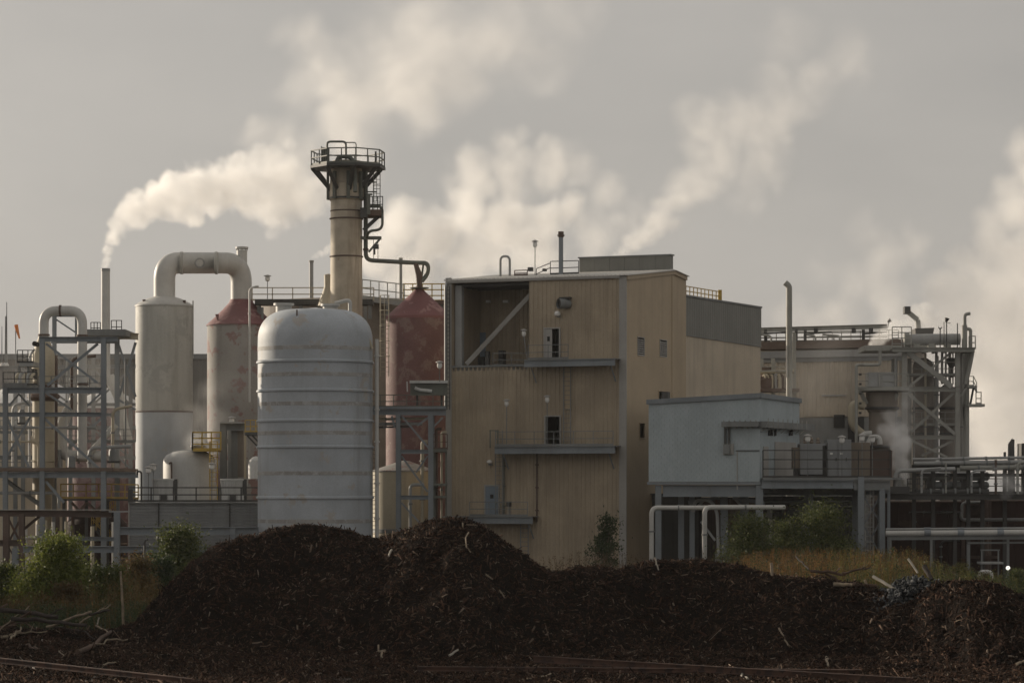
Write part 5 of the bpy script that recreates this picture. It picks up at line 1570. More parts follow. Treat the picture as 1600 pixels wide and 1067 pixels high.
# stairs under the left deck
def stair(name, label, a, b, wdt, mat, n, rail=None):
    t = thing(name, label, 'stair', a if a.z < b.z else b)
    d = V(0, wdt, 0)
    for o in (V(0, 0, 0), d):
        part(MB().bar(a + o, b + o, .24, .06), 'stringer', mat, t, smooth=0)
    for k in range(1, n):
        p = a.lerp(b, k / n)
        part(MB().box(p - V(.14, 0, .02), p + V(.14, wdt, .02)), 'tread', mat, t, smooth=0)
    if rail:
        m = MB()
        up = V(0, 0, .95)
        for o in (V(0, -.03, 0), d + V(0, .03, 0)):
            m.bar(a + o + up, b + o + up, .06); m.bar(a + o + up * .5, b + o + up * .5, .05)
            for k in range(5):
                p = a.lerp(b, k / 4) + o
                m.bar(p, p + up, .06)
            part(m, 'handrail', rail, t, smooth=0); m = MB()
    return t


stair('steel_stair', 'grey stair going down under the left rusty deck', at(5, 748, 211), at(66, 792, 211), .9, M['midgrey'], 16)
stair('steel_stair', 'yellow railed lower stair going down to the right behind the bush', at(143, 820, 214), at(172, 852, 214), .9, M['darksteel'], 11, M['yellow'])
stair('steel_stair', 'yellow railed upper stair going down to the left from the yellow walkway', at(178, 798, 215), at(152, 822, 215), .9, M['darksteel'], 9, M['yellow'])
yw = thing('yellow_walkway', 'walkway with bright yellow handrail low in the left frame', 'walkway', at(150, 780, 212))
part(MB().box(at(94, 782, 212), at(216, 779, 214)), 'deck', M['darksteel'], yw, smooth=0)
for y0 in (212, 213.9):
    railing(yw, [at(95, 779, y0), at(174, 779, y0), at(216, 780, y0 + .5)], M['yellow'], 1.1, .9, .04)
for x in (100, 135, 168, 205):
    part(MB().ibeam(gnd(x, 213), at(x, 782, 213), .22), 'column', M['darksteel'], yw, smooth=0)
for (xa, ya, xb, yb) in ((112, 785, 124, 798), (136, 785, 124, 798), (136, 785, 150, 798), (163, 785, 150, 798)):
    part(MB().bar(at(xa, ya, 212.2), at(xb, yb, 212.2), .18), 'brace', M['brownsteel'], yw, smooth=0)
tank_row = thing('rusty_vessel', 'rust brown vessel half hidden under the yellow walkway', 'vessel', gnd(150, 219))
part(MB().lathe(gnd(150, 219), [(2.4, 0), (2.4, 3.8), (1.6, 4.6), (0, 4.9)], 28), 'shell', M['rustwall'], tank_row)
part(MB().lathe(gnd(150, 219) + V(0, 0, 2.2), [(2.4, 0), (2.47, .03), (2.47, .17), (2.4, .2)], 28), 'band', M['brownsteel'], tank_row)
RB = thing('rusty_trestle', 'rust brown trestle with a long pale topped beam at the lower left', 'trestle', gnd(60, 204))
frame(RB, cols=[(10, 803, 204, .42, None), (34, 803, 204, .42, None), (114, 806, 205, .2, None), (90, 806, 206, .26, None)],
      beams=[(-40, 801, 174, 803, 204, .46), (-40, 848, 40, 848, 204, .45)],
      braces=[(14, 812, 31, 846, 204, .14), (31, 812, 14, 846, 204.2, .14), (14, 856, 31, 884, 204, .12), (38, 826, 62, 806, 204.3, .2)], mat=M['brownsteel'])
part(MB().box(at(-40, 796.8, 203.7), at(174, 795.6, 204.4)), 'top_plate', M['trim'], RB, smooth=0)
CB = thing('low_pipe_bridge', 'blue grey double beam bridge running low before the louvred cooling tower', 'bridge', gnd(290, 202))
frame(CB, cols=[(183, 800, 202, .42, None), (364, 824, 202, .4, None), (24, 856, 202, .42, None), (380, 826, 203, .35, None)],
      beams=[(186, 829, 404, 829, 202, px(12, 202)), (36, 858, 181, 858, 202, px(10, 202)), (186, 858, 404, 857, 202, px(10, 202)), (66, 840, 180, 842, 206, .3)], mat=M['bluegrey'])
part(MB().bar(at(170, 799, 202.4), at(202, 799, 202.4), .1), 'top_rail', M['pipegrey'], CB, smooth=0)
ORD = ('first', 'second', 'third', 'fourth', 'fifth', 'sixth', 'seventh', 'eighth', 'ninth', 'tenth', 'eleventh', 'twelfth')
for k in range(10):
    x = 40 + k * 15 + rnd.uniform(-4, 4)
    m_ = MB().tube([gnd(x, 208 + k % 3), at(x, rnd.uniform(800, 840), 208 + k % 3)], rnd.uniform(.06, .14), 8)
    mk_ = rnd.choice(('pipewhite', 'darksteel', 'brownsteel', 'cream'))
    solo(m_, 'standing_pipe', '%s upright pipe below the left framework, %s from the left' % ({'pipewhite': 'thin white', 'darksteel': 'thin dark', 'brownsteel': 'thin rusty', 'cream': 'thin cream'}[mk_], ORD[k]), 'pipe', M[mk_], group='thin upright pipes below the left frame')

for k, (pts, r, mk_, lb) in enumerate((
        ([(-20, 668, 213), (150, 668, 213)], 2.2, 'pipegrey', 'long grey pipe crossing high inside the left framework'),
        ([(-20, 690, 214), (60, 690, 214), (60, 728, 214)], 1.8, 'cream', 'cream pipe turning down at the foot of the cream column'),
        ([(20, 728, 215), (20, 632, 215), (44, 628, 215)], 2.0, 'white', 'white pipe rising at the far left inside the framework'),
        ([(104, 728, 216), (104, 560, 216)], 1.6, 'pipewhite', 'thin white riser between the hoop pipe legs'),
        ([(112, 640, 217), (112, 560, 217), (150, 556, 217)], 2.4, 'brownsteel', 'rusty pipe bending right behind the hoop pipe'),
        ([(176, 730, 217), (176, 640, 217), (206, 634, 217)], 2.4, 'cream', 'cream pipe bending to the tall tank at mid height'),
        ([(-20, 770, 210), (92, 770, 210), (92, 794, 210)], 2.6, 'pipegrey', 'grey pipe running low under the rusty deck'),
        ([(140, 730, 212), (140, 700, 212), (205, 697, 212)], 3.0, 'pipegrey', 'fat grey pipe lying on the deck before the red tank'),
        ([(40, 840, 207), (120, 840, 207), (120, 880, 207)], 2.6, 'pipewhite', 'white pipe low behind the rusty trestle'),
        ([(196, 730, 218), (196, 560, 218)], 1.4, 'midgrey', 'thin grey riser close left of the tall tank'))):
    t_ = thing('frame_pipe', lb, 'pipe', at(*pts[0]))
    P_ = [at(*p) for p in pts]
    part(MB().tube(fil(P_, .5, 5), px(r, 213), 10), 'pipe', M[mk_], t_)
    d = (P_[1] - P_[0]).normalized()
    for q in (.25, .6):
        c_ = P_[0].lerp(P_[1], q)
        part(MB().tube([c_ - d * .06, c_ + d * .06], px(r * 1.5, 213), 10), 'flange', M['midgrey'], t_)
for (x0, x1, y, Y, mk_, lb) in ((60, 160, 608, 211, 'midgrey', 'thin railed landing at mid height of the left framework'), (100, 212, 690, 220, 'midgrey', 'thin railed landing before the red tank'), (0, 60, 676, 218, 'midgrey', 'thin railed landing left of the cream column')):
    t_ = thing('frame_landing', lb, 'platform', at((x0 + x1) / 2, y, Y))
    part(MB().box(at(x0, y + 1.4, Y), at(x1, y, Y + 1.2)), 'deck', M['midgrey'], t_, smooth=0)
    railing(t_, [at(x0, y, Y), at(x1, y, Y)], M[mk_], .95, .9, .028)
for (x, y0, y1, w, Y, lb) in ((34, 660, 640, 10, 216, 'small grey drum inside the far left bay of the framework'), (178, 720, 700, 16, 214, 'grey pump casing on the rusty deck before the red tank'), (112, 730, 712, 12, 212, 'dark motor box on the rusty deck by the bent duct')):
    t_ = thing('equipment_drum', lb, 'machine', at(x, y0, Y))
    c_ = at(x, y0, Y); h_ = zat(y1, Y) - c_.z
    part(MB().lathe(c_, [(px(w, Y) / 2, 0), (px(w, Y) / 2, h_ * .8), (px(w, Y) / 3, h_)], 16), 'body', M['midgrey'], t_)
    part(MB().box(c_ - V(px(w, Y) * .6, .3, .15), c_ + V(px(w, Y) * .6, .3, 0)), 'base', M['darksteel'], t_, smooth=0)

# ------------------------------------------------------------------ cooling tower
YC = 208
CT = thing('cooling_tower', 'low louvred grey cooling tower left of the big white tank', 'cooling tower', gnd(310, YC))
zt_, zb_c = zat(785, YC), 0
part(MB().box(at(203, 786, YC + .25), (at(412, 0, YC).x, YC + 7, 0)), 'casing', M['darksteel'], CT, smooth=0)
xs_ = [201.5, 248, 359, 412]
sm = bpy.data.meshes.new('slat')
for b in range(3):
    xa, xb = at(xs_[b] + 1.2, 0, YC).x, at(xs_[b + 1] - 1.2, 0, YC).x
    n = 15
    for k in range(n):
        z1 = zt_ - .02 - k * .235
        m_ = MB().obox((xa, YC - .02, z1 - .2), (xb - xa, 0, 0), (0, .16, .06), (0, -.06, .19))
        part(m_, 'slat', M['slat'], CT, smooth=0)
for x in xs_[:3]:
    part(MB().box(at(x - 1.2, 785, YC - .16), (at(x + 1.2, 0, YC).x, YC + .2, 0)), 'post', M['darksteel' if x > 210 else 'trim'], CT, smooth=0)
part(MB().box(at(200, 786, YC - .3), at(412, 784, YC + 7)), 'deck', M['midgrey'], CT, smooth=0)
railing(CT, [at(201, 784, YC - .25), at(412, 784, YC - .25)], M['darksteel'], 1.05, 1.7, .045)
part(MB().box(at(200, 784, YC - .3), at(208, 764, YC - .1)), 'sign_panel', M['darksteel'], CT, smooth=0)
for (xc, w, lb) in ((258.5, 20, 'left'), (366, 21, 'right')):
    t_ = thing('fan_stack', 'white ribbed fan stack on the ' + lb + ' part of the cooling tower', 'fan stack', at(xc, 784, YC + 2))
    c = at(xc, 784, YC + 2.4)
    R0 = px(w, YC)
    hh = zat(749, YC + 2.4) - c.z
    part(MB().lathe(c, [(R0 * .84, 0), (R0 * .86, hh * .35), (R0 * .93, hh * .75), (R0 * .99, hh * .97)], 40), 'shell', M['white'], t_)
    part(MB().lathe(c, [(R0 * .98, hh * .95), (R0 * 1.05, hh * .96), (R0 * 1.05, hh * 1.04), (R0 * .96, hh * 1.04)], 40), 'rim', M['white'], t_)
    for k in range(22):
        an = 2 * math.pi * k / 22
        d = V(math.cos(an), math.sin(an), 0)
        if d.y > .3: continue
        part(MB().tube([c + d * R0 * .86 + V(0, 0, hh * .1), c + d * R0 * .885 + V(0, 0, hh * .38), c + d * R0 * .955 + V(0, 0, hh * .75), c + d * R0 * 1.01 + V(0, 0, hh * .95)], .05, 5), 'rib', M['white'], t_)
    for k in (-1, 0, 1):
        part(MB().box(c + V(k * R0 * .6 - .25, -R0 * .95, 0), c + V(k * R0 * .6 + .2, -R0 * .8, hh * .3)), 'foot_block', M['white' if k else 'darksteel'], t_, smooth=0)
    part(MB().bar(c + V(R0 * .85, -R0 * .6, 0), c + V(R0 * .85, -R0 * .6, hh * 1.02), .3, .2), 'motor_leg', M['darksteel'], t_, smooth=0)
    m_ = MB().lathe(c + V(0, 0, hh * .75), [(R0 * .9, 0), (0, .05)], 32); part(m_, 'fan_disc', M['black'], t_)
dome = thing('dome_tank', 'small white dome topped tank with yellow ladder behind the fan stacks', 'tank', gnd(296, 218))
c = gnd(296, 218); q_ = lambda n: px(n, 218)
part(MB().lathe(c, [(q_(41), 0), (q_(41), zat(724, 218)), (q_(40), zat(717, 218)), (q_(36), zat(711, 218)), (q_(26), zat(706, 218)), (q_(12), zat(703.4, 218)), (0, zat(703, 218))], 48), 'shell', M['white'], dome)
m_ = MB().lathe(at(309, 706, 217), [(.5, 0), (.5, .35), (.6, .36), (.6, .5), (0, .52)], 16); part(m_, 'manhole', M['pipegrey'], dome)
part(MB().tube(fil([at(268, 752, 216), at(268, 722, 216), at(264, 724, 216)], .2, 4), q_(1.4), 8), 'vent_hook', M['brownsteel'], dome)
cg_ = thing('yellow_cage', 'yellow handrail cage on top of the small dome tank', 'railing', at(318, 704, 217))
part(MB().box(at(301, 705, 215.4), at(345, 703.5, 218.5)), 'deck', M['yellow'], cg_, smooth=0)
railing(cg_, [at(301, 703, 215.5), at(345, 703, 215.5), at(345, 703, 218.4), at(301, 703, 218.4), at(301, 703, 215.5)], M['yellow'], 1.35, .75, .045, rails=3)
yl = thing('yellow_ladder', 'yellow caged ladder down the right side of the small dome tank', 'ladder', at(334, 786, 215.3))
ladder(yl, at(334, 786, 215.2), at(334, 690, 215.2), M['yellow'], .55, .32, cage=.55, name='rails_and_rungs')
pf = thing('steel_portal', 'grey boxed steel portal beside the big white tank', 'steel frame', gnd(365, 220))
frame(pf, cols=[(349, 661, 220, .5, None), (366, 672, 220.5, .55, None), (359, 672, 219.5, .22, None)], beams=[(346, 667, 383, 667, 220, .55)], braces=[(353, 684, 362, 702, 219.6, .16)], mat=M['midgrey'])
part(MB().box(at(368, 745, 220.4), at(382, 672, 221.5)), 'panel', M['vesselbrown'], pf, smooth=0)
part(MB().bar(at(383, 748, 219), at(383, 680, 219), .16), 'side_pipe', M['cream'], pf, smooth=0)
part(MB().bar(at(389, 748, 219.5), at(389, 680, 219.5), .1), 'side_pipe', M['pipegrey'], pf, smooth=0)
part(MB().box(at(344, 661.5, 219.4), at(384, 659.5, 221)), 'cap_plate', M['pipegrey'], pf, smooth=0)
cwk = thing('side_catwalk', 'short catwalk with yellow rail between portal and big white tank', 'walkway', at(396, 678, 214))
part(MB().box(at(383, 680, 213), at(408, 676, 216)), 'deck', M['darksteel'], cwk, smooth=0)
railing(cwk, [at(383, 676, 213.2), at(408, 676, 213.2)], M['yellow'], .95, .4, .03)
for xo in (386, 394):
    part(MB().bar(at(xo, 680, 213.5), at(xo + 16, 697, 213.5), .12), 'bracket', M['darksteel'], cwk, smooth=0)
m_ = MB().lathe(at(400, 748, 212), [(q_(12), 0), (q_(12), 1.0), (q_(10), 1.4), (q_(4), 1.65), (0, 1.7)], 24)
solo(m_, 'small_tank', 'small white capped tank peeping out left of the big white tank', 'tank', M['white'])
for (x, y, Y, lb) in ((232, 733, 209, 'white lamp on the shorter pole left above the cooling tower'), (239.5, 729, 209.5, 'white lamp on the taller pole left above the cooling tower'), (418, 433, 240, 'lamp on thin pole at the left end of the tank top walkway'),
                      (331, 727, 213, 'white lamp beside the yellow ladder of the small dome tank'), (362, 655, 219.7, 'small white lamp on top of the grey steel portal')):
    b_ = {232: 784, 239.5: 784, 418: 468, 331: 784, 362: 659.5}[x]
    lamp(at(x, y + 7, Y), at(x, b_, Y), lb, .22)
m_ = MB().tube(fil([at(221, 784, 207.8), at(221, 737, 207.8), at(214, 735.5, 207.8), at(214, 742, 207.8)], .3, 5), .07, 8)
solo(m_, 'swan_neck', 'dark swan neck pole at the left end of the cooling tower', 'pole', M['darksteel'])
m_ = MB().tube(fil([gnd(226, 199), at(226, 845, 199), at(231, 842, 199)], .25, 5), .07, 8)
solo(m_, 'yard_pole', 'dark thin hooked pole standing in the weeds at the left', 'pole', M['darksteel'])

# ------------------------------------------------------------------ big banded white tank
YW = 204.0
WT = thing('banded_tank', 'huge white dome topped tank with hoop bands behind the bark pile', 'tank', gnd(492.5, YW))
c = gnd(492.5, YW); R = px(89.5, YW)
pr = [(R, 0), (R, zat(535, YW))]
for k in range(1, 13):
    a_ = k / 12 * math.pi / 2
    pr.append((R * (.35 + .65 * math.cos(a_) ** .8) if k < 12 else R * .35, zat(532, YW) + (zat(484, YW) - zat(532, YW)) * math.sin(a_) ** .9))
pr.append((0, zat(480.5, YW)))
part(MB().lathe(c, pr, 96), 'shell', M['tankwhite'], WT)
for y in (566, 611, 657.5, 698, 776.5):
    z = zat(y, YW)
    part(MB().lathe(c, [(R - .02, z - .12), (R + .11, z - .10), (R + .11, z + .02), (R - .02, z + .10)], 96), 'hoop', M['tankwhite'], WT)
wstain = surf('weld_stain', (0.355, 0.35, 0.335), .7, var=.2, streak=.3, second=(.42, .425, .43), second_amt=.42, second_scale=1.6)
for y in (546, 587, 632, 677, 739, 813):
    z = zat(y, YW)
    part(MB().lathe(c, [(R - .02, z - .16), (R + .012, z - .15), (R + .012, z + .12), (R - .02, z + .13)], 96), 'weld_band', wstain, WT)
for (x, w, y) in ((443.5, 14, 481), (516, 13, 482)):
    cc = at(x, y + 8, YW - .3)
    part(MB().lathe(cc, [(px(w * .9, YW), 0), (px(w * .9, YW), px(11, YW)), (px(w * 1.15, YW), px(11.5, YW)), (px(w * 1.15, YW), px(15, YW)), (0, px(16, YW))], 24), 'manhole', M['pipewhite'], WT)
part(MB().tube([at(464, 494, YW - 3.3), at(464, 484, YW - 3.3)], .06, 6), 'vent_pin', M['brownsteel'], WT)
part(MB().tube(fil([at(523, 474, YW), at(547, 468.5, YW), at(547, 490, YW)], .3, 5), .14, 8), 'overflow_pipe', M['pipewhite'], WT)
part(MB().tube([at(581.5, 545, YW - 1), at(566, 500, YW - 1)], .1, 8), 'edge_pipe', M['cream'], WT)
dp = thing('white_downpipe', 'white vertical pipe hugging the right side of the banded tank', 'pipe', gnd(589, 203))
part(MB().tube([gnd(589, 203), at(589, 530, 203)], px(3, 203), 12), 'pipe', M['pipewhite'], dp)
for y in (556, 640, 690, 755, 810):
    part(MB().tube([at(589, y + 1.3, 203), at(589, y - 1.3, 203)], px(4.6, 203), 12), 'joint', M['pipewhite'], dp)
ld = thing('tank_ladder', 'dark rung ladder between banded tank and the white vertical pipe', 'ladder', gnd(584, 204))
ladder(ld, gnd(584.3, 204.2), at(584.3, 690, 204.2), M['darksteel'], .22, .3, name='rails_and_rungs')
ld = thing('tank_ladder', 'pale caged ladder rising right of the banded tank dome', 'ladder', at(601, 588, 208))
ladder(ld, at(601, 588, 208), at(601, 462, 208), M['cream'], .6, .34, name='rails_and_rungs', cage=.5)

# ------------------------------------------------------------------ big dark tank with walkways behind
YD2 = 254
bt = thing('walkway_tank', 'wide dark brown tank with railed walkway behind the banded tank', 'tank', gnd(556, YD2))
c = gnd(556, YD2); R2 = px(158, YD2)
part(MB().lathe(c, [(R2, 0), (R2, zat(478, YD2)), (R2 * .9, zat(474, YD2)), (0, zat(468, YD2))], 64), 'shell', M['vesselbrown'], bt)
wk = thing('tank_walkway', 'long railed walkway crossing above the banded tank dome', 'walkway', at(480, 478, 240))
part(MB().box(at(398, 476, 239.5), at(584, 470, 241.5)), 'deck', M['greengrey'] if 'greengrey' in M else M['darksteel'], wk, smooth=0)
railing(wk, [at(394, 470, 239.6), at(584, 470, 239.6)], M['cream'], 1.1, 1.6, .04)
railing(wk, [at(394, 470, 241.4), at(584, 470, 241.4)], M['yellow'], 1.1, 1.6, .03)
for x in (405, 445, 470, 497, 528, 562, 578):
    part(MB().bar(at(x, 498, 240), at(x, 476, 240), .3), 'post', M['midgrey'], wk, smooth=0)
for x in (410, 562):
    part(MB().bar(at(x, 505, 239.5), at(x, 480, 239.5), .2), 'post', M['midgrey'], wk, smooth=0)
w2_ = thing('tank_walkway', 'grey railed walkway curving from chimney to the red silo', 'walkway', at(600, 470, 243))
part(MB().prism([at(566, 464, 245), at(632, 472, 243), at(632, 472, 245), at(566, 464, 247)], (0, 0, -.35)), 'deck', M['pipegrey'], w2_, smooth=0)
railing(w2_, [at(566, 464, 245), at(632, 472, 243)], M['greygreen'], 1.5, .8, .04)
part(MB().bar(at(571, 505, 244), at(571, 466, 244), .3), 'post', M['midgrey'], w2_, smooth=0)
part(MB().bar(at(606, 520, 244), at(606, 470, 244), .3), 'post', M['midgrey'], w2_, smooth=0)
w3_ = thing('tank_walkway', 'yellow railed walkway passing behind the red silo cone', 'walkway', at(664, 472, 244))
part(MB().box(at(630, 475, 243.5), at(705, 471, 245)), 'deck', M['brownsteel'], w3_, smooth=0)
railing(w3_, [at(630, 471, 243.6), at(705, 471, 243.6)], M['yellow'], 1.5, .75, .045, rails=3)
part(MB().bar(at(690, 560, 244.4), at(690, 475, 244.4), .3), 'post', M['midgrey'], w3_, smooth=0)
for (x, yt, w, lb, Yx) in ((486.5, 407, 3.2, 'slim pale pole stack with a thin steam wisp behind the walkway', 247), (626, 403, 2.6, 'slim pale pole stack standing right of the chimney', 247)):
    t_ = thing('pole_stack', lb, 'stack', at(x, 474, Yx))
    part(MB().tube([at(x, 474, Yx), at(x, yt, Yx)], px(w, Yx), 12), 'shaft', M['pipegrey'], t_)
    part(MB().tube([at(x, yt + 3, Yx), at(x, yt, Yx)], px(w * 1.2, Yx), 12), 'collar', M['greygreen'], t_)
m_ = MB().lathe(at(513, 478, 238), [(.9, 0), (.55, 1.0), (.35, 1.6), (.35, 2.6), (0, 2.7)], 16)
solo(m_, 'cone_vent', 'short cream cone vent at the left foot of the chimney', 'vent', M['cream'])

# ------------------------------------------------------------------ chimney
YH = 226
CH = thing('chimney', 'tall stained brown chimney with a railed platform round its top', 'chimney', gnd(541.5, YH))
c = gnd(541.2, YH); q = lambda n: px(n, YH)
part(MB().lathe(c, [(q(25.2), 0), (q(25), zat(470, YH)), (q(24.5), zat(300, YH)), (q(24.5), zat(268, YH)), (q(22), zat(252, YH)), (q(20), zat(252, YH)), (q(20), zat(280, YH))], 64), 'shaft', M['chimney'], CH)
for y in (342, 401, 330):
    big = y != 330
    part(MB().lathe(c, [(q(24.5), zat(y + 1.3, YH)), (q(26.5 if big else 25.2), zat(y + 1, YH)), (q(26.5 if big else 25.2), zat(y - .6, YH)), (q(24.5), zat(y - 1, YH))], 64), 'flange_ring', M['brownsteel'], CH)
part(MB().lathe(c, [(q(24.6), zat(313.5, YH)), (q(27), zat(313, YH)), (q(27), zat(288, YH)), (q(24.6), zat(287, YH))], 64), 'collar_band', M['chimney'], CH)
part(MB().lathe(c, [(q(24.7), zat(311, YH)), (q(28), zat(312, YH)), (q(28), zat(309, YH)), (q(24.7), zat(309, YH))], 64), 'flange_ring', M['darksteel'], CH)
for k in range(8):
    an = 2 * math.pi * (k + .2) / 8
    d = V(math.cos(an), math.sin(an), 0)
    tn = V(-d.y, d.x, 0)
    cc = V(c.x, c.y, 0) + d * q(27)
    part(MB().obox(V(cc.x, cc.y, zat(313, YH)) - tn * .13, tn * .26, d * .2, V(0, 0, zat(270, YH) - zat(313, YH))), 'stiffener', M['greensteel'], CH, smooth=0)
CP = thing('chimney_platform', 'dark railed platform on slanted brackets round the chimney top', 'platform', at(544, 268, YH))
cc = at(543.8, 263, YH)
oc = [V(cc.x, cc.y, zat(267, YH)) + V(math.cos(a_) , math.sin(a_), 0) * q(60) for a_ in [math.radians(15 + 45 * k) for k in range(8)]]
part(MB().prism([p + V(0, 0, q(2.5)) for p in oc], (0, 0, q(4))), 'deck', M['darksteel'], CP, smooth=0)
ocr = [p + V(0, 0, q(6.5)) for p in oc]
railing(CP, [cc + (p - cc) * .97 for p in ocr] + [cc + (ocr[0] - cc) * .97], M['greensteel'], q(23), 1.0, .042, rails=2)
for k in range(8):
    a_ = math.radians(15 + 45 * k)
    d = V(math.cos(a_), math.sin(a_), 0)
    base = V(c.x, c.y, 0)
    part(MB().bar(base + d * q(25) + V(0, 0, zat(298, YH)), base + d * q(55) + V(0, 0, zat(264.2, YH)), .3, .2), 'bracket', M['darksteel'], CP, smooth=0)
top = zat(260, YH)
m_ = MB().tube(fil([at(526, 262, YH - 1.5), at(527, 245, YH - 1.5), at(551, 245, YH - 1.5), at(555, 268, YH - 1.5), at(555, 300, YH - 2.0)], .6, 6), q(3.2), 12)
solo(m_, 'bypass_pipe', 'thick bent pipe looping over the chimney platform', 'pipe', M['greensteel'])
m_ = MB().tube([at(519, 261, YH - 1), at(536, 257, YH - 1)], q(2.6), 10); m_.tube([at(521, 259, YH - 1), at(521, 254, YH - 1)], q(2), 8)
solo(m_, 'damper_valve', 'small dark valve lying on the chimney platform', 'valve', M['darksteel'])
m_ = MB().tube(fil([at(511, 262, YH - 1), at(511, 221.5, YH - 1), at(540.5, 221.5, YH - 1), at(540.5, 262, YH - 1)], .3, 5), q(1.7), 8)
m_.tube(fil([at(540.5, 223, YH - .9), at(556.5, 223, YH - .9), at(556.5, 262, YH - .9)], .2, 4), q(.9), 6)
solo(m_, 'hoop_frame', 'slim pipe hoops standing highest on the chimney platform', 'pipe', M['greensteel'])
bxp = thing('top_box', 'upright grey ribbed panel box on the left of the chimney platform', 'box', at(508, 262, YH - 2))
part(MB().box(at(502.5, 256, YH - 1.8), at(515, 232, YH - 1.2)), 'box_body', M['greygreen'], bxp, smooth=0)
for k in range(4):
    part(MB().box(at(503.2 + k * 3.0, 256, YH - 1.86), at(505 + k * 3.0, 232, YH - 1.81)), 'rib', M['greensteel'], bxp, smooth=0)
part(MB().bar(at(502.5, 262, YH - 1.5), at(502.5, 229, YH - 1.5), .08), 'leg', M['greensteel'], bxp, smooth=0)
part(MB().bar(at(514, 262, YH - 1.5), at(514, 256, YH - 1.5), .08), 'leg', M['greensteel'], bxp, smooth=0)
m_ = MB().bar(at(587, 262, YH), at(587, 237, YH), .14); solo(m_, 'rail_post', 'thick dark post at the right rail of the chimney platform', 'post', M['darksteel'], smooth=0)
# pipes and ladders on the right flank of the chimney
cp_ = thing('chimney_pipe', 'thick green grey pipe down the chimney flank and out to the red silo', 'pipe', at(571, 400, YH))
part(MB().tube(fil([at(571.5, 268, YH), at(571.5, 406.5, YH), at(642, 410.5, YH), at(669, 411, YH), at(669, 427, YH), at(659, 440, YH)], px(11, YH), 8), q(3.4), 14), 'pipe', M['greensteel'], cp_)
part(MB().tube([at(649, 411, YH), at(655, 430, YH), at(655.5, 449, YH)], [q(3.4), q(5.2), q(4.2)], 14), 'drop_leg', M['brownsteel'], cp_)
part(MB().tube([at(661, 414, YH + .4), at(657, 448, YH + .4)], q(1.8), 8), 'drain_line', M['greensteel'], cp_)
for (x, y) in ((571.5, 330), (571.5, 390)):
    part(MB().tube([at(x, y + 1.5, YH), at(x, y - 1.5, YH)], q(4.6), 14), 'flange', M['brownsteel'], cp_)
part(MB().tube(fil([at(577, 323, YH - 1), at(597.5, 321, YH - 1), at(597.5, 359, YH - 1), at(576, 361, YH - 1), at(573, 372, YH - .4)], .6, 7), q(2.2), 10), 'side_loop', M['greensteel'], cp_)
sc_ = thing('chimney_catwalk', 'small railed catwalk on the right flank of the chimney', 'platform', at(586, 336, YH))
part(MB().box(at(566, 337, YH - 1.2), at(598, 332, YH + 1.2)), 'deck', M['brownsteel'], sc_, smooth=0)
railing(sc_, [at(574, 332, YH - 1.1), at(598, 332, YH - 1.1), at(598, 332, YH + 1.1)], M['darksteel'], 1.25, .35, .035)
part(MB().bar(at(568, 360, YH - .6), at(592, 338, YH - .6), .28), 'bracket', M['darksteel'], sc_, smooth=0)
part(MB().bar(at(576, 335, YH - 1.3), at(576, 305, YH - 1.3), .26), 'post', M['greensteel'], sc_, smooth=0)
part(MB().bar(at(572, 304, YH - 1.3), at(582, 304, YH - 1.3), .14), 'post_cap', M['greensteel'], sc_, smooth=0)
part(MB().box(at(563, 340, YH - 1.4), at(575, 326, YH - .6)), 'motor_box', M['darksteel'], sc_, smooth=0)
lad = thing('chimney_ladder', 'thin caged ladder from the catwalk up to the chimney platform', 'ladder', at(589, 332, YH - .4))
ladder(lad, at(589, 332, YH - .4), at(589, 266, YH - .4), M['greensteel'], .5, .34, cage=.5, name='rails_and_rungs')
for y in (285, 300):
    part(MB().bar(at(573, y, YH - .4), at(589, y, YH - .4), .1), 'tie_bar', M['greensteel'], lad, smooth=0)
hb = thing('hoist_bracket', 'green triangular hoist bracket on the lower chimney flank', 'bracket', at(580, 395, YH))
part(MB().bar(at(564, 372, YH - .4), at(596, 372, YH - .4), .26), 'arm', M['greensteel'], hb, smooth=0)
part(MB().bar(at(594, 373, YH - .4), at(576, 394, YH - .4), .16), 'strut', M['greensteel'], hb, smooth=0)
part(MB().box(at(583, 388, YH - .8), at(592, 383, YH)), 'hoist', M['darksteel'], hb, smooth=0)
part(MB().tube([at(585, 398, YH - .4), at(585, 383, YH - .4)], .09, 6), 'hook_rod', M['darksteel'], hb)
for x in (583.5, 590.5):
    part(MB().tube([at(x, 408, YH - .4), at(x, 372, YH - .4)], .025, 5), 'cable', M['darksteel'], hb)

# ------------------------------------------------------------------ red silo
YR2 = 227
rs = thing('red_silo', 'peeling dark red silo with pointed cone top beside the tan building', 'silo', gnd(655, YR2))
c = gnd(655, YR2); q = lambda n: px(n, YR2)
part(MB().lathe(c, [(q(52), 0), (q(52), zat(498, YR2))], 64), 'shell', M['red'], rs)
part(MB().lathe(c, [(q(52.3), zat(499, YR2)), (q(51.6), zat(495, YR2)), (q(9), zat(455, YR2)), (q(5), zat(451, YR2)), (q(5), zat(447, YR2))], 64), 'cone', M['redcone'], rs)
part(MB().lathe(c, [(q(14), zat(451, YR2)), (q(15), zat(450.6, YR2)), (q(15), zat(449.4, YR2)), (q(5), zat(449, YR2))], 32), 'top_flange', M['greensteel'], rs)
m_ = MB().box(at(585, 850, 246), at(604, 480, 247)); solo(m_, 'riser_shaft', 'dark narrow shaft between banded tank and red silo', 'shaft', M['brownsteel'], smooth=0)
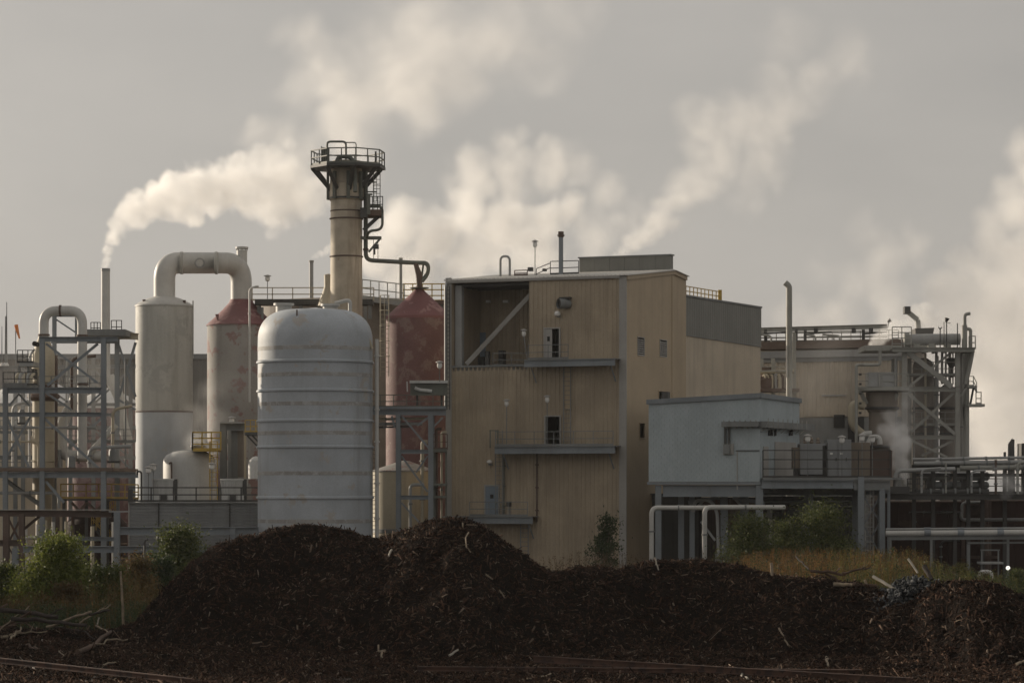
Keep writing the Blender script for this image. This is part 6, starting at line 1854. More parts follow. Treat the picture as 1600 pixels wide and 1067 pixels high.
# blue grey access platform between tank and tan building
YP2 = 206
AP = thing('access_platform', 'blue grey steel platform on legs between banded tank and tan building', 'platform', gnd(640, YP2))
part(MB().ibeam(at(574, 644, YP2), at(697, 645, YP2), px(8, YP2), .3, face=1), 'edge_beam', M['bluegrey'], AP, smooth=0)
part(MB().box(at(573, 639, YP2 - .2), at(698, 637, YP2 + 3)), 'deck', M['bluegrey'], AP, smooth=0)
part(MB().ibeam(at(574, 644, YP2 + 3), at(697, 645, YP2 + 3), px(8, YP2), .3, face=1), 'back_beam', M['bluegrey'], AP, smooth=0)
frame(AP, cols=[(622, 647, YP2, .32, None), (673, 647, YP2, .36, None), (624, 647, YP2 + 3, .28, None), (676, 647, YP2 + 3, .28, None)],
      beams=[(624, 705.5, 671, 705.5, YP2, .3), (624, 777, 671, 777, YP2, .3)],
      braces=[(628, 650, 670, 700, YP2, .14), (672, 650, 652, 665, YP2, .14), (627, 712, 668, 768, YP2 + .2, .14), (668, 712, 650, 738, YP2 + .3, .12), (627, 785, 668, 830, YP2, .12), (612, 650, 617, 668, YP2, .14), (676, 668, 692, 652, YP2, .12)], mat=M['bluegrey'])
railing(AP, [at(574, 637, YP2 - .15), at(697, 637, YP2 - .15)], M['greensteel'], px(20, YP2), .95, .03, rails=2)
for (x0, y0, x1, y1, r, mt_, lb) in ((590, 655, 665, 654, 2.0, 'cream', 'cream pipe hung just under the access platform'), (590, 662.5, 660, 662, 2.6, 'pipegrey', 'grey pipe hung below the cream pipe under the access platform'), (587, 667.5, 640, 666.5, 1.4, 'darksteel', 'dark thin pipe lowest under the access platform')):
    t_ = thing('hung_pipe', lb, 'pipe', at((x0 + x1) / 2, y0, YP2 + .8))
    part(MB().tube([at(x0, y0, YP2 + .8), at(x1, y1, YP2 + .8)], px(r, YP2), 10), 'pipe', M[mt_], t_)
    part(MB().tube([at(x0 + 12, y0, YP2 + .8), at(x0 + 14, y0, YP2 + .8)], px(r * 1.4, YP2), 10), 'flange', M['midgrey'], t_)
cv = thing('covered_conveyor', 'short covered conveyor with a bright top edge entering the tan building', 'conveyor', at(668, 625, 209))
part(MB().box(at(641, 617, 208.5), at(699, 599, 210)), 'housing', M['greensteel'], cv, smooth=0)
part(MB().box(at(640, 598.5, 208.2), at(701, 596, 210.3)), 'top_cover', M['white'], cv, smooth=0)
part(MB().bar(at(636.5, 612, 208.3), at(636, 596, 208.3), .09), 'end_rail', M['white'], cv, smooth=0)
part(MB().tube([at(648, 606, 208.3), at(656, 609, 208.3), at(675, 611, 208.3)], .12, 8), 'drive_shaft', M['white'], cv)
for x in (652, 690):
    part(MB().bar(at(x, 637, 209), at(x, 617, 209), .16), 'leg', M['darksteel'], cv, smooth=0)
lamp(at(687, 576, 208), at(687, 596, 208.2), 'white lamp on short pole above the covered conveyor', .2)
ct_ = thing('cream_tank', 'low cream tank with shallow brown cone roof behind the access platform legs', 'tank', gnd(632, 217))
c = gnd(632, 217)
part(MB().lathe(c, [(px(50, 217), 0), (px(50, 217), zat(736, 217))], 48), 'shell', M['cream'], ct_)
part(MB().lathe(c, [(px(51, 217), zat(737, 217)), (px(51, 217), zat(735, 217)), (px(8, 217), zat(720.5, 217)), (0, zat(719, 217))], 48), 'roof', M['worn'], ct_)
part(MB().lathe(c, [(px(50, 217), zat(832, 217)), (px(51, 217), zat(831.5, 217)), (px(51, 217), zat(826, 217)), (px(50, 217), zat(825.5, 217))], 48), 'base_band', M['midgrey'], ct_)
for (x, yt, w, mt_, lb, Yx) in ((660, 690, 3, 'cream', 'cream upright pipe behind the right leg of the access platform', 209), (641, 757, 2.6, 'pipegrey', 'grey upright pipe bending right behind the access platform legs', 208), (682, 670, 2.2, 'brownsteel', 'rusty upright pipe close to the tan building edge', 209), (690, 675, 1.8, 'cream', 'thin cream upright pipe nearest the tan building edge', 209.5)):
    t_ = thing('upright_pipe', lb, 'pipe', gnd(x, Yx))
    pts = [gnd(x, Yx), at(x, yt, Yx), at(x + (22 if x == 641 else 8), yt, Yx)]
    part(MB().tube(fil(pts, .35, 5), px(w, Yx), 10), 'pipe', M[mt_], t_)
    for y in (yt + 30, yt + 90):
        part(MB().tube([at(x, y + 1.2, Yx), at(x, y - 1.2, Yx)], px(w * 1.5, Yx), 10), 'joint', M['midgrey'], t_)
wkb = thing('lower_landing', 'dark lower landings of pipework beside the tan building edge', 'platform', gnd(688, 208))
for y in (704, 757, 776):
    part(MB().box(at(676, y + 2, 207.5), at(699, y - 2, 210)), 'landing', M['greensteel'], wkb, smooth=0)
railing(wkb, [at(677, 702, 207.6), at(699, 702, 207.6)], M['brownsteel'], 1.1, .5, .03)
for x in (679, 697):
    part(MB().bar(gnd(x, 208.5), at(x, 700, 208.5), .14), 'post', M['greensteel'], wkb, smooth=0)


# ------------------------------------------------------------------ bark pile in front
def vnoise(x, y, seed):
    """smooth value noise on arrays"""
    xi, yi = np.floor(x).astype(np.int64), np.floor(y).astype(np.int64)
    xf, yf = x - xi, y - yi
    u, v = xf * xf * (3 - 2 * xf), yf * yf * (3 - 2 * yf)

    def h(a, b):
        n = (a * 374761393 + b * 668265263 + seed * 974711) & 0x7fffffff
        n = ((n ^ (n >> 13)) * 1274126177) & 0x7fffffff
        return ((n ^ (n >> 16)) & 0xffff) / 65535.0
    return (h(xi, yi) * (1 - u) + h(xi + 1, yi) * u) * (1 - v) + (h(xi, yi + 1) * (1 - u) + h(xi + 1, yi + 1) * u) * v


def fbm(x, y, seed, oct_=4):
    s, a, f = 0, 0.5, 1.0
    for i in range(oct_):
        s = s + a * (vnoise(x * f + 31.7 * i, y * f - 17.3 * i, seed + i) - 0.5)
        a *= 0.5; f *= 2.03
    return s


PROF = [(-300, 1004), (0, 990), (60, 985), (120, 990), (180, 988), (210, 980), (232, 952), (262, 920), (300, 882), (345, 852), (400, 839), (440, 828), (490, 825), (545, 833), (587, 846), (618, 838),
        (655, 824), (700, 816.5), (730, 818), (762, 828), (792, 852), (820, 872), (845, 890), (868, 899), (900, 893), (935, 890), (965, 897), (990, 886), (1020, 879), (1100, 879), (1150, 886), (1190, 897),
        (1240, 904), (1290, 908), (1340, 916), (1385, 930), (1415, 936), (1440, 924), (1480, 913), (1530, 911), (1570, 920), (1600, 936), (1660, 950), (1900, 975)]
YCR = [(-300, 119), (200, 119), (300, 118), (490, 119), (700, 117), (860, 116), (1050, 118), (1200, 116), (1320, 114.8), (1420, 112.8), (1500, 111), (1600, 110), (1900, 110)]
PX_, PY_ = np.array([p[0] for p in PROF], float), np.array([p[1] for p in PROF], float)
CX_, CY_ = np.array([p[0] for p in YCR], float), np.array([p[1] for p in YCR], float)


def terrain(X, Y):
    X, Y = np.asarray(X, float), np.asarray(Y, float)
    yc = np.full_like(X, 116.0)
    for _ in range(3):
        xp = 800 + X / yc * F
        yc = np.interp(xp, CX_, CY_)
    xp = 800 + X / yc * F
    zc = CAM_Z - (np.interp(xp, PX_, PY_) - HOR) / F * yc
    d = Y - yc + 1.6 * fbm(X * 0.28, Y * 0.1, 11, 3)
    slope = np.where(d < 0, 0.62, 0.75)
    h = zc + 0.1 - (np.sqrt(d * d + 0.5) - 0.7) * slope
    # gullies and slumps running down the slope, then small lumps
    amp = np.clip(-d / 3.0, 0, 1)
    h = h + amp * (2.0 * fbm(X * 0.26, Y * 0.14, 23, 4) + 0.9 * fbm(X * 0.9, Y * 0.6, 5, 3))
    fl = 0.02 + 0.28 * fbm(X * 0.35, Y * 0.35, 41, 4) + np.clip((Y - 104) * 0.03, 0, .35)
    k = 0.35
    m = np.maximum(h, fl) + k * 0.25 * np.clip(1 - np.abs(h - fl) / k, 0, 1) ** 2
    m = m + 0.34 * fbm(X * 1.5, Y * 1.5, 77, 4)
    back = np.clip((Y - 127) / 4.0, 0, 1)
    edge = np.clip((Y - 91.0) / 2.0, 0, 1)
    return np.where(back > 0, m * (1 - back) + back * -0.05, m) * edge - 0.05 * (1 - edge)


gx = np.arange(-34, 34.01, 0.14)
gy = np.arange(91.0, 132.01, 0.14)
GX, GY = np.meshgrid(gx, gy)
GZ = terrain(GX, GY)
nx, ny = len(gx), len(gy)
me = bpy.data.meshes.new('bark_pile')
vs = np.stack([GX.ravel(), GY.ravel(), GZ.ravel()], 1)
idx = np.arange(nx * ny).reshape(ny, nx)
qd = np.stack([idx[:-1, :-1].ravel(), idx[:-1, 1:].ravel(), idx[1:, 1:].ravel(), idx[1:, :-1].ravel()], 1)


def np_mesh(me, vs, faces):
    n, k = faces.shape
    me.vertices.add(len(vs)); me.vertices.foreach_set('co', vs.astype(np.float32).ravel())
    me.loops.add(n * k); me.loops.foreach_set('vertex_index', faces.astype(np.int32).ravel())
    me.polygons.add(n)
    me.polygons.foreach_set('loop_start', np.arange(0, n * k, k, dtype=np.int32))
    me.polygons.foreach_set('loop_total', np.full(n, k, dtype=np.int32))
    me.update(calc_edges=True)


np_mesh(me, vs, qd)
me.polygons.foreach_set('use_smooth', np.ones(len(qd), bool))
barkm = surf('bark_mulch_bed', (0.012, 0.0085, 0.007), 0.95, var=.4, vscale=.6, streak=0, second=(.009, .007, .006), second_amt=.5, second_scale=1.5, fine=.2, bump=1.0, bscale=9, spec=.04)
me.materials.append(barkm)
bo = bpy.data.objects.new('bark_pile', me); COL.objects.link(bo)
bo['kind'] = 'structure'
bo['label'] = 'long dark heap of shredded bark filling the foreground'


def island_mat(name, stops, rough=.85, trans=0.0, spec=.25):
    m = bpy.data.materials.new(name); m.use_nodes = True
    t = m.node_tree; bs = t.nodes['Principled BSDF']
    gi = nd(t, 'NewGeometry')
    rp = nd(t, 'ValToRGB')
    cr = rp.color_ramp
    cr.interpolation = 'LINEAR'
    cr.elements[0].position, cr.elements[0].color = stops[0][0], (*stops[0][1], 1)
    cr.elements[1].position, cr.elements[1].color = stops[-1][0], (*stops[-1][1], 1)
    for p, c_ in stops[1:-1]:
        e = cr.elements.new(p); e.color = (*c_, 1)
    t.links.new(gi.outputs['Random Per Island'], rp.inputs[0])
    t.links.new(rp.outputs[0], bs.inputs['Base Color'])
    bs.inputs['Roughness'].default_value = rough
    bs.inputs['Specular IOR Level'].default_value = spec
    if trans:
        tr_ = nd(t, 'BsdfTranslucent'); mxs = nd(t, 'MixShader'); mxs.inputs[0].default_value = trans
        t.links.new(rp.outputs[0], tr_.inputs['Color'])
        t.links.new(bs.outputs[0], mxs.inputs[1]); t.links.new(tr_.outputs[0], mxs.inputs[2])
        t.links.new(mxs.outputs[0], t.nodes['Material Output'].inputs['Surface'])
    return m


chipm = island_mat('bark_chip', [(0, (.010, .0072, .006)), (.30, (.020, .0135, .0105)), (.56, (.038, .0225, .0155)), (.78, (.064, .035, .024)), (.91, (.092, .058, .04)), (.965, (.14, .10, .075)), (1, (.25, .20, .155))], .95, spec=.06)
R_ = np.random.default_rng(12)


def boxes_mesh(name, P, A, B, C_, mat):
    """one mesh of many slim wedge shaped splinters: centres P, half axes A (long), B, C_"""
    n = len(P)
    sg = np.array([(-1, -1, -.6), (-1, 1, -.6), (-1, 0, 1), (1, -1, -.6), (1, 1, -.6), (1, 0, 1)], float)
    tp = R_.uniform(.35, 1.0, (n, 2))
    vs = np.zeros((n, 6, 3))
    for i in range(6):
        t = np.where(sg[i, 0] < 0, tp[:, 0], tp[:, 1])[:, None]
        vs[:, i] = P + sg[i, 0] * A + t * (sg[i, 1] * B + sg[i, 2] * C_)
    q = np.array([(0, 3, 4, 1), (1, 4, 5, 2), (2, 5, 3, 0)])
    tr = np.array([(0, 1, 2), (3, 5, 4)])
    off = np.arange(n)[:, None, None] * 6
    lv = np.concatenate([(off + q[None]).reshape(n, -1), (off + tr[None]).reshape(n, -1)], 1)
    tot = np.tile(np.array([4, 4, 4, 3, 3], np.int32), n)
    me = bpy.data.meshes.new(name)
    me.vertices.add(n * 6); me.vertices.foreach_set('co', vs.astype(np.float32).ravel())
    me.loops.add(n * 18); me.loops.foreach_set('vertex_index', lv.astype(np.int32).ravel())
    me.polygons.add(n * 5)
    me.polygons.foreach_set('loop_start', np.concatenate([[0], np.cumsum(tot)[:-1]]).astype(np.int32))
    me.polygons.foreach_set('loop_total', tot)
    me.update(calc_edges=True)
    me.materials.append(mat)
    return me


def scatter_chips(n, y0=93.5, y1=122.0):
    Y = R_.uniform(y0, y1, n)
    X = R_.uniform(-.185, .185, n) * Y
    e = .15
    Z = terrain(X, Y)
    dx = (terrain(X + e, Y) - terrain(X - e, Y)) / (2 * e)
    dy = (terrain(X, Y + e) - terrain(X, Y - e)) / (2 * e)
    N_ = np.stack([-dx, -dy, np.ones(n)], 1)
    N_ /= np.linalg.norm(N_, axis=1)[:, None]
    keep = (N_[:, 1] < .35)
    X, Y, Z, N_ = X[keep], Y[keep], Z[keep], N_[keep]
    n = len(X)
    N_ = N_ + R_.normal(0, .5, (n, 3)); N_ /= np.linalg.norm(N_, axis=1)[:, None]
    D = R_.normal(0, 1, (n, 3)); D -= (D * N_).sum(1)[:, None] * N_; D /= np.linalg.norm(D, axis=1)[:, None]
    T = np.cross(N_, D)
    ln = np.clip(np.exp(R_.normal(-2.75, .55, n)), .02, .38)
    wd = np.clip(ln * R_.uniform(.14, .5, n), .008, .045)
    big = R_.random(n) > .99
    ln[big] *= 3.2; wd[big] *= .6
    th = wd * R_.uniform(.25, .6, n)
    P = np.stack([X, Y, Z + R_.uniform(-.01, .06, n)], 1)
    return P, D * ln[:, None], T * wd[:, None], N_ * th[:, None]


me = boxes_mesh('bark_chips', *scatter_chips(235000), chipm)
co_ = bpy.data.objects.new('bark_chips', me); COL.objects.link(co_)
co_['kind'] = 'stuff'
co_['label'] = 'loose shredded bark chips covering the dark heap'


def hit(x, y, y0=92.0, y1=124.0):
    """where the ray through a photo pixel meets the bark surface"""
    Y = np.arange(y0, y1, .05)
    X = (x - 800.0) / F * Y
    Z = CAM_Z - (y - HOR) / F * Y
    T = terrain(X, Y)
    k = np.nonzero(Z <= T)[0]
    i = k[0] if len(k) else int(np.argmin(Z - T))
    return V(X[i], Y[i], Z[i])


woodp = surf('weathered_pale_wood', (.30, .24, .17), .85, var=.3, vscale=2, streak=0, fine=.2, second=(.20, .15, .11), second_amt=.35, second_scale=2)
woodb = surf('brown_bark_log', (.095, .06, .042), .9, var=.35, vscale=2, streak=0, fine=.25, second=(.15, .10, .07), second_amt=.25, second_scale=3, bump=.8, bscale=14)
woodd = surf('dark_wet_log', (.042, .032, .027), .85, var=.3, vscale=2, streak=0, fine=.2, bump=.8, bscale=14)
woodw = surf('bleached_wood', (.38, .345, .29), .8, var=.2, vscale=2, streak=0, fine=.15)
rusty = surf('rusted_rail', (.095, .052, .037), .85, var=.35, vscale=1.2, streak=0, rust=.3, second=(.05, .032, .027), second_amt=.4, second_scale=2, bump=.4)


def log(x0, y0, x1, y1, r, mat, label, cat='log', name='log', lift=0.0, Y0=None, Y1=None, r1=None, bend=.04, branch=0, group=None):
    a = hit(x0, y0) if Y0 is None else at(x0, y0, Y0)
    b = hit(x1, y1) if Y1 is None else at(x1, y1, Y1)
    lift = lift + px(r, a.y) * .7
    a, b = a + V(0, 0, lift), b + V(0, 0, lift)
    L_ = (b - a).length
    pts = []
    rg = random.Random(int(x0 * 7 + y0))
    for k in range(7):
        t = k / 6
        pts.append(a.lerp(b, t) + V(rg.uniform(-1, 1), rg.uniform(-1, 1), rg.uniform(-1, 1)) * bend * L_ * (.15 + .5 * math.sin(t * math.pi)))
    rp0 = px(r, a.y)
    rp1 = px(r1 if r1 else r * .8, a.y)
    m = MB().tube(pts, [rp0 + (rp1 - rp0) * k / 6 * 1.0 for k in range(7)], 9)
    for k in range(branch):
        t = rg.uniform(.3, .8)
        p = pts[int(t * 6)]
        d = (b - a).normalized() + V(rg.uniform(-1, 1), rg.uniform(-.5, .5), rg.uniform(.2, 1)) * 1.1
        m.tube([p, p + d.normalized() * L_ * rg.uniform(.12, .3)], [rp1 * .6, rp1 * .25], 6)
    return solo(m, name, label, cat, mat, group)


log(73, 981, 142, 957, 2.3, woodp, 'pale tan log leaning across the jumble at the left', Y1=117, r1=1.8)
log(140, 961, 172, 954, 2.0, woodd, 'dark log end poking out right of the pale tan log', Y0=117, Y1=118)
log(119, 1023, 172, 989, 4.2, woodb, 'thickest brown log lying slanted at the left foot of the pile')
log(159, 1011, 192, 1028, 2.2, woodb, 'short brown log crossing below the thickest slanted log')
log(147, 1041, 181, 1035, 1.5, woodp, 'thin pale stick lying flat below the short brown log', 'stick', 'stick')
log(-4, 985, 26, 979, 3.6, woodb, 'stubby brown log cut by the left photo edge')
log(8, 978, 48, 957, 2.4, woodb, 'brown log leaning up to the right at the far left', Y1=117)
log(-4, 952, 11, 945, 1.8, woodb, 'short grey brown log end highest at the left edge', Y0=117, Y1=118)
log(-6, 954, 90, 966, 4.0, woodd, 'long dark log lying highest across the left jumble', Y0=118.5, Y1=117.5)
log(18, 968, 136, 979, 3.4, woodd, 'long dark log lying just under the highest one', Y0=117.5, Y1=116.5)
log(84, 981, 126, 988, 2.6, woodd, 'dark short log under the foot of the pale tan log')
log(2, 998, 34, 990, 2.6, woodp, 'broken tan log near the left edge below the stubby one')
log(150, 978, 172, 990, 1.6, woodp, 'tan stick above the thickest slanted log', 'stick', 'stick')
log(152, 976, 155, 965, 1.3, woodw, 'small bleached stick standing up in the left jumble', 'stick', 'stick', Y0=116, Y1=116)
log(49, 1043, 73, 1056, 2.2, woodw, 'bleached white splinter by the long rusty rail at the left', 'stick', 'stick', branch=1)
log(66, 1000, 67, 1010, 1.1, woodw, 'tiny bleached splinter on the dark chips under the left logs', 'stick', 'stick')
log(92, 1018, 101, 1026, 1.2, woodp, 'small tan splinter left of the thickest slanted log', 'stick', 'stick')
log(188.5, 893, 193, 976, 1.6, woodp, 'thin bare pole standing upright beside the left foot of the pile', 'pole', 'bare_pole', Y0=120, Y1=120, r1=2.2, bend=.01)
log(724, 819, 735, 866, 1.2, woodp, 'long pale twig hanging down the right hump of the pile', 'twig', 'twig', lift=.08, bend=.12)
log(1205, 881, 1207.5, 908, 2.6, woodp, 'tan stump of post standing upright on the pile crest', 'post', 'stump_post', Y0=115.3, Y1=115.3, bend=.02)
log(1303, 918, 1332, 919, 3.4, woodp, 'pale log end lying on the crest before the orange weeds', lift=.08)
log(1330, 919, 1370, 921, 3.6, woodb, 'brown log lying on the crest right of the pale log end', lift=.08)
log(1316, 896, 1360, 887, 1.8, woodb, 'crooked brown branch reaching right over the orange weeds', 'branch', 'branch', Y0=114.5, Y1=115, bend=.08, branch=1)
log(1290, 897, 1318, 912, 2.2, woodb, 'brown branch lying slanted under the crooked one', 'branch', 'branch', Y0=115, bend=.06)
log(1244, 870, 1264, 890, 1.3, woodd, 'dark forked twig pointing up left on the crest', 'twig', 'twig', Y0=116, Y1=115, branch=2)
log(1266, 893, 1322, 899, 2.4, woodb, 'tangled brown branch lying flat on the crest', 'branch', 'branch', Y0=115, Y1=114.6, bend=.08, branch=3)
log(1364, 906, 1408, 931, 2.6, woodw, 'long bleached plank sloping down beside the grey rubble', 'plank', 'plank', Y0=113.6, lift=.1, bend=.01)
log(1404, 922, 1410, 934, 2.6, woodw, 'short bleached block at the lower end of the plank', 'block', 'wood_block', lift=.1, bend=.01)
log(1419, 874, 1434, 896, 1.9, woodw, 'bleached stick standing slanted behind the grey rubble', 'stick', 'stick', Y0=113, Y1=112.6, bend=.02)
log(1444, 887, 1456, 908, 4.2, woodd, 'dark charred stump leaning right of the grey rubble', 'stump', 'stump', Y0=112.4, Y1=112, r1=3.2)
log(1351, 907, 1355, 916, 2.0, woodp, 'small tan stub standing on the crest left of the plank', 'stump', 'stump', Y0=114.4, Y1=114.4)
log(1217, 984, 1232, 1011, 1.5, woodp, 'tan twig lying on the middle of the right slope', 'twig', 'twig', lift=.05)
log(1292, 1030, 1294, 1044, 2.0, woodp, 'tan stub standing at the foot of the right slope', 'stump', 'stump', lift=.05)
log(1588, 1041, 1606, 1034, 2.4, woodp, 'pale twig at the right photo edge at the foot of the slope', 'twig', 'twig', lift=.05)
log(702, 1027, 716, 1018, 1.9, woodw, 'bleached splinter at the foot of the slope in the middle', 'stick', 'stick', lift=.05)
log(592, 1012, 596, 1030, 1.4, woodp, 'curled pale splinter below the left hump', 'stick', 'stick', lift=.05, bend=.2)
log(812, 1066, 860, 1055, 1.6, woodp, 'pale stick at the bottom edge left of the thick rusty rail', 'stick', 'stick', lift=.05)
log(1157, 1052, 1168, 1064, 2.2, woodw, 'bleached chunk in front of the thick rusty rail', 'stick', 'stick', lift=.05)
log(612, 862, 607, 872, 1.8, woodw, 'bleached chip stuck in the saddle between the two humps', 'stick', 'stick', lift=.05)
log(758, 900, 770, 908, 1.5, woodp, 'forked tan twig lying on the right hump slope', 'twig', 'twig', lift=.06, branch=2)
log(780, 925, 789, 937, 1.3, woodp, 'thin tan twig lower down the right hump slope', 'twig', 'twig', lift=.06, branch=1)
log(1023, 873, 1029, 893, 1.3, woodw, 'bleached twig standing on the crest before the block house', 'twig', 'twig', Y0=117, lift=.05, branch=1)

rj = random.Random(31)
xs_j = sorted(rj.uniform(-5, 190) for _ in range(12))
for k, xa in enumerate(xs_j):
    ya = rj.uniform(968, 1015)
    an = rj.gauss(-.25, .45); ln_ = rj.uniform(22, 62)
    mw, wn = rj.choice(((woodp, 'tan'), (woodb, 'brown'), (woodd, 'dark')))
    log(xa, ya, xa + ln_ * math.cos(an), min(1022, max(952, ya + ln_ * math.sin(an))), rj.uniform(.8, 1.9), mw, 'thin crooked %s branch, %s from the left among the loose ones in the log jumble' % (wn, ORD[k]), 'branch', 'branch', lift=rj.uniform(0, .25), bend=.07, branch=rj.choice((0, 1, 1, 2)), group='loose branches in the left log jumble')


def rail(x0, y0, Y0, x1, y1, Y1, hgt, label):
    a, b = at(x0, y0, Y0), at(x1, y1, Y1)
    a.z = max(a.z, float(terrain(a.x, a.y)) + .10); b.z = max(b.z, float(terrain(b.x, b.y)) + .10)
    t = thing('rusty_rail', label, 'rail', (a + b) / 2)
    m = MB()
    n = 8
    for k in range(n):
        p, q_ = a.lerp(b, k / n), a.lerp(b, (k + 1) / n)
        m.ibeam(p, q_, hgt, .13, .03, face=1)
    part(MB().ibeam(a, b, hgt, .16, .035, face=1), 'rail_bar', rusty, t, smooth=0)
    return t


rail(834, 1029, 103.5, 1425, 1064, 95.5, .24, 'thick rusty steel rail lying on the chips at the bottom right')
rail(652, 1044, 101.2, 1345, 1049, 99.4, .16, 'thin dark rail lying behind the left end of the thick rusty rail')
rail(-40, 1027, 103.2, 300, 1071, 95.5, .20, 'long rusty rail slanting down along the left bottom edge')
# grey rubble on the crest
c_ = at(1422, 915, 112.4)
n = 900
P = np.stack([c_.x + R_.normal(0, .55, n), c_.y + R_.normal(0, .5, n), np.zeros(n)], 1)
P[:, 2] = np.maximum(terrain(P[:, 0], P[:, 1]), c_.z - .9) + .75 * np.exp(-((P[:, 0] - c_.x) / .75) ** 2) * R_.random(n)
D = R_.normal(0, 1, (n, 3)); D /= np.linalg.norm(D, axis=1)[:, None]
E = np.cross(D, R_.normal(0, 1, (n, 3))); E /= np.linalg.norm(E, axis=1)[:, None]
G_ = np.cross(D, E)
ln = R_.uniform(.03, .12, n)[:, None]
rub = island_mat('grey_rubble', [(0, (.025, .028, .032)), (.6, (.06, .065, .07)), (.9, (.10, .105, .11)), (1, (.16, .16, .155))], .95, spec=.08)
me = boxes_mesh('rubble', P, D * ln, E * ln * .7, G_ * ln * .55, rub)
ro = bpy.data.objects.new('rubble', me); COL.objects.link(ro); ro['kind'] = 'stuff'; ro['label'] = 'heap of dark grey rubble on the bark crest at the right'

# ------------------------------------------------------------------ plants
M['leaf_bright'] = island_mat('bright_green_leaves', [(0, (.072, .10, .022)), (.5, (.145, .175, .036)), (1, (.24, .25, .06))], .6, .35)
M['leaf_mid'] = island_mat('mid_green_leaves', [(0, (.04, .056, .018)), (.5, (.078, .098, .028)), (1, (.14, .15, .045))], .6, .3)
M['leaf_dark'] = island_mat('dark_green_leaves', [(0, (.02, .034, .014)), (.5, (.034, .054, .02)), (1, (.06, .08, .03))], .6, .3)
M['leaf_brown'] = island_mat('brown_green_leaves', [(0, (.05, .045, .018)), (.4, (.10, .07, .028)), (.8, (.15, .085, .035)), (1, (.08, .085, .03))], .7, .3)
M['weed_orange'] = island_mat('orange_weed_heads', [(0, (.10, .06, .024)), (.45, (.20, .105, .038)), (.8, (.29, .17, .06)), (1, (.15, .12, .04))], .8, .3)
M['weed_yellow'] = island_mat('yellow_green_weeds', [(0, (.075, .075, .025)), (.5, (.15, .135, .042)), (.8, (.11, .125, .036)), (1, (.22, .17, .055))], .8, .3)
M['weed_dry'] = island_mat('dry_brown_weeds', [(0, (.05, .034, .018)), (.5, (.095, .06, .03)), (.85, (.14, .095, .05)), (1, (.07, .06, .025))], .85, .2)
M['stem'] = surf('brown_stem', (.10, .075, .05), .85, var=.2, streak=0)


def leaves_mesh(name, P, size, mat, up=.3, aspect=.42, rng=None):
    n = len(P)
    D = rng.normal(0, 1, (n, 3)); D[:, 2] += up; D /= np.linalg.norm(D, axis=1)[:, None]
    E = np.cross(D, rng.normal(0, 1, (n, 3))); E /= np.linalg.norm(E, axis=1)[:, None]
    G_ = np.cross(D, E)
    s = (size * rng.uniform(.6, 1.4, n))[:, None]
    vs = np.stack([P, P + D * s * .5 + E * s * aspect * .5 + G_ * s * .08, P + D * s, P + D * s * .5 - E * s * aspect * .5 + G_ * s * .08], 1)
    me = bpy.data.meshes.new(name)
    np_mesh(me, vs.reshape(-1, 3), np.arange(n * 4).reshape(n, 4))
    me.materials.append(mat)
    return me


def shrub(name, label, x, ytop, Y, wpx, mat, nclump, per, leaf, seed, cat='shrub', group=None, lean=0, low=.05, shape=1.0, spread=.42, trunk=.04):
    rng = np.random.default_rng(seed)
    base = gnd(x, Y)
    H = zat(ytop, Y)
    Wr = px(wpx, Y) / 2
    t = thing(name, label, cat, base, group)
    # branch tips spread through an uneven crown
    tips = []
    for k in range(nclump):
        u = low + (1 - low) * rng.random() ** .8
        prof = (math.sin(min(1, u * 1.15 + .12) * math.pi) ** .6 if u < .9 else .45) * shape + (1 - shape) * (1 - u)
        an = rng.random() * 2 * math.pi
        rr_ = Wr * prof * (rng.random() ** .5) * rng.uniform(.75, 1.12)
        tips.append(base + V(math.cos(an) * rr_ + lean * u, math.sin(an) * rr_ * .9, u * H * rng.uniform(.9, 1.02)))
    P = []
    for p in tips:
        c_ = spread * H / 4 * rng.uniform(.6, 1.5)
        q_ = rng.normal(0, 1, (per, 3)) * np.array([c_, c_, c_ * .75]) + np.array(p)
        P.append(q_)
    P = np.concatenate(P)
    P = P[P[:, 2] > .03]
    me = leaves_mesh(name + '_foliage', P - np.array(base), leaf, mat, rng=rng)
    o = bpy.data.objects.new('foliage', me); COL.objects.link(o); o.parent = t
    m = MB()
    for p in tips[::max(1, nclump // 16)]:
        mid = base.lerp(p, .5) + V(rng.normal() * .1, rng.normal() * .1, .1)
        m.tube([base + V(rng.normal() * .08, rng.normal() * .08, 0), mid, p], [trunk, trunk * .6, trunk * .25], 5)
    part(m, 'stems', M['stem'], t)
    return t


shrub('bright_shrub', 'brightest green bush at the left below the rusty trestle', 88, 846, 150, 128, M['leaf_bright'], 230, 130, .17, 1)
shrub('green_shrub', 'green bush cut by the left photo edge', 5, 888, 152, 95, M['leaf_mid'], 130, 110, .16, 2)
shrub('green_shrub', 'lower green bush right of the brightest bush', 168, 892, 147, 95, M['leaf_mid'], 140, 110, .16, 3)
shrub('brown_shrub', 'rust brown bush before the brightest green bush', 105, 915, 141, 90, M['leaf_brown'], 120, 80, .14, 4)
shrub('brown_shrub', 'rust brown bush beside the bare pole at the left', 214, 873, 152, 80, M['leaf_brown'], 140, 80, .13, 5)
shrub('dark_shrub', 'dark green bush behind the left shoulder of the bark pile', 288, 830, 166, 92, M['leaf_mid'], 190, 110, .18, 6, lean=-.3)
shrub('dark_shrub', 'low dark bush at the foot of the taller dark green bush', 250, 878, 156, 60, M['leaf_dark'], 110, 100, .16, 7)
shrub('green_shrub', 'leafy green bush under the block house right of the white pipe', 1172, 812, 190, 92, M['leaf_mid'], 168, 97, .17, 8)
shrub('green_shrub', 'tall green bush filling the dark space under the transformer deck', 1285, 795, 191, 110, M['leaf_mid'], 196, 97, .17, 9)
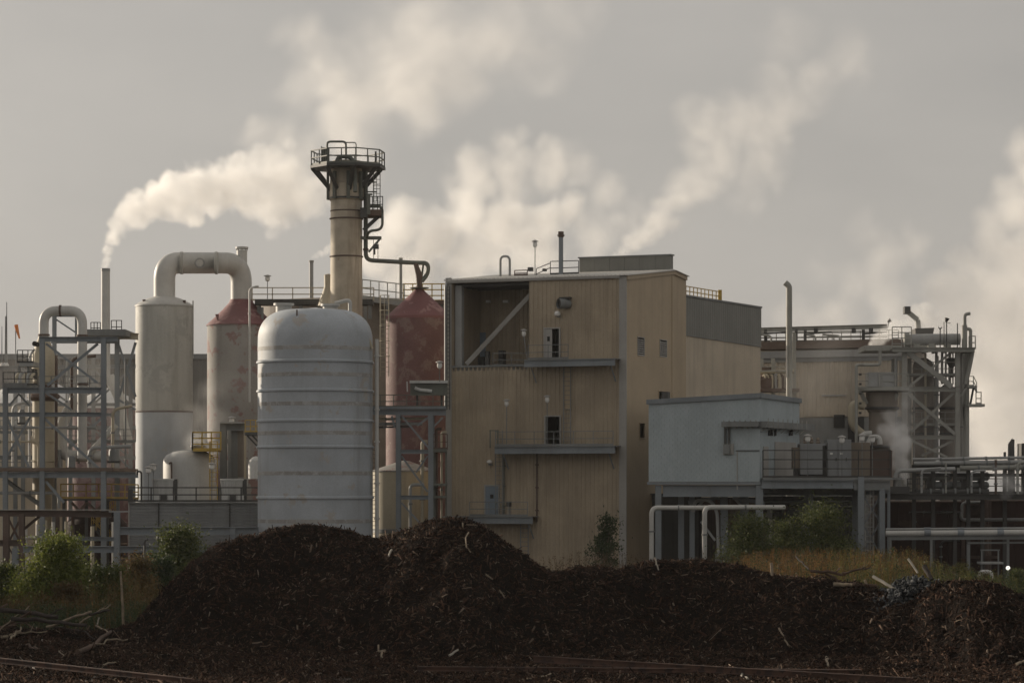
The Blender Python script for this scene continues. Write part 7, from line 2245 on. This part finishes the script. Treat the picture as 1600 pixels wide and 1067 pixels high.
shrub('green_shrub', 'thin green bush between the two bushes under the deck', 1228, 818, 192, 60, M['leaf_mid'], 98, 75, .17, 10)
shrub('green_shrub', 'yellow green bush before the rust red tank at the right', 1500, 884, 172, 70, M['weed_yellow'], 80, 60, .11, 11)
shrub('green_shrub', 'green bush at the right photo edge before the rust red tank', 1590, 892, 175, 60, M['leaf_mid'], 70, 60, .11, 12)
shrub('young_tree', 'small ragged tree with drooping leaves before the tan building', 948, 808, 186, 62, M['leaf_dark'], 34, 90, .19, 13, 'tree', low=.30, spread=.20, trunk=.06)


def weeds(label, x0, x1, ytop, ybot_Y, n, mat, seed, hvar=.35, head=12, hs=.07, name='weeds'):
    """stems with seed heads; ytop is the mean top in the photo, ybot_Y the span of distances"""
    rng = np.random.default_rng(seed)
    Y = rng.uniform(*ybot_Y, n)
    xp = rng.uniform(x0, x1, n)
    X = (xp - 800) / F * Y
    yt = np.interp(xp, [q[0] for q in ytop], [q[1] for q in ytop])
    H = np.clip((CAM_Z - (yt - HOR) / F * Y) * rng.uniform(1 - hvar, 1.08, n), .25, 6)
    lean = rng.normal(0, .12, (n, 2)) * H[:, None]
    B = np.stack([X, Y, np.zeros(n)], 1)
    T = B + np.stack([lean[:, 0], lean[:, 1], H], 1)
    w = .012
    vs = np.stack([B + [-w, 0, 0], B + [w, 0, 0], T + [w * .3, 0, 0], T + [-w * .3, 0, 0]], 1).reshape(-1, 3)
    st = np.arange(n * 4).reshape(n, 4)
    k = head
    u = rng.uniform(.25, 1.0, (n, k)) ** .7
    P = B[:, None] + (T - B)[:, None] * u[..., None] + rng.normal(0, .09, (n, k, 3)) * (1.3 - u[..., None] * .6)
    P = P.reshape(-1, 3)
    D = rng.normal(0, 1, (len(P), 3)); D[:, 2] += .7; D /= np.linalg.norm(D, axis=1)[:, None]
    E = np.cross(D, rng.normal(0, 1, (len(P), 3))); E /= np.linalg.norm(E, axis=1)[:, None]
    s = rng.uniform(.5, 1.5, len(P))[:, None] * hs
    lv = np.stack([P, P + D * s * .5 + E * s * .25, P + D * s, P + D * s * .5 - E * s * .25], 1).reshape(-1, 3)
    lf_ = np.arange(len(P) * 4).reshape(-1, 4) + len(vs)
    me = bpy.data.meshes.new(name)
    np_mesh(me, np.concatenate([vs, lv]), np.concatenate([st, lf_]))
    me.materials.append(mat)
    o = bpy.data.objects.new(name, me); COL.objects.link(o)
    o['kind'] = 'stuff'; o['label'] = label
    return o


TOPR = [(1130, 880), (1190, 862), (1260, 858), (1330, 862), (1420, 860), (1480, 884), (1540, 894), (1640, 900)]
weeds('band of orange brown goldenrod weeds behind the right crest', 1150, 1450, TOPR, (164, 188), 1700, M['weed_orange'], 21, hvar=.55, head=18, hs=.085)
weeds('dry brown weeds mixed among the orange ones behind the crest', 1130, 1540, TOPR, (160, 188), 1000, M['weed_dry'], 31, hvar=.65, head=12, hs=.085)
weeds('yellow green weeds behind the grey rubble', 1300, 1560, TOPR, (158, 186), 900, M['weed_yellow'], 22, hvar=.6, head=14, hs=.085)
weeds('dark green weeds low behind the right crest', 1120, 1640, TOPR, (150, 186), 800, M['leaf_dark'], 32, hvar=.75, head=16, hs=.10)
weeds('low green weeds at the right photo edge', 1490, 1640, [(1490, 900), (1640, 898)], (160, 184), 350, M['weed_yellow'], 23, hvar=.6, head=14, hs=.09)
weeds('sparse rusty weeds before the tan building', 830, 1010, [(830, 880), (900, 862), (960, 856), (1010, 874)], (176, 200), 300, M['weed_dry'], 24, hvar=.7, head=11, hs=.09)
weeds('dry weeds under the block house', 1010, 1160, [(1010, 875), (1160, 868)], (176, 196), 420, M['weed_dry'], 25, hvar=.6, hs=.09)
weeds('brown weeds among the left bushes', -30, 250, [(-30, 935), (120, 915), (190, 885), (250, 905)], (136, 158), 800, M['leaf_brown'], 26, hvar=.6, hs=.09)
weeds('dark undergrowth behind the left logs', -30, 240, [(-30, 945), (240, 940)], (124, 142), 900, M['leaf_dark'], 27, hvar=.6, hs=.10)
weeds('dry stalks behind the left logs', -30, 240, [(-30, 940), (240, 930)], (124, 142), 350, M['leaf_brown'], 28, hvar=.6, hs=.08)

# unseen trees added beyond the left edge to cast long shade over the yard
for k, (x, y, h, w, lb) in enumerate(((-37, 123, 10.5, 9, 'unseen leafy tree added for shade beside the log jumble'), (-40, 133, 12.5, 11, 'taller unseen leafy tree added for shade beyond the log jumble'), (-45, 141, 12.5, 11, 'unseen leafy tree added for shade left of the bright bush'),
                                     (-47, 151, 12.5, 11, 'broad unseen leafy tree added for shade left of the rusty trestle'), (-49, 162, 11.5, 10, 'unseen leafy tree added for shade nearest the steel framework'), (-57, 143, 14, 11, 'unseen leafy tree added for shade farthest out at the left'))):
    Yt = y
    xp = 800 + x / Yt * F
    shrub('added_shade_tree', lb, xp, HOR - (h - CAM_Z) / Yt * F, Yt, w / Yt * F, M['leaf_dark'], 190, 55, .5, 60 + k, 'tree', 'unseen trees added for shade at the left', low=.12, spread=.34, trunk=.16)

# ------------------------------------------------------------------ steam
plume('steam_plume', 'thick white steam streaming right from the white stack at the left',
      [(165, 414, 228, 6.5, 1.2), (166, 406, 228, 8, 1.2), (169, 392, 228, 11, 1.2), (175, 375, 228, 15, 1.1), (185, 354, 228, 20, 1), (202, 336, 228, 26, 1), (224, 322, 228, 32, 1), (250, 312, 228, 36, 1), (278, 304, 229, 41, 1), (312, 298, 229, 45, .95),
       (346, 292, 229, 47, .9), (380, 292, 230, 48, .8), (412, 296, 230, 50, .65), (446, 300, 230, 50, .5), (480, 305, 231, 46, .38), (432, 342, 230, 26, .5), (300, 338, 229, 24, .7), (405, 250, 230, 30, .4), (440, 262, 232, 36, .35)],
      dens=.85, nscale=.75, amp=.75, warp=1.7, vox=.115, seed=1.0, soft=.5, mod=.5)
plume('steam_drift', 'faint steam bank drifting up behind the chimney top',
      [(405, 208, 262, 36, .5), (440, 222, 262, 44, .5), (480, 245, 262, 50, .5), (480, 62, 268, 44, .35), (510, 105, 268, 64, .45), (560, 150, 266, 75, .55), (620, 130, 268, 80, .5), (560, 210, 264, 62, .5), (690, 90, 270, 90, .4), (770, 60, 272, 90, .3), (850, 80, 272, 70, .2), (640, 40, 270, 80, .28), (880, 20, 274, 70, .16), (640, 190, 266, 40, .3), (730, 140, 270, 50, .25), (580, 60, 270, 60, .25), (540, 180, 266, 60, .5), (660, 150, 268, 60, .4), (600, 90, 270, 70, .4), (470, 150, 266, 40, .35)],
      dens=.36, nscale=.24, amp=.8, warp=5.0, vox=.3, seed=4.0, lo=-.2, hi=.8, soft=.6, mod=.75)
plume('steam_bank', 'broad cream steam bank rising behind the tan building roof',
      [(590, 400, 330, 40, .9), (625, 350, 330, 46, 1), (640, 420, 330, 55, 1), (690, 370, 330, 55, 1), (740, 400, 330, 55, .9), (735, 330, 332, 46, .9), (790, 350, 332, 50, .9), (850, 345, 332, 45, .9), (895, 325, 332, 32, .7), (740, 265, 334, 48, .5), (800, 270, 334, 50, .5), (860, 262, 334, 44, .45), (905, 255, 334, 34, .35), (950, 300, 336, 40, .22), (840, 400, 332, 60, .5), (790, 228, 334, 34, .35), (930, 370, 334, 50, .25), (990, 320, 336, 30, .12)],
      dens=.42, nscale=.26, amp=.85, warp=4.2, vox=.27, seed=8.0, lo=-.15, hi=.6, mod=.65)
plume('steam_plume', 'narrow steam plume rising right of the roof penthouse',
      [(968, 402, 300, 10, 1.2), (978, 388, 300, 15, 1.2), (994, 370, 300, 20, 1.1), (1012, 356, 300, 25, 1.05), (1034, 338, 300, 29, .9), (1056, 315, 301, 32, .65), (1080, 292, 302, 36, .5), (1106, 268, 303, 42, .42), (1126, 238, 304, 48, .36), (1075, 180, 304, 34, .35), (1100, 200, 304, 44, .34), (1150, 190, 305, 54, .3), (1200, 200, 306, 54, .25), (1225, 150, 307, 55, .22), (1270, 120, 307, 58, .18), (1320, 90, 308, 60, .14), (1230, 60, 308, 56, .12), (1160, 290, 303, 40, .25), (1190, 250, 304, 46, .24)],
      dens=.46, nscale=.28, amp=.85, warp=4.4, vox=.27, seed=12.0, lo=-.2, hi=.7, mod=.7)
plume('steam_drift', 'pale steam column spreading over the long hall',
      [(1400, 520, 318, 60, .8), (1385, 460, 318, 48, .65), (1380, 405, 319, 46, .5), (1425, 380, 320, 40, .45), (1350, 370, 320, 36, .4), (1310, 500, 318, 55, .5), (1270, 520, 318, 50, .45), (1275, 430, 318, 36, .22), (1230, 500, 318, 44, .3), (1450, 440, 318, 40, .3), (1450, 520, 318, 50, .8), (1330, 440, 318, 44, .35)],
      dens=.2, nscale=.26, amp=.85, warp=4.6, vox=.3, seed=16.0, lo=-.2, hi=.8, mod=.7)
plume('steam_bank', 'towering cream steam bank at the right photo edge',
      [(1480, 505, 300, 34, .9), (1508, 475, 300, 46, 1), (1540, 435, 300, 52, 1), (1580, 400, 300, 58, 1), (1592, 325, 301, 52, .9), (1615, 265, 302, 46, .8), (1640, 330, 301, 66, 1), (1560, 500, 300, 80, 1), (1540, 580, 300, 80, 1), (1600, 560, 300, 90, 1), (1570, 660, 300, 90, 1), (1640, 470, 300, 90, 1), (1500, 640, 301, 60, .9), (1640, 650, 300, 90, 1), (1460, 560, 302, 40, .8), (1640, 220, 303, 44, .7), (1600, 235, 302, 34, .7), (1550, 345, 301, 34, .8), (1515, 415, 301, 38, .9), (1480, 450, 301, 34, .7), (1572, 290, 301, 30, .7)],
      dens=.3, nscale=.27, amp=.75, warp=4.2, vox=.3, seed=20.0, lo=-.2, hi=.6, mod=.4)
plume('steam_puff', 'small steam puff hiding the hopper on the tower',
      [(1436, 512, 223.5, 11, 1), (1440, 500, 224, 15, 1), (1432, 488, 224, 14, .8), (1446, 484, 224, 14, .7), (1420, 502, 224, 12, .6), (1410, 512, 224, 13, .5), (1452, 502, 224, 12, .6)],
      dens=.8, nscale=.8, amp=.8, warp=1.2, vox=.11, seed=24.0)
plume('steam_puff', 'bright small steam jet at the end of the roof gantry',
      [(1358, 545, 250, 6, 1.2), (1364, 538, 250, 9, 1.2), (1372, 530, 250, 13, 1.1), (1384, 520, 250, 15, .9), (1398, 512, 250, 14, .6)],
      dens=.9, nscale=.8, amp=.8, warp=1.0, vox=.11, seed=28.0)
plume('steam_puff', 'steam column rising right of the transformer deck',
      [(1412, 744, 203, 10, 1), (1410, 728, 203, 14, 1), (1407, 708, 203, 18, 1), (1402, 690, 203, 22, 1), (1404, 668, 203, 21, .9), (1384, 676, 203, 18, .6), (1412, 648, 203, 19, .6), (1392, 650, 203, 15, .45), (1415, 620, 203, 17, .3)],
      dens=1.5, nscale=.8, amp=.85, warp=1.2, vox=.11, seed=32.0, mod=.8)
plume('steam_puff', 'ragged steam puff over the right rust red tank',
      [(1572, 776, 199, 9, .9), (1575, 762, 199, 14, .9), (1568, 748, 199, 15, .7), (1585, 745, 199, 13, .6), (1556, 734, 199, 11, .5), (1540, 727, 199, 9, .4), (1592, 765, 199, 10, .6)],
      dens=1.3, nscale=.9, amp=.9, warp=1.3, vox=.11, seed=36.0, lo=-.15, mod=.8)
plume('steam_wisp', 'thin steam wisp trailing from the slim pole stack left of the chimney',
      [(489, 403, 247, 4, 1), (494, 399, 247, 6, 1), (501, 395, 247, 8, .9), (510, 391, 247, 9, .8), (520, 387, 247, 9, .6)],
      dens=.7, nscale=1.0, amp=.8, warp=.7, vox=.09, seed=40.0)
plume('steam_wisp', 'thin mist hanging between tall white tank and worn red tank',
      [(310, 690, 229, 30, .9), (315, 650, 229, 30, .7), (325, 610, 229, 30, .4), (345, 650, 229, 34, .5), (290, 660, 229, 24, .5), (370, 690, 229, 40, .4), (360, 600, 229, 40, .25)],
      dens=.19, nscale=.4, amp=.5, warp=1.6, vox=.2, seed=44.0, lo=-.1, hi=.9)
plume('steam_wisp', 'thin veil of mist drifting among the left pipes and tall white tank',
      [(40, 640, 221, 90, .8), (140, 600, 222, 90, .9), (230, 640, 226, 80, .9), (180, 700, 221, 80, .8), (330, 560, 234, 80, 1), (310, 680, 226, 70, 1), (380, 600, 230, 60, .9), (60, 560, 224, 70, .5), (300, 480, 236, 70, .5)],
      dens=.026, nscale=.15, amp=.5, warp=3, vox=.4, seed=50.0, lo=-.3, hi=1.0, kids=1, mod=.5)
plume('steam_wisp', 'thin veil of mist drifting round the steel tower and brown vessel',
      [(1390, 600, 216, 70, 1), (1450, 600, 217, 80, 1), (1400, 660, 213, 70, 1), (1470, 680, 215, 60, 1), (1330, 600, 222, 70, .8), (1260, 600, 240, 70, .7), (1520, 700, 212, 50, .8), (1450, 520, 222, 60, .7), (1300, 540, 246, 60, .6)],
      dens=.032, nscale=.15, amp=.5, warp=3, vox=.4, seed=54.0, lo=-.3, hi=1.0, kids=1, mod=.5)
make_haze(0.00006, -330, 330, -8, 420, -1.0, 62)
